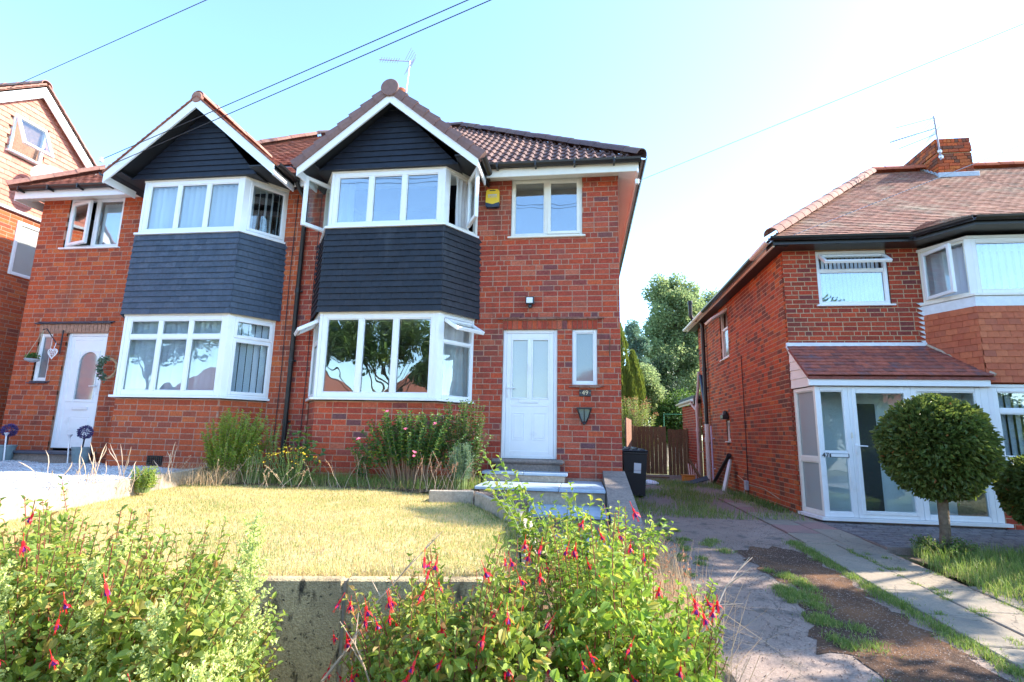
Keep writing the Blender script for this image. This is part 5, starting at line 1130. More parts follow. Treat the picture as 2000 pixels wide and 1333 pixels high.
# lawn grass
def lawn_pts(n, fn=None):
    x = nr.uniform(-5.4, -.2, n*2); y = 2.0+(nr.uniform(0, 1, n*2)**1.25)*5.3; k = [i for i in range(len(x)) if kl(y[i]) < x[i] < krr(y[i])-.01 and y[i] > wall_y(x[i])+.02][:n]
    x, y = x[k], y[k]
    if fn is not None: q = np.array([fn(a, b) for a, b in zip(x, y)]) > nr.uniform(0, 1, len(x)); x, y = x[q], y[q]
    return np.stack([x, y, np.array([lz(a, b) for a, b in zip(x, y)])], 1)
P = lawn_pts(110000); blades('lawn_grass', P, nr.uniform(.008, .032, len(P)), .5, LF['lawn'], .0018)
pat = lambda a, b: .25+.5*max(0, math.sin(a*2.3+1)*math.sin(b*2.9+a)+.1)+.9*max(0, 1-(krr(b)-a)/.45)
P = lawn_pts(52000, pat); blades('green_lawn_grass', P, nr.uniform(.012, .04, len(P)), .4, LF['grass'], .0019)
clump = lambda a, b: max(0, math.sin(a*5.1+2*math.sin(b*2.2))*math.sin(b*6.3+1.7*math.sin(a*3.1))-.35)*1.6
P = lawn_pts(16000, clump); blades('brown_thatch', P, nr.uniform(.006, .022, len(P)), .9, LF['straw'], .0022)
P = lawn_pts(9000, lambda a, b: clump(b*1.3, a*1.7)); blades('grass_clumps', P, nr.uniform(.03, .075, len(P)), .7, LF['lawn'], .002)
n = 2600; x = nr.uniform(-4.6, -.3, n); P = np.stack([x, 3.02+.2*x+nr.uniform(-.03, .09, n), np.full(n, -.76)], 1); blades('edge_grass', P, nr.uniform(.02, .10, n), .8, LF['lawn'], .002)
P = lawn_pts(5000, lambda a, b: 1.0*max(0, 1-(krr(b)-a)/.22)); blades('long_grass_by_kerb', P, nr.uniform(.05, .14, len(P)), .5, LF['grass'], .002)
# left dividing kerb
K = thing('garden_kerb', (-5.2, 5.5, -.7), 'sunlit low concrete kerb dividing the white gravel from the dry lawn', 'kerb')
ys = [2.2, 3.3, 4.5, 5.7, 6.8, 7.5]
for a, b in zip(ys, ys[1:]):
    mb = MB(); pa, pb = Vector((kl(a), a+.005, 0)), Vector((kl(b), b-.005, 0)); d = (pb-pa).normalized(); s_ = d.cross(Z); mb.obox(pa, d, s_, Z, 0, (pb-pa).length, -.08, 0, -1.3, -.575+.006*(a-5)+rng.uniform(-.005, .005), .012); mb.build('kerb_block', M['concrete'], K)
# right low kerb
K = thing('path_kerb', (-.9, 5.5, -.8), 'low weathered concrete edging curving between the lawn and the garden steps', 'kerb')
pts = [(-1.80, 6.2), (-1.27, 6.3), (-.57, 4.9), (-.40, 3.6), (-.31, 3.0)]
for i, (a, b) in enumerate(zip(pts, pts[1:])):
    d = Vector((b[0]-a[0], b[1]-a[1], 0)); l = d.length; s_ = Z.cross(d.normalized()); w_ = .05 if i < 2 else .10
    mb = MB(); mb.obox((*a, 0), d.normalized(), s_, Z, .004, l-.004, 0, w_, -1.35, -.665-.012*i, .01); mb.build('kerb_block', M['concrete'], K)
# front retaining wall of concrete panels
RW = thing('retaining_wall', (-2.3, 2.55, -1.4), 'stained concrete panel wall holding up the front edge of the dry lawn', 'wall')
js = [-4.75, -3.6, -2.38, -1.19, -.29]; d = Vector((1, .2, 0)).normalized()
for a, b in zip(js, js[1:]):
    p = Vector((a, wall_y(a)-.10, 0)); l = (b-a)/d.x; mb = MB(); mb.obox(p, d, -d.cross(Z), Z, .006, l-.012, 0, .07, -1.6, -.735+rng.uniform(-.004, .004), .01); mb.build('concrete_panel', M['conc_wall'], RW)
for a in js[1:-1]:
    p = Vector((a, wall_y(a)-.10, 0)); mb = MB(); mb.obox(p, d, -d.cross(Z), Z, -.012, .004, .02, .07, -1.6, -.75); mb.build('joint_strip', M['concrete'], RW)
mb = MB(); mb.prism([(kl(2.0), 2.0, -1.6), (-.3, 2.96, -1.6), (-.3, 8.1, -1.6), (kl(8.1), 8.1, -1.6)], (0, 0, .70)); mb.build('garden_bank', M['soil'], None, 'structure')
# steps
ST = thing('garden_steps', (-.5, 7, -1.2), 'grey slate steps climbing from the path to the white front door', 'steps')
mb = MB(); mb.box(-1.37, -.27, 7.93, 8.13, -.425, -.362, .025); mb.box(-1.30, -.33, 7.97, 8.1, -.56, -.425, .01); mb.build('threshold', M['stone'], ST)
def slab(x0, x1, y0, y1, z, m, th=.04, nm='step_slab'): b = MB(); b.box(x0, x1, y0, y1, z-th, z, .006); return b.build(nm, m, ST)
slab(-1.44, -.84, 7.62, 7.965, -.525, M['slate_slab']); slab(-.835, -.21, 7.62, 7.965, -.527, M['slate_slab'])
b = MB(); b.box(-1.40, -.25, 7.65, 8.08, -.66, -.566, .008); b.build('riser', M['concrete'], ST)
for (a, c) in ((-1.38, -.86), (-.855, -.30), (-.295, .285)):
    slab(a, c, 6.84, 7.22, -.66+rng.uniform(-.002, .002), M['slate_slab']); slab(a, c, 7.225, 7.66, -.659, M['slate_slab'])
slab(-.205, .285, 7.665, 8.09, -.66, M['slate_slab'])
b = MB(); b.box(-1.33, .29, 6.9, 8.08, -1.2, -.701, .01); b.build('riser', M['concrete'], ST)
for (a, c) in ((-.64, -.18), (-.175, .29)): slab(a, c, 6.06, 6.50, -.86, M['slate_slab']); slab(a, c, 6.505, 6.895, -.861, M['slate_slab'])
b = MB(); b.box(-.62, .29, 6.10, 6.9, -1.3, -.902, .01); b.build('riser', M['concrete'], ST)
slab(-.60, -.12, 5.1, 5.9, -1.03, M['slate_slab'], .04); slab(-.115, .29, 5.12, 5.9, -1.03, M['slate_slab'], .04)
CW = MB(); CW.add([(.30, 5.6, -1.5), (.62, 5.6, -1.5), (.62, 8.09, -1.5), (.30, 8.09, -1.5), (.30, 5.6, -.90), (.62, 5.6, -.90), (.62, 8.09, -.50), (.30, 8.09, -.50)],
                  [(0, 3, 2, 1), (4, 5, 6, 7), (0, 1, 5, 4), (1, 2, 6, 5), (2, 3, 7, 6), (3, 0, 4, 7)]); tag(CW.build('cheek_wall', M['stone']), 'sloping grey concrete cheek wall running down beside the slate steps', 'wall')
# soil between kerb and steps, bed before the steps
mb = MB(); mb.prism([(-1.8, 6.22, -1.3), (-1.27, 6.32, -1.3), (-.6, 5.0, -1.3), (-.6, 6.1, -1.3), (-1.36, 6.85, -1.3), (-1.5, 8.1, -1.3), (-1.8, 8.1, -1.3)], (0, 0, .57)); mb.build('pebble_bed', M['soil'], None, 'structure')
mb = MB(); vs = [(x, y, -1.13+.02*math.sin(x*8+y*5)-.05*max(0, 4.2-y)) for y in fr(1.8, 6.0, .3) for x in fr(-.42, .75, .13)]; nxx = len(fr(-.42, .75, .13)); nyy = len(fr(1.8, 6.0, .3))
mb.add(vs, [(j*nxx+i, j*nxx+i+1, (j+1)*nxx+i+1, (j+1)*nxx+i) for j in range(nyy-1) for i in range(nxx-1)], 0, True); mb.build('verge_soil', M['soil'], None, 'structure')
# =============================================================== white gravel drive of 51
xs_, ys_ = fr(-14, -4.2, .35), fr(.5, 8.05, .3)
mb = MB(); vs = []
for y in ys_:
    for i in range(31): x = -14+(min(kl(y)-.07, -4)+14)*i/30; vs.append((x, y, -.615+.012*math.sin(x*5+y*3)+.01*math.sin(x*2-y*7)))
mb.add(vs, [(j*31+i, j*31+i+1, (j+1)*31+i+1, (j+1)*31+i) for j in range(len(ys_)-1) for i in range(30)], 0, True); mb.build('gravel_drive', M['gravel'], None, 'structure')
mb = MB(); mb.box(-14, -5.5, .5, 8.09, -1.7, -.66); mb.build('drive_bank', M['soil'], None, 'structure')
def pebbles(name, P, s, m):
    n = len(P); T = np.array([(1, 0, 0), (0, 1, 0), (-1, 0, 0), (0, -1, 0), (0, 0, .7), (0, 0, -.5)], np.float32); F = np.array([(0, 1, 4), (1, 2, 4), (2, 3, 4), (3, 0, 4), (1, 0, 5), (2, 1, 5), (3, 2, 5), (0, 3, 5)])
    a = nr.uniform(0, 6.28, n); c_, s_ = np.cos(a), np.sin(a); sx = s*nr.uniform(.6, 1.5, n); sy = s*nr.uniform(.5, 1.1, n); sz = s*nr.uniform(.5, 1, n)
    X = T[None, :, 0]*sx[:, None]; Y = T[None, :, 1]*sy[:, None]; V = np.stack([P[:, 0:1]+X*c_[:, None]-Y*s_[:, None], P[:, 1:2]+X*s_[:, None]+Y*c_[:, None], P[:, 2:3]+T[None, :, 2]*sz[:, None]+X*nr.normal(0, .3, (n, 1))], 2)
    return np_mesh(name, V.reshape(-1, 3), (F[None]+6*np.arange(n)[:, None, None]).reshape(-1, 3), m, None, 'stuff')
n = 26000; y = nr.uniform(4.6, 8.0, n); x = np.array([nr.uniform(-11, kl(b)-.09) for b in y]); pebbles('white_pebbles', np.stack([x, y, -.61+.012*np.sin(x*5+y*3)+.01*np.sin(x*2-y*7)], 1), .013, M['gravel'])
n = 2500; x = nr.uniform(-1.6, -.65, n); y = nr.uniform(5.3, 7.5, n); k = (y > 6.35-(x+1.27)*2.0) & (y < 6.2+(-.65-x)*.9+.8*(x < -1.4)); pebbles('step_pebbles', np.stack([x, y, np.full(n, -.725)], 1)[k], .012, M['pea'])
# =============================================================== driveway of 47
DW = sheet('driveway', fr(.62, 3.56, .245), fr(-.8, 9.6, .2), .006, M['tarmac'], None, 'structure')
GP = sheet('pea_gravel', fr(.62, 3.56, .245), fr(9.6, 18.2, .43), .004, M['pea'], None, 'structure', .006)
def blob(name, pts, off, m, kind='structure'):
    c = (sum(p[0] for p in pts)/len(pts), sum(p[1] for p in pts)/len(pts)); vs = [(c[0], c[1], hz(*c)+off)]; N_ = 48; rings = 4
    # closed outline resampled with a ragged edge
    L_ = [(Vector(b)-Vector(a)).length for a, b in zip(pts, pts[1:]+pts[:1])]; tot = sum(L_); out = []
    for k in range(N_):
        s = tot*k/N_; i = 0
        while s > L_[i]: s -= L_[i]; i += 1
        p = Vector(pts[i]).lerp(Vector(pts[(i+1) % len(pts)]), s/L_[i]); q = 1+.06*math.sin(k*1.7)+rng.uniform(-.13, .10); out.append((c[0]+(p.x-c[0])*q, c[1]+(p.y-c[1])*q))
    fs = []
    for r_ in range(1, rings+1):
        for (a, b) in out: x = c[0]+(a-c[0])*r_/rings; y = c[1]+(b-c[1])*r_/rings; vs.append((x, y, hz(x, y)+off*(1 if r_ < rings else .9)))
    fs += [(0, 1+k, 1+(k+1) % N_) for k in range(N_)]
    for r_ in range(rings-1): fs += [(1+r_*N_+k, 1+(r_+1)*N_+k, 1+(r_+1)*N_+(k+1) % N_, 1+r_*N_+(k+1) % N_) for k in range(N_)]
    mb = MB(); mb.add(vs, fs, 0, True); return mb.build(name, m, None, kind)
blob('tarmac_patch', [(1.95, 5.1), (1.8, 5.9), (1.75, 6.6), (2.1, 7.0), (2.5, 6.8), (2.55, 6.0), (2.5, 5.2)], .013, M['tar_patch'])
blob('tarmac_patch', [(1.55, 3.9), (1.7, 4.7), (1.95, 5.25), (2.45, 5.3), (2.5, 4.4), (2.45, 3.8)], .012, M['tar_patch'])
blob('tarmac_patch', [(1.85, 2.2), (1.8, 3.2), (1.75, 3.95), (2.4, 4.0), (2.7, 3.2), (2.7, 2.2)], .0135, M['tar_patch'])
P = np.concatenate([np.stack([2.1+nr.normal(0, .42, 5200), nr.uniform(2.4, 7.2, 5200), np.zeros(5200)], 1), np.stack([nr.uniform(.8, 3.5, 3500), nr.uniform(2.4, 9, 3500), np.zeros(3500)], 1)]); P[:, 2] = [hz(a, b)+.012 for a, b in P[:, :2]]; pebbles('drive_grit', P, .0065, M['pea'])
# paving slabs beside the house and in the front garden of 47
PV = thing('paved_path', (3.1, 7, -1.3), 'strip of worn grey and red paving slabs between the old drive and the porch', 'path')
def pslab(x0, x1, y0, y1, m=None, dz=0, rot=0):
    c = Vector(((x0+x1)/2, (y0+y1)/2, 0)); c.z = hz(c.x, c.y)+.03+dz; sl = (hz(c.x, c.y+.5)-hz(c.x, c.y-.5)); u = Vector((math.cos(rot), math.sin(rot), rng.uniform(-.014, .014))).normalized(); v = Vector((-math.sin(rot), math.cos(rot), sl+rng.uniform(-.008, .008))).normalized()
    b = MB(); b.obox(c, u, v, u.cross(v), -(x1-x0)/2+.008, (x1-x0)/2-.008, -(y1-y0)/2+.008, (y1-y0)/2-.008, -.05, 0, .007); b.build('paving_slab', m or M['slabs'], PV)
yy = 7.2
for k in range(7): pslab(2.72, 3.16, yy, yy+.6, M['slab_red'] if k in (1, 4, 6) else None, rot=rng.uniform(-.01, .01)); pslab(3.16, 3.56, yy-.25, yy+.35, M['slab_red'] if k in (2, 5) else None, rot=rng.uniform(-.01, .01)); yy += .6
yy = 3.0; k = 0
while yy < 7.1:
    for c, (a, b) in enumerate(((2.66, 3.08), (3.08, 3.5), (3.5, 3.95))):
        if c == 2 and yy > 4.9: continue
        pslab(a, b, yy+(.12*c), yy+.6+(.12*c), dz=rng.uniform(-.006, .003), rot=rng.uniform(-.025, .025))
    yy += .6; k += 1
# cobbled apron before the porch
CB = thing('cobbled_apron', (5, 8, -1.25), 'apron of small grey cobbles under the porch sill of house 47', 'paving')
mb = MB(); mb.box(3.57, 9, 7.05, 9.0, -1.33, -1.222); mb.build('mortar_bed', M['tarmac'], CB)
cl = []
b_ = 0
while b_ < 1.9:
    a_ = -(b_*37 % .1)
    while a_ < 4.6:
        h = rng.uniform(0, .008); cl.append((max(0, a_)+.004, a_+.146, b_+.003, b_+.068, h, h)); a_ += .15
    b_ += .072
lay(CB, 'cobble', 'cobble', M['cobble'], (3.58, 7.06, -1.217), (1, 0, 0), (0, 1, 0), cl, 300, 'cobbles_beyond', 0, .004)
# right garden grass of 47
GG = blob('side_lawn', [(3.50, 5.1), (3.55, 5.6), (3.65, 6.4), (3.95, 7.0), (5.0, 7.03), (7.5, 7.03), (7.5, 3.5), (4.3, 3.5), (3.9, 4.7)], .03, M['soil'])
# =============================================================== grass growing wild
def gz(n, fx, fy, z=None, f=None):
    x = nr.uniform(*fx, n); y = nr.uniform(*fy, n); P = np.stack([x, y, np.array([hz(a, b) for a, b in zip(x, y)]) if z is None else np.full(n, z)], 1)
    if f is not None: P = P[np.array([f(a, b) for a, b in zip(x, y)]) > nr.uniform(0, 1, n)]
    return P
P = gz(26000, (3.5, 7.2), (3.6, 7.05), f=lambda a, b: 1 if a > 3.5+max(0, (5.3-b))*.35+.05*math.sin(b*9)+max(0, b-6.3)*.5 else 0); P[:, 2] += .03; blades('side_lawn_grass', P, nr.uniform(.06, .17, len(P)), .5, LF['grass'], .003)
cen = [(2.6, y_+rng.uniform(-.05, .05), rng.uniform(.05, .12)) for y_ in np.arange(2.6, 7.3, .10) if rng.random() < .85]
cen += [(3.08+rng.uniform(-.03, .03), y_, .04) for y_ in np.arange(3, 7, .13) if rng.random() < .6]+[(3.5+rng.uniform(-.03, .03), y_, .05) for y_ in np.arange(3, 5.2, .12) if rng.random() < .7]
cen += [(rng.uniform(2.7, 3.5), 3.0+.6*rng.randrange(0, 7)+rng.uniform(-.03, .15), .04) for _ in range(26)]
cen += [(1.80+rng.uniform(-.1, .25), rng.uniform(4.0, 5.9), rng.uniform(.04, .11)) for _ in range(30)]+[(1.6, 7.1, .1), (1.5, 6.9, .09), (1.62, 6.6, .1), (1.2, 8.4, .1), (1.1, 8.0, .08)]
cen += [(rng.uniform(1.7, 2.6), rng.uniform(2.4, 3.6), .09) for _ in range(34)]+[(rng.uniform(.75, 1.3), rng.uniform(5.5, 8), .06) for _ in range(22)]
Pl = []
for (a, b, r_) in cen:
    k = int(190*r_/.08); q = nr.normal(0, r_*.5, (k, 2)); Pl.append(np.stack([a+q[:, 0], b+q[:, 1]*1.2, np.full(k, hz(a, b)+.01)], 1))
P = np.concatenate(Pl); blades('drive_weeds', P, nr.uniform(.012, .055, len(P)), .9, LF['grass'], .0026)
P = gz(16000, (.7, 3.5), (8.8, 15.5), f=lambda a, b: min(1, max(0, .45+.8*math.sin(a*3.1+b*.9)*math.sin(b*1.3-a*2)+.25-(abs(a-1.8)*.2)))); blades('back_drive_grass', P, nr.uniform(.05, .15, len(P)), .6, LF['grass'], .004)
Pl = [np.stack([nr.uniform(3.2, 3.5, 700), nr.uniform(9.6, 12.6, 700), np.full(700, -1.2)], 1)]; blades('wall_foot_weeds', np.concatenate(Pl), nr.uniform(.04, .12, 700), .9, LF['mid'], .008)
# dry grass between the steps and the drive
P = gz(5200, (-.3, .78), (3.3, 5.6), -1.14, lambda a, b: (.8 if a > .25 else .25)*(1 if b > 3.6 else .5)); blades('dry_grass', P, nr.uniform(.08, .36, len(P)), .7, LF['straw'], .0022)
P = gz(650, (.25, .75), (3.4, 5.6), -1.14); T_ = P.copy(); T_[:, 2] += nr.uniform(.1, .34, len(P)); n = len(T_)
leaves(None, T_, rdir(n, .8), rdir(n), nr.uniform(.015, .035, n), LF['rusty'], .35, stuff='dry_seed_heads')
P = gz(1500, (-5.3, -1.5), (6.95, 7.3), -.76); blades('bed_edge_grass', P, nr.uniform(.03, .14, len(P)), .7, LF['straw'], .0025)
P = gz(6500, (-5.4, -1.4), (6.95, 7.7), -.74); blades('bed_grass', P, nr.uniform(.05, .22, len(P)), .6, LF['grass'], .003)
P = gz(900, (-5.9, -4.7), (6.4, 7.5), -.74); blades('tawny_grass', P, nr.uniform(.1, .34, len(P)), .9, LF['straw'], .002)
# =============================================================== planted things along the wall
shrub('garden_shrub', 'fresh green feathery shrub at the right corner of the blue-slated bay', 'shrub', (-5.1, 7.2, -.75), (.62, .35), 1.05, 120, LF['bright'], STEM['brown'], .055, .02, n_single=60, width=.55, r=.005, lean=(.1, 0))
shrub('garden_shrub', 'spindly flat-topped umbel plant in front of the black downpipe', 'plant', (-4.5, 7.35, -.72), (.38, .25), .95, 16, LF['pale'], STEM['green'], .05, .05, start=.55, width=.6, low=.5)
shrub('garden_shrub', 'broad-leaved green sapling just left of the black-slated bay base', 'shrub', (-3.95, 7.2, -.72), (.35, .2), .78, 9, LF['rose'], STEM['green'], .10, .09, start=.5, width=.75, low=.4)
T, ends = shrub('ragwort', 'yellow-flowered weed growing in front of the brick bay base', 'plant', (-3.95, 6.95, -.74), (.5, .25), .5, 42, LF['mid'], STEM['green'], .035, .03, width=.4, low=.5)
for e in ends:
    for _ in range(2): disc_flower(T, e+Vector((rng.uniform(-.03, .03), rng.uniform(-.03, .03), rng.uniform(0, .03))), rng.uniform(.010, .017), LF['yel'])
T, ends = shrub('ragwort', 'small yellow-flowered weed nearest the black downpipe foot', 'plant', (-4.55, 6.95, -.74), (.25, .2), .55, 14, LF['pale'], STEM['green'], .03, .03, width=.4, low=.5)
for e in ends[:9]: disc_flower(T, e, .014, LF['yel'])
T, ends = shrub('rose_bush', 'leafy climbing rose with a few pink flowers under the lower bay window', 'rose bush', (-2.35, 7.15, -.72), (.95, .28), 1.02, 120, LF['rose'], STEM['brown'], .062, .03, n_single=80, width=.7, low=.45, start=.4)
for p in ((-2.63, 6.9, .28), (-3.0, 6.85, -.1), (-2.2, 6.85, -.3), (-2.35, 6.85, .05), (-1.95, 6.85, .12), (-2.2, 6.83, -.25)):
    T2 = T
    for k in range(3): disc_flower(T2, Vector(p)+Vector((rng.uniform(-.015, .015), -.01*k, rng.uniform(-.01, .01))), .028-.006*k, LF['pinkp'], 5)
shrub('rose_bush', 'taller leggy rose reaching up the right splay of the lower bay', 'rose bush', (-1.65, 7.3, -.7), (.5, .25), 1.2, 50, LF['mid'], STEM['brown'], .055, .032, width=.65, low=.35, start=.3, n_single=50)
shrub('garden_shrub', 'low leafy rose shoot at the middle of the brick bay base', 'rose bush', (-3.05, 7.2, -.72), (.22, .15), .62, 16, LF['rose'], STEM['brown'], .05, .04, width=.7, low=.6)
shrub('spurge', 'spiky blue-green spurge beside the left end of the slate steps', 'plant', (-1.6, 7.0, -.74), (.22, .2), .62, 40, LF['grey'], STEM['green'], .06, .014, width=.14, low=.55, start=.3)
shrub('garden_shrub', 'bright yellow-green clump on the kerb above the white gravel', 'shrub', (-5.0, 5.6, -.74), (.22, .16), .30, 60, LF['bright'], STEM['green'], .03, .016, width=.5, low=.5)
def stalks(name, label, C, rad, n, h, m=LF['rusty'], cat='dry stalks', lean=.25, seed=True):
    T = thing(name, C, label, cat); P = []; mb = MB()
    for i in range(n):
        b = Vector(C)+Vector((rng.gauss(0, rad[0]), rng.gauss(0, rad[1]), 0)); t = b+Vector((rng.uniform(-lean, lean), rng.uniform(-lean, lean)*.6, h*rng.uniform(.6, 1.1))); st = arch_stem(b, t, .04, 5); mb.tube(st, [.0035, .003, .0025, .002, .002, .0015], 4, cap=False)
        for k in range(14): P.append(tuple(st[-1].lerp(st[3], rng.random())))
    tag(mb.build('stems', STEM['dry'], T), kind='stuff')
    if seed: n = len(P); leaves(T, P, rdir(n, .5), rdir(n), nr.uniform(.012, .028, n), m, .4, stuff='seed_heads')
    return T
stalks('dry_dock', 'rusty dead stalks leaning in front of the rose under the bay', (-1.85, 6.85, -.76), (.12, .06), 14, .55)
stalks('dry_dock', 'thin dead stalks near the middle of the bay bed', (-3.3, 6.9, -.76), (.25, .06), 7, .42)
stalks('dry_dock', 'pale dead flower heads at the left end of the bed', (-4.75, 6.8, -.76), (.35, .1), 14, .36, LF['straw'])
stalks('dry_dock', 'fluffy dead heads in the middle of the bed by the yellow flowers', (-4.1, 6.8, -.76), (.35, .08), 12, .3, LF['straw'])
T = thing('dry_grass_tuft', (-5.0, 4.9, -.6), 'tall dry grass stems rising over the kerb before the white gravel', 'grass')
for (xx, y_, n) in ((-5.05, 4.9, 12), (-5.0, 5.3, 9), (-5.15, 6.1, 6), (-4.85, 4.4, 5)):
    mb = MB()
    for k in range(n):
        b = Vector((xx+rng.gauss(0, .06), y_+rng.gauss(0, .06), -.72)); t = b+Vector((rng.uniform(-.35, .35), rng.uniform(-.1, .1), rng.uniform(.25, .55))); st = arch_stem(b, t, rng.uniform(0, .12), 7); mb.tube(st, [.003]*5+[.005, .005, .001], 4, cap=False)
    tag(mb.build('stems', STEM['dry'], T), kind='stuff')
# =============================================================== foreground bushes
def envelope(tab, x):
    if x <= tab[0][0]: return tab[0][1]
    for (a, b), (c, d) in zip(tab, tab[1:]):
        if x <= c: return b+(d-b)*(x-a)/(c-a)
    return tab[-1][1]
def fuchsia(label, tab, Yc, dy, x0, x1, n, n_single, flowers, zb=-1.5, scale=1.0, leafm=None, stemm=None, dens=.03, fill=6000):
    T = thing('fuchsia_bush', ((x0+x1)/2, Yc, zb), label, 'bush'); stems = []
    for i in range(n):
        x = x0+(x1-x0)*rng.random(); yo = rng.uniform(-dy, dy); top = envelope(tab, x*2.0/ (Yc+yo*.35) if False else x); top += .10*math.sin(x*11+1)*math.sin(x*5.3)+rng.uniform(-.10, .05); z = zb+(top-zb)*(rng.random()**.42)
        edge = min(1, min(x-x0, x1-x)/.25+.25); yy = Yc+yo*edge; x_ = x; x = x*yy/Yc; z = z*(yy/Yc) if z > -1.2 else z
        base = Vector((x_+((x0+x1)/2-x_)*.5+rng.uniform(-.1, .1), Yc+yo*.4+.15, zb)); tip = Vector((x, yy, z-abs(yo)*.10)); stems.append(arch_stem(base, tip, .14, 8))
    ends = stemmed(T, stems, leafm or LF['fuchsia'], stemm or STEM['red'], .041*scale, dens, .52, .22, n_single, True, .0045, jitter=.5)
    k_ = fill; X_ = nr.uniform(x0, x1, k_); Y_ = Yc+nr.uniform(-1, 1, k_)*dy*.9; top_ = np.array([envelope(tab, a)+.10*math.sin(a*11+1)*math.sin(a*5.3)-.08 for a in X_]); ed = np.clip(np.minimum(X_-x0, x1-X_)/.3+.35, 0, 1)
    Z_ = zb+.1+(top_-zb-.16-np.abs(Y_-Yc)*.3)*nr.uniform(.15, 1, k_)**.7*ed**.3; P_ = np.stack([((x0+x1)/2+(X_-(x0+x1)/2)*(.72+.28*(Z_-zb)/(top_-zb)))*Y_/Yc, Y_, Z_*(Y_/Yc)**.5], 1); D_ = rdir(k_); D_[:, 2] -= .25; N_ = rdir(k_, .9); N_[:, 1] -= .4
    leaves(T, P_, D_, N_, .044*scale*nr.uniform(.6, 1.25, k_), leafm or LF['fuchsia'], .52, 0, stuff='inner_foliage')
    ends.sort(key=lambda e: e.y)
    for e in ends[:flowers*2:2]: 
        for _ in range(rng.choice((1, 1, 2))): fuchsia_flower(T, e+Vector((rng.uniform(-.03, .03), rng.uniform(-.05, 0), rng.uniform(-.06, 0))), rng.uniform(.8, 1.15))
    return T, ends
tabL = [(-3.2, -.38), (-2.45, -.36), (-2.2, -.27), (-1.9, -.26), (-1.66, -.32), (-1.5, -.36), (-1.31, -.48), (-1.12, -.63), (-1.0, -.85)]
FL, eL = fuchsia('big leafy fuchsia bush filling the lower left corner before the lawn', tabL, 2.0, .55, -3.2, -1.1, 600, 300, 13, fill=9000)
tabR = [(-1.05, -.78), (-.92, -.60), (-.79, -.52), (-.58, -.41), (-.43, -.48), (-.28, -.44), (-.08, -.30), (.13, -.30), (.28, -.35), (.45, -.46), (.6, -.68)]
FR, eR = fuchsia('fuchsia bush with hanging red flowers in front of the concrete wall', tabR, 2.15, .42, -.95, -.1, 250, 300, 80, fill=4500)
FR2, eR2 = fuchsia('red and green fuchsia mingled with dry grass at the drive side', tabR, 2.35, .4, -.15, .58, 190, 200, 28, leafm=LF['bright'], fill=3000)
# geranium-like bright mass, lower right
T = thing('geranium', (.1, 1.75, -1.45), 'bright lime-green lobed geranium leaves at the bottom edge right of the fuchsia', 'plant')
stems = []
for i in range(200):
    x = rng.uniform(-.32, .55); y_ = rng.uniform(1.5, 2.1); z = rng.uniform(-1.25, -.72-.1*abs(x)*1.0-(.25 if x > .38 else 0)); stems.append(arch_stem((x*.7+.05, 1.95, -1.45), (x, y_, z), .1, 6))
ends = stemmed(T, stems, LF['bright'], STEM['green'], .06, .035, .95, .5, 220, False, .003, jitter=.5)
for p in ((-.13, 1.52, -.79), (.0, 1.56, -.76), (-.05, 1.5, -.98)): disc_flower(T, p, .016, LF['viol'], 5)
# goldenrod plumes on the left
gpos = [(-1.28, 1.5, -.52, .05), (-1.12, 1.72, -.30, .03), (-1.7, 1.35, -.60, 0), (-2.0, 1.6, -.42, -.03), (-1.08, 1.55, -.66, .03), (-1.45, 1.3, -.78, 0), (-1.9, 1.2, -.72, .02), (-1.25, 1.75, -.56, .04), (-1.05, 1.25, -.80, .0), (-1.62, 1.75, -.40, 0), (-2.35, 1.6, -.55, 0), (-1.3, 1.95, -.42, .06), (-1.55, 1.15, -.70, .0), (-1.30, 1.1, -.72, .02), (-1.8, 1.5, -.45, .0), (-2.15, 1.35, -.55, .0), (-1.5, 1.55, -.42, -.03), (-1.02, 1.38, -.62, .02)]
glabels = ['goldenrod stem in the centre of the left bush', 'tall pale goldenrod plume reaching over the dry lawn', 'goldenrod stem low in the left bush', 'goldenrod stem near the left picture edge', 'slender goldenrod stem leaning towards the concrete wall', 'nearest goldenrod stem at the bottom edge', 'broad pale goldenrod in the bottom left', 'goldenrod at the right end of the left bush', 'short goldenrod plume at the bottom between bush and wall', 'goldenrod plume at the back of the left bush', 'goldenrod plume half outside the left edge', 'goldenrod plume behind the tallest one', 'close goldenrod at the bottom left of the picture', 'close goldenrod low in the middle of the left bush', 'upright goldenrod among the fuchsia near the left edge', 'thick goldenrod low at the left edge', 'tall goldenrod leaning left over the fuchsia', 'goldenrod low beside the dark concrete gap']
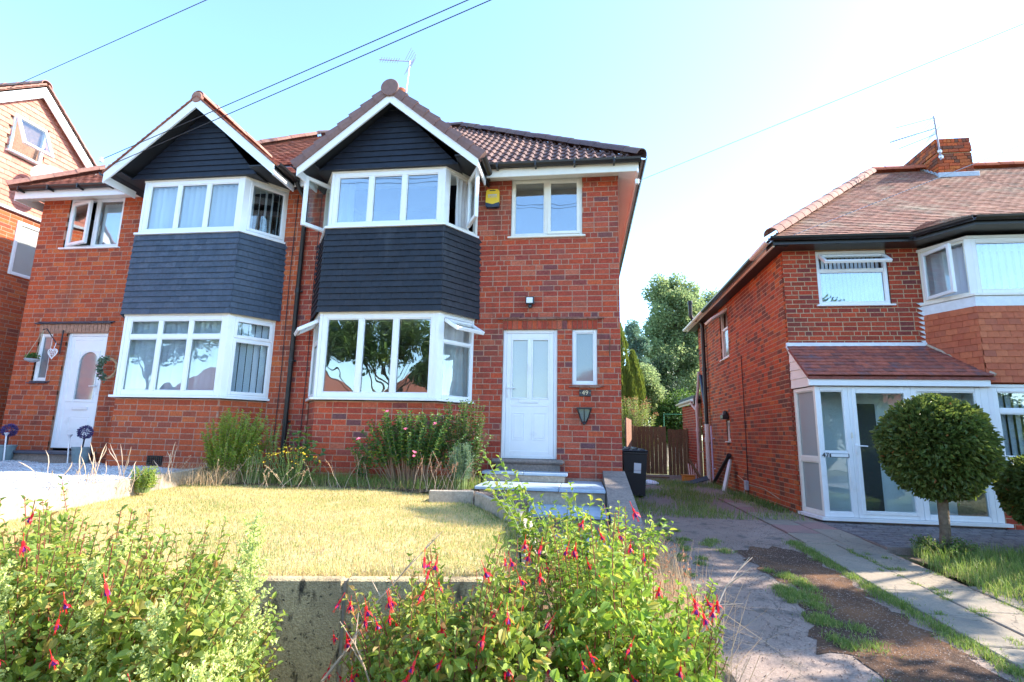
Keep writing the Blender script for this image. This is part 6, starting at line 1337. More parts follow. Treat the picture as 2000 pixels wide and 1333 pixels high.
for (x, y_, z, ln), lb in zip(gpos, glabels):
    T = thing('goldenrod', (x, y_, -1.45), lb, 'plant', 'goldenrod plumes in the left bush'); st = arch_stem((x-ln, y_+.1, -1.45), (x+ln, y_, z), .03, 9); mb = MB(); mb.tube(st, [.0055-.0004*i for i in range(10)], 6); mb.build('stem', STEM['green'], T)
    P = []; D = []; tw = 0
    for k in range(150):
        f = .18+.8*k/150; i = min(8, int(f*9)); p = st[i].lerp(st[i+1], f*9-i); tw += 2.4; d = Vector((math.cos(tw), math.sin(tw), .55)); P.append(tuple(p)); D.append(tuple(d))
    leaves(T, P, D, rdir(150, 1), nr.uniform(.035, .075, 150)*np.linspace(1.1, .5, 150), LF['pale'], .17, 12)
    P = []; 
    for b_ in range(34):
        f = .55+.45*b_/34; i = min(8, int(f*9)); p = st[i].lerp(st[i+1], min(1, f*9-i)); tw += 2.4; L_ = .11*(1-.75*b_/34)+.02; d = Vector((math.cos(tw), math.sin(tw), .95)).normalized()
        for k in range(30): q = rng.random(); P.append(tuple(p+d*L_*q+Vector((rng.gauss(0, .004), rng.gauss(0, .004), rng.gauss(0, .004)))))
    n = len(P); leaves(T, P, rdir(n, 1), rdir(n), nr.uniform(.008, .016, n), LF['bud'], .55, stuff='buds')
P = gz(1100, (-.1, .62), (2.4, 3.4), -1.25); blades('dry_verge_grass', P, nr.uniform(.3, .7, len(P)), .6, LF['straw'], .0018)
# rose shrub on the right verge
T = thing('rose_bush', (.0, 3.0, -1.15), 'sunlit lime-leaved rose shoots reaching in front of the slate steps', 'rose bush')
tips = [(-.56, 3.05, -.10), (-.40, 3.1, -.2), (-.25, 3.1, -.32), (-.08, 3.15, -.27), (.05, 3.2, -.33), (.2, 3.15, -.36), (.36, 3.1, -.40), (.46, 3.2, -.44), (-.3, 3.0, -.48), (-.1, 3.0, -.45), (.12, 3.0, -.48), (.0, 3.1, -.38), (.28, 3.1, -.46), (-.18, 3.2, -.38)]
stems = [arch_stem((rng.uniform(-.12, .2), 3.05+rng.uniform(-.1, .1), -1.2), t, .03 if i else -.03, 9) for i, t in enumerate(tips)]
stems += [arch_stem((rng.uniform(-.1, .2), 3.05, -1.2), (t[0]+rng.uniform(-.07, .07), t[1]+rng.uniform(-.12, .12), t[2]-rng.uniform(.03, .15)), .03, 8) for t in tips for _ in (0, 1, 2, 3)]
stemmed(T, stems, LF['bright'], STEM['green'], .056, .02, .55, .45, 200, False, .0045, jitter=.6)
# bare twigs poking out
for (a, b, lb) in (((-1.0, 2.1, -.95), (-.62, 2.3, -.42), 'bare grey twig rising over the dry lawn from the left bush'), ((.35, 2.2, -.85), (.72, 2.5, -.50), 'thick bare twig sticking out over the drive from the right bush'), ((.5, 2.2, -1.25), (.98, 2.45, -1.12), 'fallen bare twig lying low over the drive edge'), ((-.6, 2.0, -1.2), (-.85, 1.9, -.66), 'bent straw-coloured grass stalk standing before the concrete wall')):
    T = thing('bare_twig', a, lb, 'twig'); st = arch_stem(a, b, .03, 6); mb = MB(); mb.tube(st, [.007, .006, .005, .004, .003, .002, .001], 5)
    for k in (2, 3, 4, 5): d = Vector((rng.uniform(-.06, .1), rng.uniform(-.05, .05), rng.uniform(0, .1))); mb.tube([st[k], st[k]+d*.6, st[k]+d], [.003, .002, .001], 4)
    mb.build('branches', STEM['dry'], T)
# =============================================================== topiary trees
def topiary(c, r, zb, label, n, ns, group='clipped ball trees before the porch'):
    T = thing('topiary_tree', (c[0], c[1], zb), label, 'tree', group); mb = MB(); x, y_ = c[0], c[1]
    mb.tube([(x-.03, y_, zb-.03), (x-.02, y_, zb+.12), (x+.0, y_+.01, zb+.3), (x+.01, y_, c[2]-r*.7), (x, y_, c[2])], [.085, .06, .052, .055, .05], 12)
    for k in range(7): a = k*.9; mb.tube([(x, y_, c[2]-r*.75), (x+.25*r*math.cos(a), y_+.25*r*math.sin(a), c[2]-r*.35), (x+.7*r*math.cos(a), y_+.7*r*math.sin(a), c[2]+r*(.1+.1*(k % 3)))], [.025, .018, .006], 6)
    mb.build('trunk', M['bark'], T); bush_mass(T, c, (r*.98, r*.98, r*1.03), int(n*.8), .06, LF['laurel'], .28, lump=.045, n_single=ns, width=.56); bush_mass(T, c, (r*.86, r*.86, r*.86), n//2, .06, LF['laurel'], .6, width=.6, name='inner_foliage'); bush_mass(T, c, (r*.97, r*.97, r*.95), 110, .05, LF['rust'], .1, width=.46, name='rusty_foliage')
    b = MB(); return T
topiary((4.17, 6.95, -.045), .565, -1.29, 'round clipped ball tree with a lit upper right side before the glazed porch', 14000, 300)
topiary((5.42, 7.15, -.55), .42, -1.29, 'smaller clipped ball bush cut by the right picture edge', 7000, 120)
shrub('ground_plant', 'brown and green weeds round the foot of the ball tree', 'plant', (4.05, 6.8, -1.25), (.38, .3), .22, 90, LF['mid'], STEM['brown'], .04, .02, low=.4)
# =============================================================== trees and bushes at the back
def tree(name, label, base, trunk, crowns, m, n, ls, limbs=6, bark=None, width=.6, squash=1.0):
    T = thing(name, base, label, 'tree'); mb = MB(); B_ = Vector(base); top = Vector(trunk); mb.tube([B_, B_.lerp(top, .35)+Vector((.1, 0, 0)), B_.lerp(top, .7)-Vector((.08, 0, 0)), top], [.22*(top-B_).length/8, .16*(top-B_).length/8, .1*(top-B_).length/8, .03], 10)
    for c in crowns:
        for k in range(limbs): f = rng.uniform(.3, .85); p = B_.lerp(top, f); q = Vector(c[0])+Vector([rng.uniform(-.7, .7)*c[1][i] for i in range(3)]); mb.tube([p, p.lerp(q, .5)+Vector((0, 0, .15)), q], [.05, .03, .01], 6)
    mb.build('trunk', bark or M['bark_pale'], T)
    for i, (c, r_, share, ncl, cr) in enumerate(crowns): bush_mass(T, c, r_, int(n*share), ls, m, clumps=ncl, clump_r=cr, width=width, name='crown', squash=squash)
    return T
tree('birch_tree', 'tall pale green tree standing behind the gap between the houses', (4.7, 27, -1.2), (4.9, 27, 8.0), [((4.6, 27, 6.6), (1.45, 1.3, 1.9), .34, 44, .5), ((4.3, 27, 4.3), (1.7, 1.4, 1.7), .28, 44, .5), ((6.2, 27.3, 5.6), (1.5, 1.2, 1.3), .2, 34, .45), ((5.4, 27, 2.6), (1.7, 1.3, 1.5), .2, 30, .5)], LF['birch'], 52000, .13)
tree('dark_yew', 'dark evergreen tree in front of the pale tree, above the gates', (3.5, 23.5, -1.2), (3.6, 23.5, 3.4), [((3.45, 23.5, 1.3), (1.25, 1.1, 1.4), .7, 34, .45), ((3.35, 23.5, 2.9), (.55, .5, .8), .3, 14, .35)], LF['dark'], 16000, .11)
T = thing('conifer', (1.6, 20.5, -1.2), 'yellow-green columnar conifer just past the corner of house 49', 'tree')
mb = MB(); mb.tube([(1.55, 20.5, -1.2), (1.55, 20.5, 3.9)], [.12, .02], 8); mb.build('trunk', M['bark'], T)
for k, (cx_, cz_, rx_, rz_) in enumerate(((1.45, 2.0, .42, 2.3), (1.95, 1.5, .36, 1.7), (1.15, 1.9, .4, 2.0))):
    n = 7000; a = nr.uniform(0, 6.28, n); h = nr.uniform(-1, 1, n); rr = (1-np.abs(h)**1.8)*(1+.15*np.sin(a*7+h*5)); P = np.stack([cx_+rx_*rr*np.cos(a), 20.5+rx_*rr*np.sin(a), cz_+rz_*h], 1); D = np.stack([np.cos(a)*.4, np.sin(a)*.4, np.ones(n)], 1)+nr.normal(0, .15, (n, 3)); leaves(T, P, D, np.stack([np.cos(a), np.sin(a), 0*a], 1)+nr.normal(0, .3, (n, 3)), nr.uniform(.09, .2, n), LF['conifer'], .25, stuff='foliage')
tree('young_tree', 'thin blue-green young tree beside the conifer tip', (2.35, 24, -1.2), (2.4, 24, 5.2), [((2.35, 24, 4.6), (.35, .35, .8), .5, 16, .26), ((2.75, 24, 4.0), (.3, .3, .6), .25, 9, .22), ((2.5, 24, 3.2), (.5, .4, .6), .25, 12, .25)], LF['grey'], 3600, .11)
tree('garden_tree', 'grey-green rounded tree behind the conifer and butterfly bush', (2.6, 22, -1.2), (2.6, 22, 2.2), [((2.55, 22, 1.9), (.75, .7, 1.1), 1, 30, .36)], LF['birch'], 9000, .10)
T, e_ = shrub('butterfly_bush', 'pale butterfly bush with rusty flower spikes leaning over the fence', 'bush', (1.85, 19.3, -1.2), (.95, .7), 2.6, 130, LF['pale'], STEM['brown'], .12, .06, width=.3, low=.35, r=.012)
n = 500; idx = nr.integers(0, len(e_), n); P = np.array([tuple(e_[i]) for i in idx])+nr.normal(0, .04, (n, 3)); leaves(T, P, rdir(n, .5), rdir(n), nr.uniform(.04, .08, n), LF['rusty'], .5, stuff='flower_spikes')
tree('hedge_tree', 'dark mass of leaves low behind the gates', (4.0, 21.5, -1.2), (4.0, 21.5, 1.2), [((3.9, 21.6, .7), (1.4, .6, 1.1), 1, 30, .4)], LF['mid'], 9000, .1)
tree('far_tree', 'olive tree rising over the eaves of house 47 beside the tall pale tree', (6.6, 29, -1.2), (6.6, 29, 6.0), [((6.9, 29, 6.0), (1.7, 1.2, 2.0), .7, 36, .5), ((6.0, 29, 3.0), (2.0, 1.2, 2.0), .5, 30, .5)], LF['birch'], 15000, .13)
# =============================================================== gates and fence behind the houses
G = thing('wooden_gate', (2.25, 18, -1.2), 'left brown boarded garden gate between the brick wall and the second gate', 'gate')
def boards(T, P0, P1, n, z0, z1, m, th=.02, nm='board', off=.0):
    P0, P1 = Vector((*P0, 0)), Vector((*P1, 0)); d = (P1-P0); l = d.length; u = d.normalized(); inn = -u.cross(Z)
    for i in range(n):
        mb = MB(); dz = rng.uniform(-.012, .012); mb.obox(P0, u, inn, Z, l*i/n+.003, l*(i+1)/n-.003, rng.uniform(0, .006)+off, th+off, z0, z1+dz, .004); mb.build(nm, m, T)
boards(G, (1.68, 18), (2.74, 18), 8, -1.17, .36, M['wood']); mb = MB(); mb.box(1.62, 1.69, 17.95, 18.05, -1.2, .40, .008); mb.build('gate_post', M['wood'], G); mb = MB(); mb.box(1.7, 2.72, 18.025, 18.06, .1, .2); mb.build('rail', M['wood'], G)
G = thing('wooden_gate', (3.1, 18.05, -1.2), 'lower right brown boarded gate next to the flat-roofed extension', 'gate')
boards(G, (2.80, 18.05), (3.38, 18.05), 5, -1.19, .28, M['wood']); mb = MB(); mb.box(3.385, 3.44, 18.0, 18.1, -1.2, .32, .008); mb.build('gate_post', M['wood'], G); mb = MB(); mb.box(2.81, 3.37, 18.075, 18.11, 0, .1); mb.build('rail', M['wood'], G)
F = thing('garden_fence', (1.3, 16, -1.2), 'reddish close-boarded fence seen edge-on beyond the bins', 'fence')
boards(F, (1.60, 17.9), (1.22, 15.6), 22, -1.2, .56, M['wood_red'])
T = thing('net_frame', (3.2, 20, -.4), 'thin green tubular frame with dark net showing over the right gate', 'frame')
mb = MB(); mb.tube([(2.95, 19.8, -1.2), (2.95, 19.8, .85), (3.9, 19.8, .85), (3.9, 19.8, -1.2)], .018, 6); mb.build('tube_frame', mat('green_tube', (.05, .25, .15), .5), T)
# =============================================================== wheelie bins
def bin_(x, y_, z, label, sticker, rot=0):
    T = thing('wheelie_bin', (x, y_, z), label, 'bin', 'black wheelie bins beside house 49'); w_, d_, h_ = .48, .55, .93; V_ = []
    for zz, k in ((.05, .80), (.9, 1.0)):
        for sx, sy in ((-1, -1), (1, -1), (1, 1), (-1, 1)): V_.append((x+sx*w_/2*k, y_+sy*d_/2*k, z+zz))
    mb = MB(); mb.add(V_, [(0, 1, 5, 4), (1, 2, 6, 5), (2, 3, 7, 6), (3, 0, 4, 7), (0, 3, 2, 1)]); mb.box(x-w_/2-.012, x+w_/2+.012, y_-d_/2-.012, y_+d_/2+.012, z+.87, z+.915, .008)
    mb.box(x-.13, x+.13, y_-d_/2-.0, y_-d_/2+.04, z+.55, z+.552); mb.build('body', M['bin'], T)
    mb = MB(); mb.box(x-w_/2-.02, x+w_/2+.02, y_-d_/2-.04, y_+d_/2+.03, z+.917, z+.952, .014)
    for k in range(3): mb.box(x-w_/2+.03+k*.155, x-w_/2+.14+k*.155, y_-d_/2+.02, y_+d_/2-.06, z+.95, z+.972, .01)
    mb.build('lid', M['bin'], T)
    for s_ in (-1, 1): mb = MB(); mb.lathe((x+s_*.2, y_+.24, z+.1), [(.0, -.025), (.1, -.025), (.1, .025), (0, .025)], 18, axis=(1, 0, 0)); mb.build('wheel', M['black'], T)
    mb = MB(); mb.tube([(x-.2, y_+.31, z+.88), (x-.2, y_+.36, z+.9), (x+.2, y_+.36, z+.9), (x+.2, y_+.31, z+.88)], .014, 6); mb.build('handle', M['bin'], T)
    if sticker: mb = MB(); k = .975; mb.prism([(x-.03, y_-d_/2*.93-.006, z+.5), (x+.11, y_-d_/2*.93-.006, z+.49), (x+.12, y_-d_/2*.965-.006, z+.69), (x-.02, y_-d_/2*.965-.006, z+.70)], (0, .004, 0)); mb.build('sticker', M['paper'], T)
    return T
bin_(1.06, 11.35, -1.21, 'front black wheelie bin with a white paper sticker at the corner of house 49', True)
bin_(1.0, 12.1, -1.2, 'second black wheelie bin standing behind the one with the sticker', False)
bin_(1.05, 12.85, -1.2, 'rearmost black wheelie bin, mostly hidden by the two before it', False)
# rubbish by the wall
T = thing('rubber_sheet', (2.9, 14.8, -1.2), 'dark folded rubber sheet lying on the gravel by the pipes', 'sheet')
vs = []; nx_ = 10
for j in range(4):
    for i in range(nx_+1):
        f = i/nx_; x = 2.35+.95*f; y_ = 14.3+.35*j/3+f*.3; z = -1.19+.05*math.sin(f*3)+.27*max(0, f-.55)*(1+.2*j)+.01*math.sin(9*f+j)+.03*(j == 3); vs.append((x, y_, z))
mb = MB(); n_ = nx_+1; fs = [(j*n_+i, j*n_+i+1, (j+1)*n_+i+1, (j+1)*n_+i) for j in range(3) for i in range(nx_)]; mb.add(vs, fs, 0, True); mb.add([(a, b, c-.015) for a, b, c in vs], [f[::-1] for f in fs], 0, True); mb.build('sheet', M['rubber'], T)
T = thing('orange_crate', (2.95, 15.6, -1.2), 'small orange plastic box behind the rubber sheet', 'box'); mb = MB(); mb.box(2.78, 3.12, 15.5, 15.75, -1.2, -1.03, .03); mb.build('body', M['orange'], T); mb = MB(); mb.box(2.77, 3.13, 15.49, 15.76, -1.03, -1.01, .008); mb.build('lid', M['orange'], T)
T = thing('broken_chair', (3.15, 15.9, -1.2), 'broken pale folding chair frame leaning on the wall by the orange box', 'chair')
for k in range(4): mb = MB(); mb.tube([(3.0+.05*k, 15.6, -1.18), (2.92+.07*k+.1, 15.95, -.72)], .018, 6); mb.build('slat', M['pipe_pink'], T)
mb = MB(); mb.tube([(3.02, 15.8, -.6), (3.32, 15.55, -1.18)], .04, 8); mb.build('side_rail', M['wood'], T)
T = thing('white_sack', (1.75, 14.5, -1.2), 'crumpled white sack on the weedy gravel behind the bins', 'sack'); vs = []; 
mb = MB(); mb.lathe((1.72, 14.4, -1.2), [(.24, 0), (.25, .04), (.16, .09), (.03, .11)], 11); mb.v = [(a+rng.uniform(-.02, .02), b+rng.uniform(-.02, .02), c+rng.uniform(-.01, .01)) for a, b, c in mb.v]; mb.build('sack', M['paper'], T)
T = thing('timber_offcut', (2.0, 16.4, -1.2), 'grey flat timber offcut lying in front of the left gate', 'board'); mb = MB(); mb.obox((1.65, 16.4, -1.17), Vector((1, -.15, 0)).normalized(), Vector((.15, 1, 0)).normalized(), Z, 0, .9, 0, .14, 0, .03, .004); mb.build('plank', M['wood'], T)
# =============================================================== wall fittings of 49
T = thing('alarm_box', (-1.47, 8.08, 3.75), 'yellow and navy burglar alarm box high beside the upper bay', 'alarm'); mb = MB(); P_ = [(-1.585, 3.80), (-1.47, 3.765), (-1.355, 3.80), (-1.36, 4.0), (-1.39, 4.03), (-1.55, 4.03), (-1.58, 4.0)]
mb.prism([(x, 8.02, z) for x, z in P_], (0, .07, 0)); mb.build('cover', M['yellow'], T); mb = MB(); mb.prism([(-1.585, 8.015, 3.74), (-1.565, 8.015, 3.715), (-1.375, 8.015, 3.715), (-1.355, 8.015, 3.74), (-1.355, 8.015, 3.797), (-1.47, 8.015, 3.762), (-1.585, 8.015, 3.797)], (0, .075, 0)); mb.build('lower_cover', M['navy'], T)
mb = MB(); mb.box(-1.52, -1.42, 8.012, 8.03, 3.998, 4.012, .003); mb.build('strobe', M['navy'], T); mb = MB(); mb.box(-1.545, -1.40, 8.0165, 8.02, 3.918, 3.936); mb.build('print_line', M['lead'], T); text_mesh(T, 'lettering', 'ALARMS', (-1.47, 8.017, 3.893), .042, M['lead'], depth=.001)
T = thing('floodlight', (-.815, 8.05, 2.05), 'small black floodlight with sensor above the white door', 'lamp'); mb = MB(); mb.box(-.885, -.745, 7.98, 8.02, 2.04, 2.16, .008); mb.build('housing', M['black'], T); mb = MB(); mb.box(-.87, -.77, 7.972, 7.985, 2.055, 2.145, .004); mb.build('lens', M['lens'], T)
mb = MB(); mb.box(-.84, -.79, 8.02, 8.1, 2.0, 2.1); mb.build('bracket', M['black'], T); mb = MB(); mb.lathe((-.815, 8.0, 1.975), [(.0, 0), (.025, .005), (.03, .03), (.02, .055)], 12); mb.build('sensor', M['black'], T)
T = thing('number_plaque', (.045, 8.08, .65), 'dark plaque with gold digits 49 under the slit window', 'house number'); mb = MB(); mb.box(-.045, .135, 8.075, 8.1, .60, .70, .006); mb.build('plate', M['plaque'], T); text_mesh(T, 'digits', '49', (.045, 8.072, .65), .10, M['gold'], depth=.002)
for x in (-.03, .12): mb = MB(); mb.lathe((x, 8.072, .65), [(.006, 0), (.004, -.004)], 8, axis=(0, 1, 0)); mb.build('screw', M['gold'], T)
T = thing('wall_lantern', (.03, 8.06, .3), 'black half-lantern wall lamp under the number plaque', 'lamp'); 
mb = MB(); mb.prism([(-.085, 8.0, .40), (.145, 8.0, .40), (.145, 8.1, .40), (-.085, 8.1, .40)], (0, 0, .025)); mb.build('top', M['black'], T)
mb = MB()
for s_ in (-1, 1): mb.tube([(.03+s_*.10, 8.02, .40), (.03+s_*.06, 8.03, .27), (.03+s_*.022, 8.06, .19)], .011, 6)
mb.tube([(.03, 8.0, .40), (.03, 8.02, .28), (.03, 8.06, .19)], .007, 6); mb.lathe((.03, 8.06, .165), [(.005, 0), (.03, .02), (.025, .035)], 10); mb.build('frame', M['black'], T)
mb = MB(); mb.prism([(-.055, 8.03, .40), (.115, 8.03, .40), (.075, 8.05, .22), (-.015, 8.05, .22)], (0, .04, 0)); mb.build('glass', M['frost'], T)
T = thing('wall_hook', (.425, 8.08, 1.4), 'rusty iron hook hanging on the brickwork right of the slit window', 'hook'); mb = MB(); mb.tube([(.44, 8.09, 1.52), (.44, 8.05, 1.5), (.425, 8.06, 1.45), (.42, 8.065, 1.22)], .008, 6); mb.build('hook', mat('rust', (.12, .05, .03), .8), T)
# =============================================================== fittings round the door of 51
T = thing('doorstep', (-9.0, 7.95, -.6), 'dark slate doorstep under the arched-glass front door', 'step'); mb = MB(); mb.box(-9.62, -8.22, 7.74, 8.13, -.475, -.43, .008); mb.build('slab', M['slate_dark'], T); mb = MB(); mb.box(-9.5, -8.3, 7.80, 8.1, -.62, -.477); mb.build('riser', M['stone'], T)
T = thing('air_brick', (-6.6, 7.53, -.52), 'black plastic air brick low in the brick bay above the gravel', 'vent'); mb = MB(); frame_ring(mb, Vector((-6.72, 7.505, -.585)), (1, 0, 0), (0, 1, 0), .25, .15, .015, 0, .03, .003)
for k in range(1, 7): mb.box(-6.72+k*.034, -6.712+k*.034, 7.51, 7.53, -.58, -.44)
for k in range(1, 4): mb.box(-6.71, -6.48, 7.512, 7.53, -.585+k*.037, -.577+k*.037)
mb.build('grille', M['black'], T)
def pot_ball(x, y_, label, s=1.0):
    T = thing('potted_ball', (x, y_, -.61), label, 'potted plant', 'potted purple balls by the arched door'); mb = MB(); mb.lathe((x, y_, -.61), [(.10*s, 0), (.135*s, .24*s), (.145*s, .245*s), (.145*s, .27*s), (.125*s, .27*s), (.12*s, .23*s), (0, .22*s)], 20); mb.build('pot', M['pot'], T)
    mb = MB(); mb.tube([(x, y_, -.4), (x+.01, y_, -.2)], .012, 6); mb.build('stem', M['wire'], T); bush_mass(T, (x+.01, y_, -.10), (.095*s, .095*s, .095*s), 700, .026, M['purple'], .35, width=.5, name='flower_ball'); return T
pot_ball(-9.55, 7.72, 'potted purple ball left of the arched door'); pot_ball(-7.98, 7.6, 'potted purple ball right of the arched door near the bay')
for (x, y_, lb) in ((-9.42, 7.62, 'silver solar stake light beside the left purple ball'), (-8.15, 7.55, 'silver solar stake light beside the right purple ball')):
    T = thing('solar_light', (x, y_, -.6), lb, 'lamp'); mb = MB(); mb.tube([(x, y_, -.6), (x-.04, y_, -.2)], .012, 8); mb.build('stake', M['steel'], T); mb = MB(); mb.lathe((x-.04, y_, -.2), [(.012, 0), (.02, .03), (.035, .045), (.035, .06), (0, .065)], 12); mb.build('lamp_head', M['steel'], T)
T = thing('teal_pot', (-9.98, 7.7, -.61), 'teal flower pot cut by the left picture edge', 'pot'); mb = MB(); mb.lathe((-9.98, 7.7, -.61), [(.1, 0), (.13, .2), (.14, .2), (.14, .24), (.12, .24), (.115, .18), (0, .17)], 20); mb.build('pot', M['teal'], T)
T = thing('hanging_basket', (-9.55, 7.95, 1.1), 'small hanging planter with greenery on ropes by the slit window', 'hanging basket'); mb = MB()
mb.lathe((-9.60, 7.92, 1.08), [(.03, 0), (.10, .03), (.115, .06), (.10, .06), (.03, .04)], 18); mb.build('bowl', M['lead'], T); mb = MB()
for a in (0, 2.1, 4.2): mb.tube([(-9.60+.1*math.cos(a), 7.92+.1*math.sin(a), 1.13), (-9.52, 7.96, 1.66)], .005, 4)
mb.build('ropes', M['rope'], T); bush_mass(T, (-9.6, 7.92, 1.17), (.09, .08, .06), 350, .04, LF['rose'], .8, width=.4)
T = thing('bracket_hook', (-9.45, 8.05, 1.6), 'black wall bracket carrying the hanging planter and heart', 'bracket'); mb = MB(); mb.tube([(-9.52, 7.95, 1.67), (-9.45, 7.95, 1.69), (-9.25, 8.0, 1.42), (-9.22, 8.06, 1.42)], .009, 6); mb.tube([(-9.22, 8.05, 1.25), (-9.22, 8.05, 1.68)], .013, 6); mb.build('bracket', M['wire'], T)
T = thing('wicker_heart', (-9.25, 7.97, 1.25), 'white filigree heart hanging left of the arched door', 'ornament')
hp = [(16*math.sin(t)**3, 13*math.cos(t)-5*math.cos(2*t)-2*math.cos(3*t)-math.cos(4*t)) for t in [2*math.pi*i/28 for i in range(28)]]
mb = MB(); mb.tube([(-9.26+x*.0058, 7.96, 1.25+z*.0062) for x, z in hp+hp[:1]], .008, 6, cap=False)
for k in range(5): mb.tube([(-9.33+.035*k, 7.96, 1.19+.01*abs(k-2)), (-9.30+.03*k, 7.96, 1.32)], .004, 4)
for k in range(3): mb.tube([(-9.34, 7.96, 1.22+.03*k), (-9.18, 7.96, 1.24+.03*k)], .004, 4)
mb.build('heart', M['upvc'], T); mb = MB(); mb.tube([(-9.25, 7.96, 1.31), (-9.24, 7.98, 1.44)], .005, 4); mb.build('ribbon', M['paper'], T)
T = thing('door_wreath', (-8.09, 7.93, .96), 'wicker wreath with eucalyptus and pink blooms on the bay corner', 'wreath')
mb = MB(); ring = [(-8.07+.15*math.cos(2*math.pi*i/28), 7.93, .98+.17*math.sin(2*math.pi*i/28)) for i in range(29)]
for k in range(5): mb.tube([(x+rng.uniform(-.014, .014), y_+rng.uniform(-.014, .014), z+rng.uniform(-.014, .014)) for x, y_, z in ring], .012, 5, cap=False)
mb.build('ring', M['wicker'], T); n = 420; a = nr.uniform(1.7, 4.5, n); P = np.stack([-8.07+.15*np.cos(a)+nr.normal(0, .03, n), 7.91+nr.normal(0, .02, n), .98+.17*np.sin(a)+nr.normal(0, .03, n)], 1); leaves(T, P, rdir(n), rdir(n), nr.uniform(.03, .05, n), LF['grey'], .6, stuff='eucalyptus')
for p in ((-8.2, 7.87, .88), (-8.14, 7.87, .84), (-8.22, 7.88, 1.03)):
    for k in range(3): disc_flower(T, Vector(p)+Vector((0, -.008*k, 0)), .04-.01*k, M['pink'], 6, tilt=.2)
# =============================================================== aerials, wires and pole
def aerial(T, boom0, boom1, n, el, m, refl=True):
    b0, b1 = Vector(boom0), Vector(boom1); d = (b1-b0).normalized(); s_ = d.cross(Z).normalized(); mb = MB(); mb.tube([b0, b1], .011, 6); mb.build('boom', m, T)
    for i in range(n): p = b0.lerp(b1, .05+.6*i/n); mb = MB(); mb.tube([p-s_*el*.5, p+s_*el*.5], .005, 4); mb.build('element', m, T)
    if refl:
        for sg in (-1, 1):
            for k in range(4):
                p = b1+Z*sg*(.05+.055*k)+d*(.02-.045*k*1.0); mb = MB(); mb.tube([p-s_*.25, p+s_*.25], .006, 4); mb.build('reflector_rod', m, T)
T = thing('tv_aerial', (-4.42, 11.5, 8.3), 'silver television aerial rising behind the brown-capped gable', 'aerial'); mb = MB(); mb.tube([(-4.44, 11.5, 8.25), (-4.37, 11.5, 9.42)], .02, 8); mb.build('mast', M['steel'], T); aerial(T, (-5.0, 11.05, 9.16), (-4.33, 11.55, 9.44), 8, .22, M['aerial'])
T = thing('tv_aerial', (8.22, 12.45, 6.6), 'television aerial with long booms on the brick chimney of house 47', 'aerial'); mb = MB(); mb.tube([(8.3, 12.42, 6.5), (8.27, 12.42, 7.62)], .018, 8); mb.build('mast', M['aerial'], T); aerial(T, (7.3, 12.5, 7.05), (8.25, 12.42, 7.30), 9, .16, M['aerial'])
for a, b in (((7.36, 12.3, 7.30), (8.28, 12.42, 7.58)), ((7.55, 12.6, 6.93), (8.27, 12.42, 7.16))): mb = MB(); mb.tube([a, b], .009, 5); mb.build('boom', M['aerial'], T)
mb = MB(); mb.lathe((8.30, 12.44, 6.72), [(.04, 0), (.05, .02), (.02, .04)], 10, axis=(0, -1, 0)); mb.lathe((8.31, 12.44, 6.58), [(.045, 0), (.055, .02), (.02, .04)], 10, axis=(0, -1, 0)); mb.build('mast_clamp', M['steel'], T)
PT = Vector((17.4, .11, 7.26))
T = thing('telegraph_pole', (17.4, .11, -1.6), 'wooden telegraph pole carrying the overhead wires outside the right edge', 'pole'); mb = MB(); mb.tube([(17.4, .11, -1.7), (17.4, .11, 7.6)], [.14, .10], 14); mb.build('shaft', M['bark'], T); mb = MB(); mb.box(17.1, 17.7, .05, .17, 7.18, 7.28, .01); mb.build('crossarm', M['wood'], T)
for k, (a, lb) in enumerate((((-10.51, 7.4, 6.15), 'overhead wire to the far left house, topmost in the left corner'), ((-8.1, 7.2, 4.46), 'upper of two overhead wires meeting the left gable'), ((-7.95, 7.2, 4.33), 'lower of two overhead wires meeting the left gable'), ((.86, 7.75, 3.92), 'faint wire running up right from the corner of house 49'), ((3.4, 9.2, 3.42), 'wire crossing the roof and chimney of house 47'))):
    a = Vector(a); mb = MB(); pts = [a.lerp(PT, i/26)+Vector((0, 0, -.10*math.sin(math.pi*i/26))) for i in range(27)]; mb.tube(pts, (.006, .0062, .0062, .0045, .004)[k], 5, cap=False); T = thing('overhead_wire', a, lb, 'wire', 'overhead telephone wires'); mb.build('cable', M['wire'] if k < 3 else M['lead'], T)
    if k in (1, 2, 3): b = MB(); b.box(a.x-.03, a.x+.03, a.y-.02, a.y+.03, a.z-.04, a.z+.04, .008); b.build('wire_clip', M['upvc'], T)
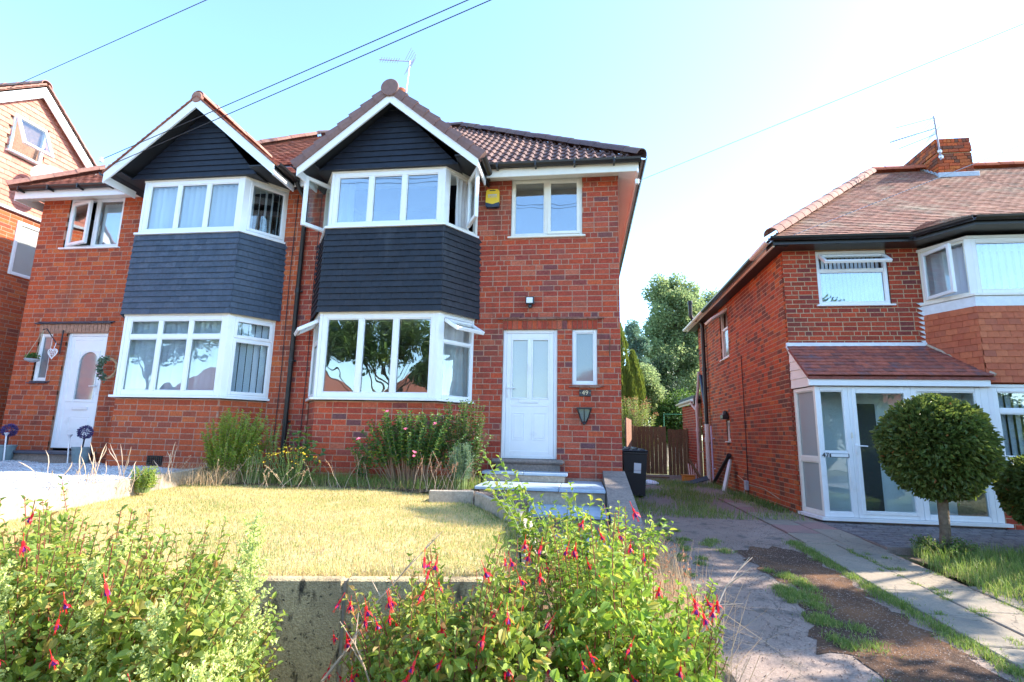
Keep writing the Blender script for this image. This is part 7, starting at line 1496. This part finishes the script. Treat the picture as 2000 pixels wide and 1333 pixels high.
# =============================================================== beyond the frame: what the panes mirror and what shades the drive
def far_house(x, y_, w_, d_, label, h_=2.7, rot=0, wallm=None):
    T = thing('bungalow', (x, y_, -1.6), label, 'house'); z0 = -1.6; mb = MB(); mb.box(x-w_/2, x+w_/2, y_-d_/2, y_+d_/2, z0, z0+h_); wl = mb.build('wall', wallm or M['carwht'], T)
    mb = MB(); e = .4; rz_ = z0+h_+min(w_, d_)/2*.85; rl = max(0, (w_-d_)/2); q = [(x-w_/2-e, y_-d_/2-e, z0+h_), (x+w_/2+e, y_-d_/2-e, z0+h_), (x+w_/2+e, y_+d_/2+e, z0+h_), (x-w_/2-e, y_+d_/2+e, z0+h_), (x-rl, y_, rz_), (x+rl, y_, rz_)]
    mb.add(q, [(0, 1, 5, 4), (1, 2, 5), (2, 3, 4, 5), (3, 0, 4), (0, 3, 2, 1)]); mb.build('roof', M['tile_red'], T)
    for k in (-.28, .28):
        mb = MB(); O = Vector((x+k*w_+.8, y_+d_/2+.02, z0+.9)); frame_ring(mb, O, (-1, 0, 0), (0, -1, 0), 1.6, 1.2, .07, -.03, .02); w2 = mb.build('window', M['upvc'], T); g = MB(); g.obox(O, (-1, 0, 0), (0, -1, 0), Z, .07, 1.53, -.008, 0, .07, 1.13); g.build('pane', M['glass'], w2)
    mb = MB(); mb.box(x-.45, x+.45, y_+d_/2+.005, y_+d_/2+.04, z0, z0+2.05, .01); mb.build('door', M['roomd'], T)
    return T
far_house(-21, -19, 10, 9, 'cream bungalow with red roof across the road, mirrored in the left bay', 3.6); far_house(-9, -20, 9, 9, 'red-roofed bungalow across the road, mirrored behind the tree', 3.2, wallm=M['brick51']); far_house(3, -19, 10, 9, 'cream bungalow across the road, mirrored in the front door', 3.4); far_house(16, -20, 10, 9, 'cream bungalow across the road furthest right', 3.4)
tree('street_tree', 'broad street tree across the road, mirrored in the lower bay window', (-10.2, -10.5, -1.6), (-10.0, -10.5, 3.2), [((-10.4, -10.5, 5.0), (2.8, 2.2, 1.9), .6, 44, .7), ((-8.0, -10.6, 3.6), (1.3, 1.2, 1.1), .15, 14, .5), ((-13.4, -10.4, 4.6), (1.8, 1.6, 1.6), .2, 20, .6)], LF['mid'], 22000, .16, bark=M['bark'])
tree('street_tree', 'street tree across the road mirrored in the upper left bay', (-24, -11, -1.6), (-24, -11, 6), [((-24, -11, 7), (5, 3, 3.4), 1, 60, 1.1)], LF['mid'], 16000, .22, bark=M['bark'])
tree('garden_tree', 'tall tree added outside the right edge to shade the drive and steps', (9.4, 7.8, -1.3), (9.4, 7.8, 6.5), [((9.5, 8.5, 6.4), (.8, 1.0, 1.3), .5, 80, .5), ((9.4, 6.75, 4.9), (.8, .45, 1.0), .3, 40, .36)], LF['mid'], 34000, .11, bark=M['bark'])  # unseen shade caster, crowns shaped for the shadow on drive and steps
tree('garden_tree', 'low round tree added outside the right edge to shade the drive and path', (7.4, 6.9, -1.3), (7.4, 6.9, 1.0), [((7.4, 6.7, .15), (.6, .45, 1.3), 1, 50, .36)], LF['mid'], 14000, .10, bark=M['bark'])  # added out of view, only to throw shade across drive and slabs
tree('garden_tree', 'dense round tree added outside the right edge to shade the near drive', (6.7, 4.2, -1.35), (6.7, 4.2, 2.0), [((6.7, 4.0, 1.7), (.7, 1.2, 2.4), 1, 80, .42)], LF['mid'], 20000, .10, bark=M['bark'])  # added out of view for the shadow over the front of the drive
LAB = dict(edge_grass=('dry grass fringe hanging over the retaining wall', 'grass'), brown_thatch=('brown dead patches in the dry lawn', 'grass'), grass_clumps=('coarser clumps standing in the dry lawn', 'grass'), drive_grit=('loose brown grit scattered on the drive', 'grit'), lawn_grass=('short dry straw-coloured mown grass', 'grass'), green_lawn_grass=('greener blades patchy through the dry lawn', 'grass'), long_grass_by_kerb=('longer green grass along the path kerb', 'grass'), white_pebbles=('loose white stones on the gravel drive', 'gravel'), step_pebbles=('loose brown pebbles left of the slate steps', 'gravel'),
 side_lawn_grass=('lush green grass in front of the cobbles at the right', 'grass'), drive_weeds=('grass tufts growing in the drive cracks', 'grass'), back_drive_grass=('weedy grass over the gravel near the bins', 'grass'), wall_foot_weeds=('broad weeds at the foot of the side wall', 'weeds'), dry_grass=('tall dry grass between the steps and the drive', 'grass'),
 dry_verge_grass=('pale dry grass standing through the right-hand bush', 'grass'), dry_seed_heads=('rusty seed heads above the dry grass', 'seed heads'), bed_edge_grass=('straw along the front edge of the bed', 'grass'), bed_grass=('green grass inside the flower bed', 'grass'), tawny_grass=('long tawny grass at the kerb end by the bay', 'grass'))
for o in S.objects:
    if o.parent is None and o.get('kind') == 'stuff':
        k = o.name.split('.')[0]
        if k in LAB: o['label'], o['category'] = LAB[k]
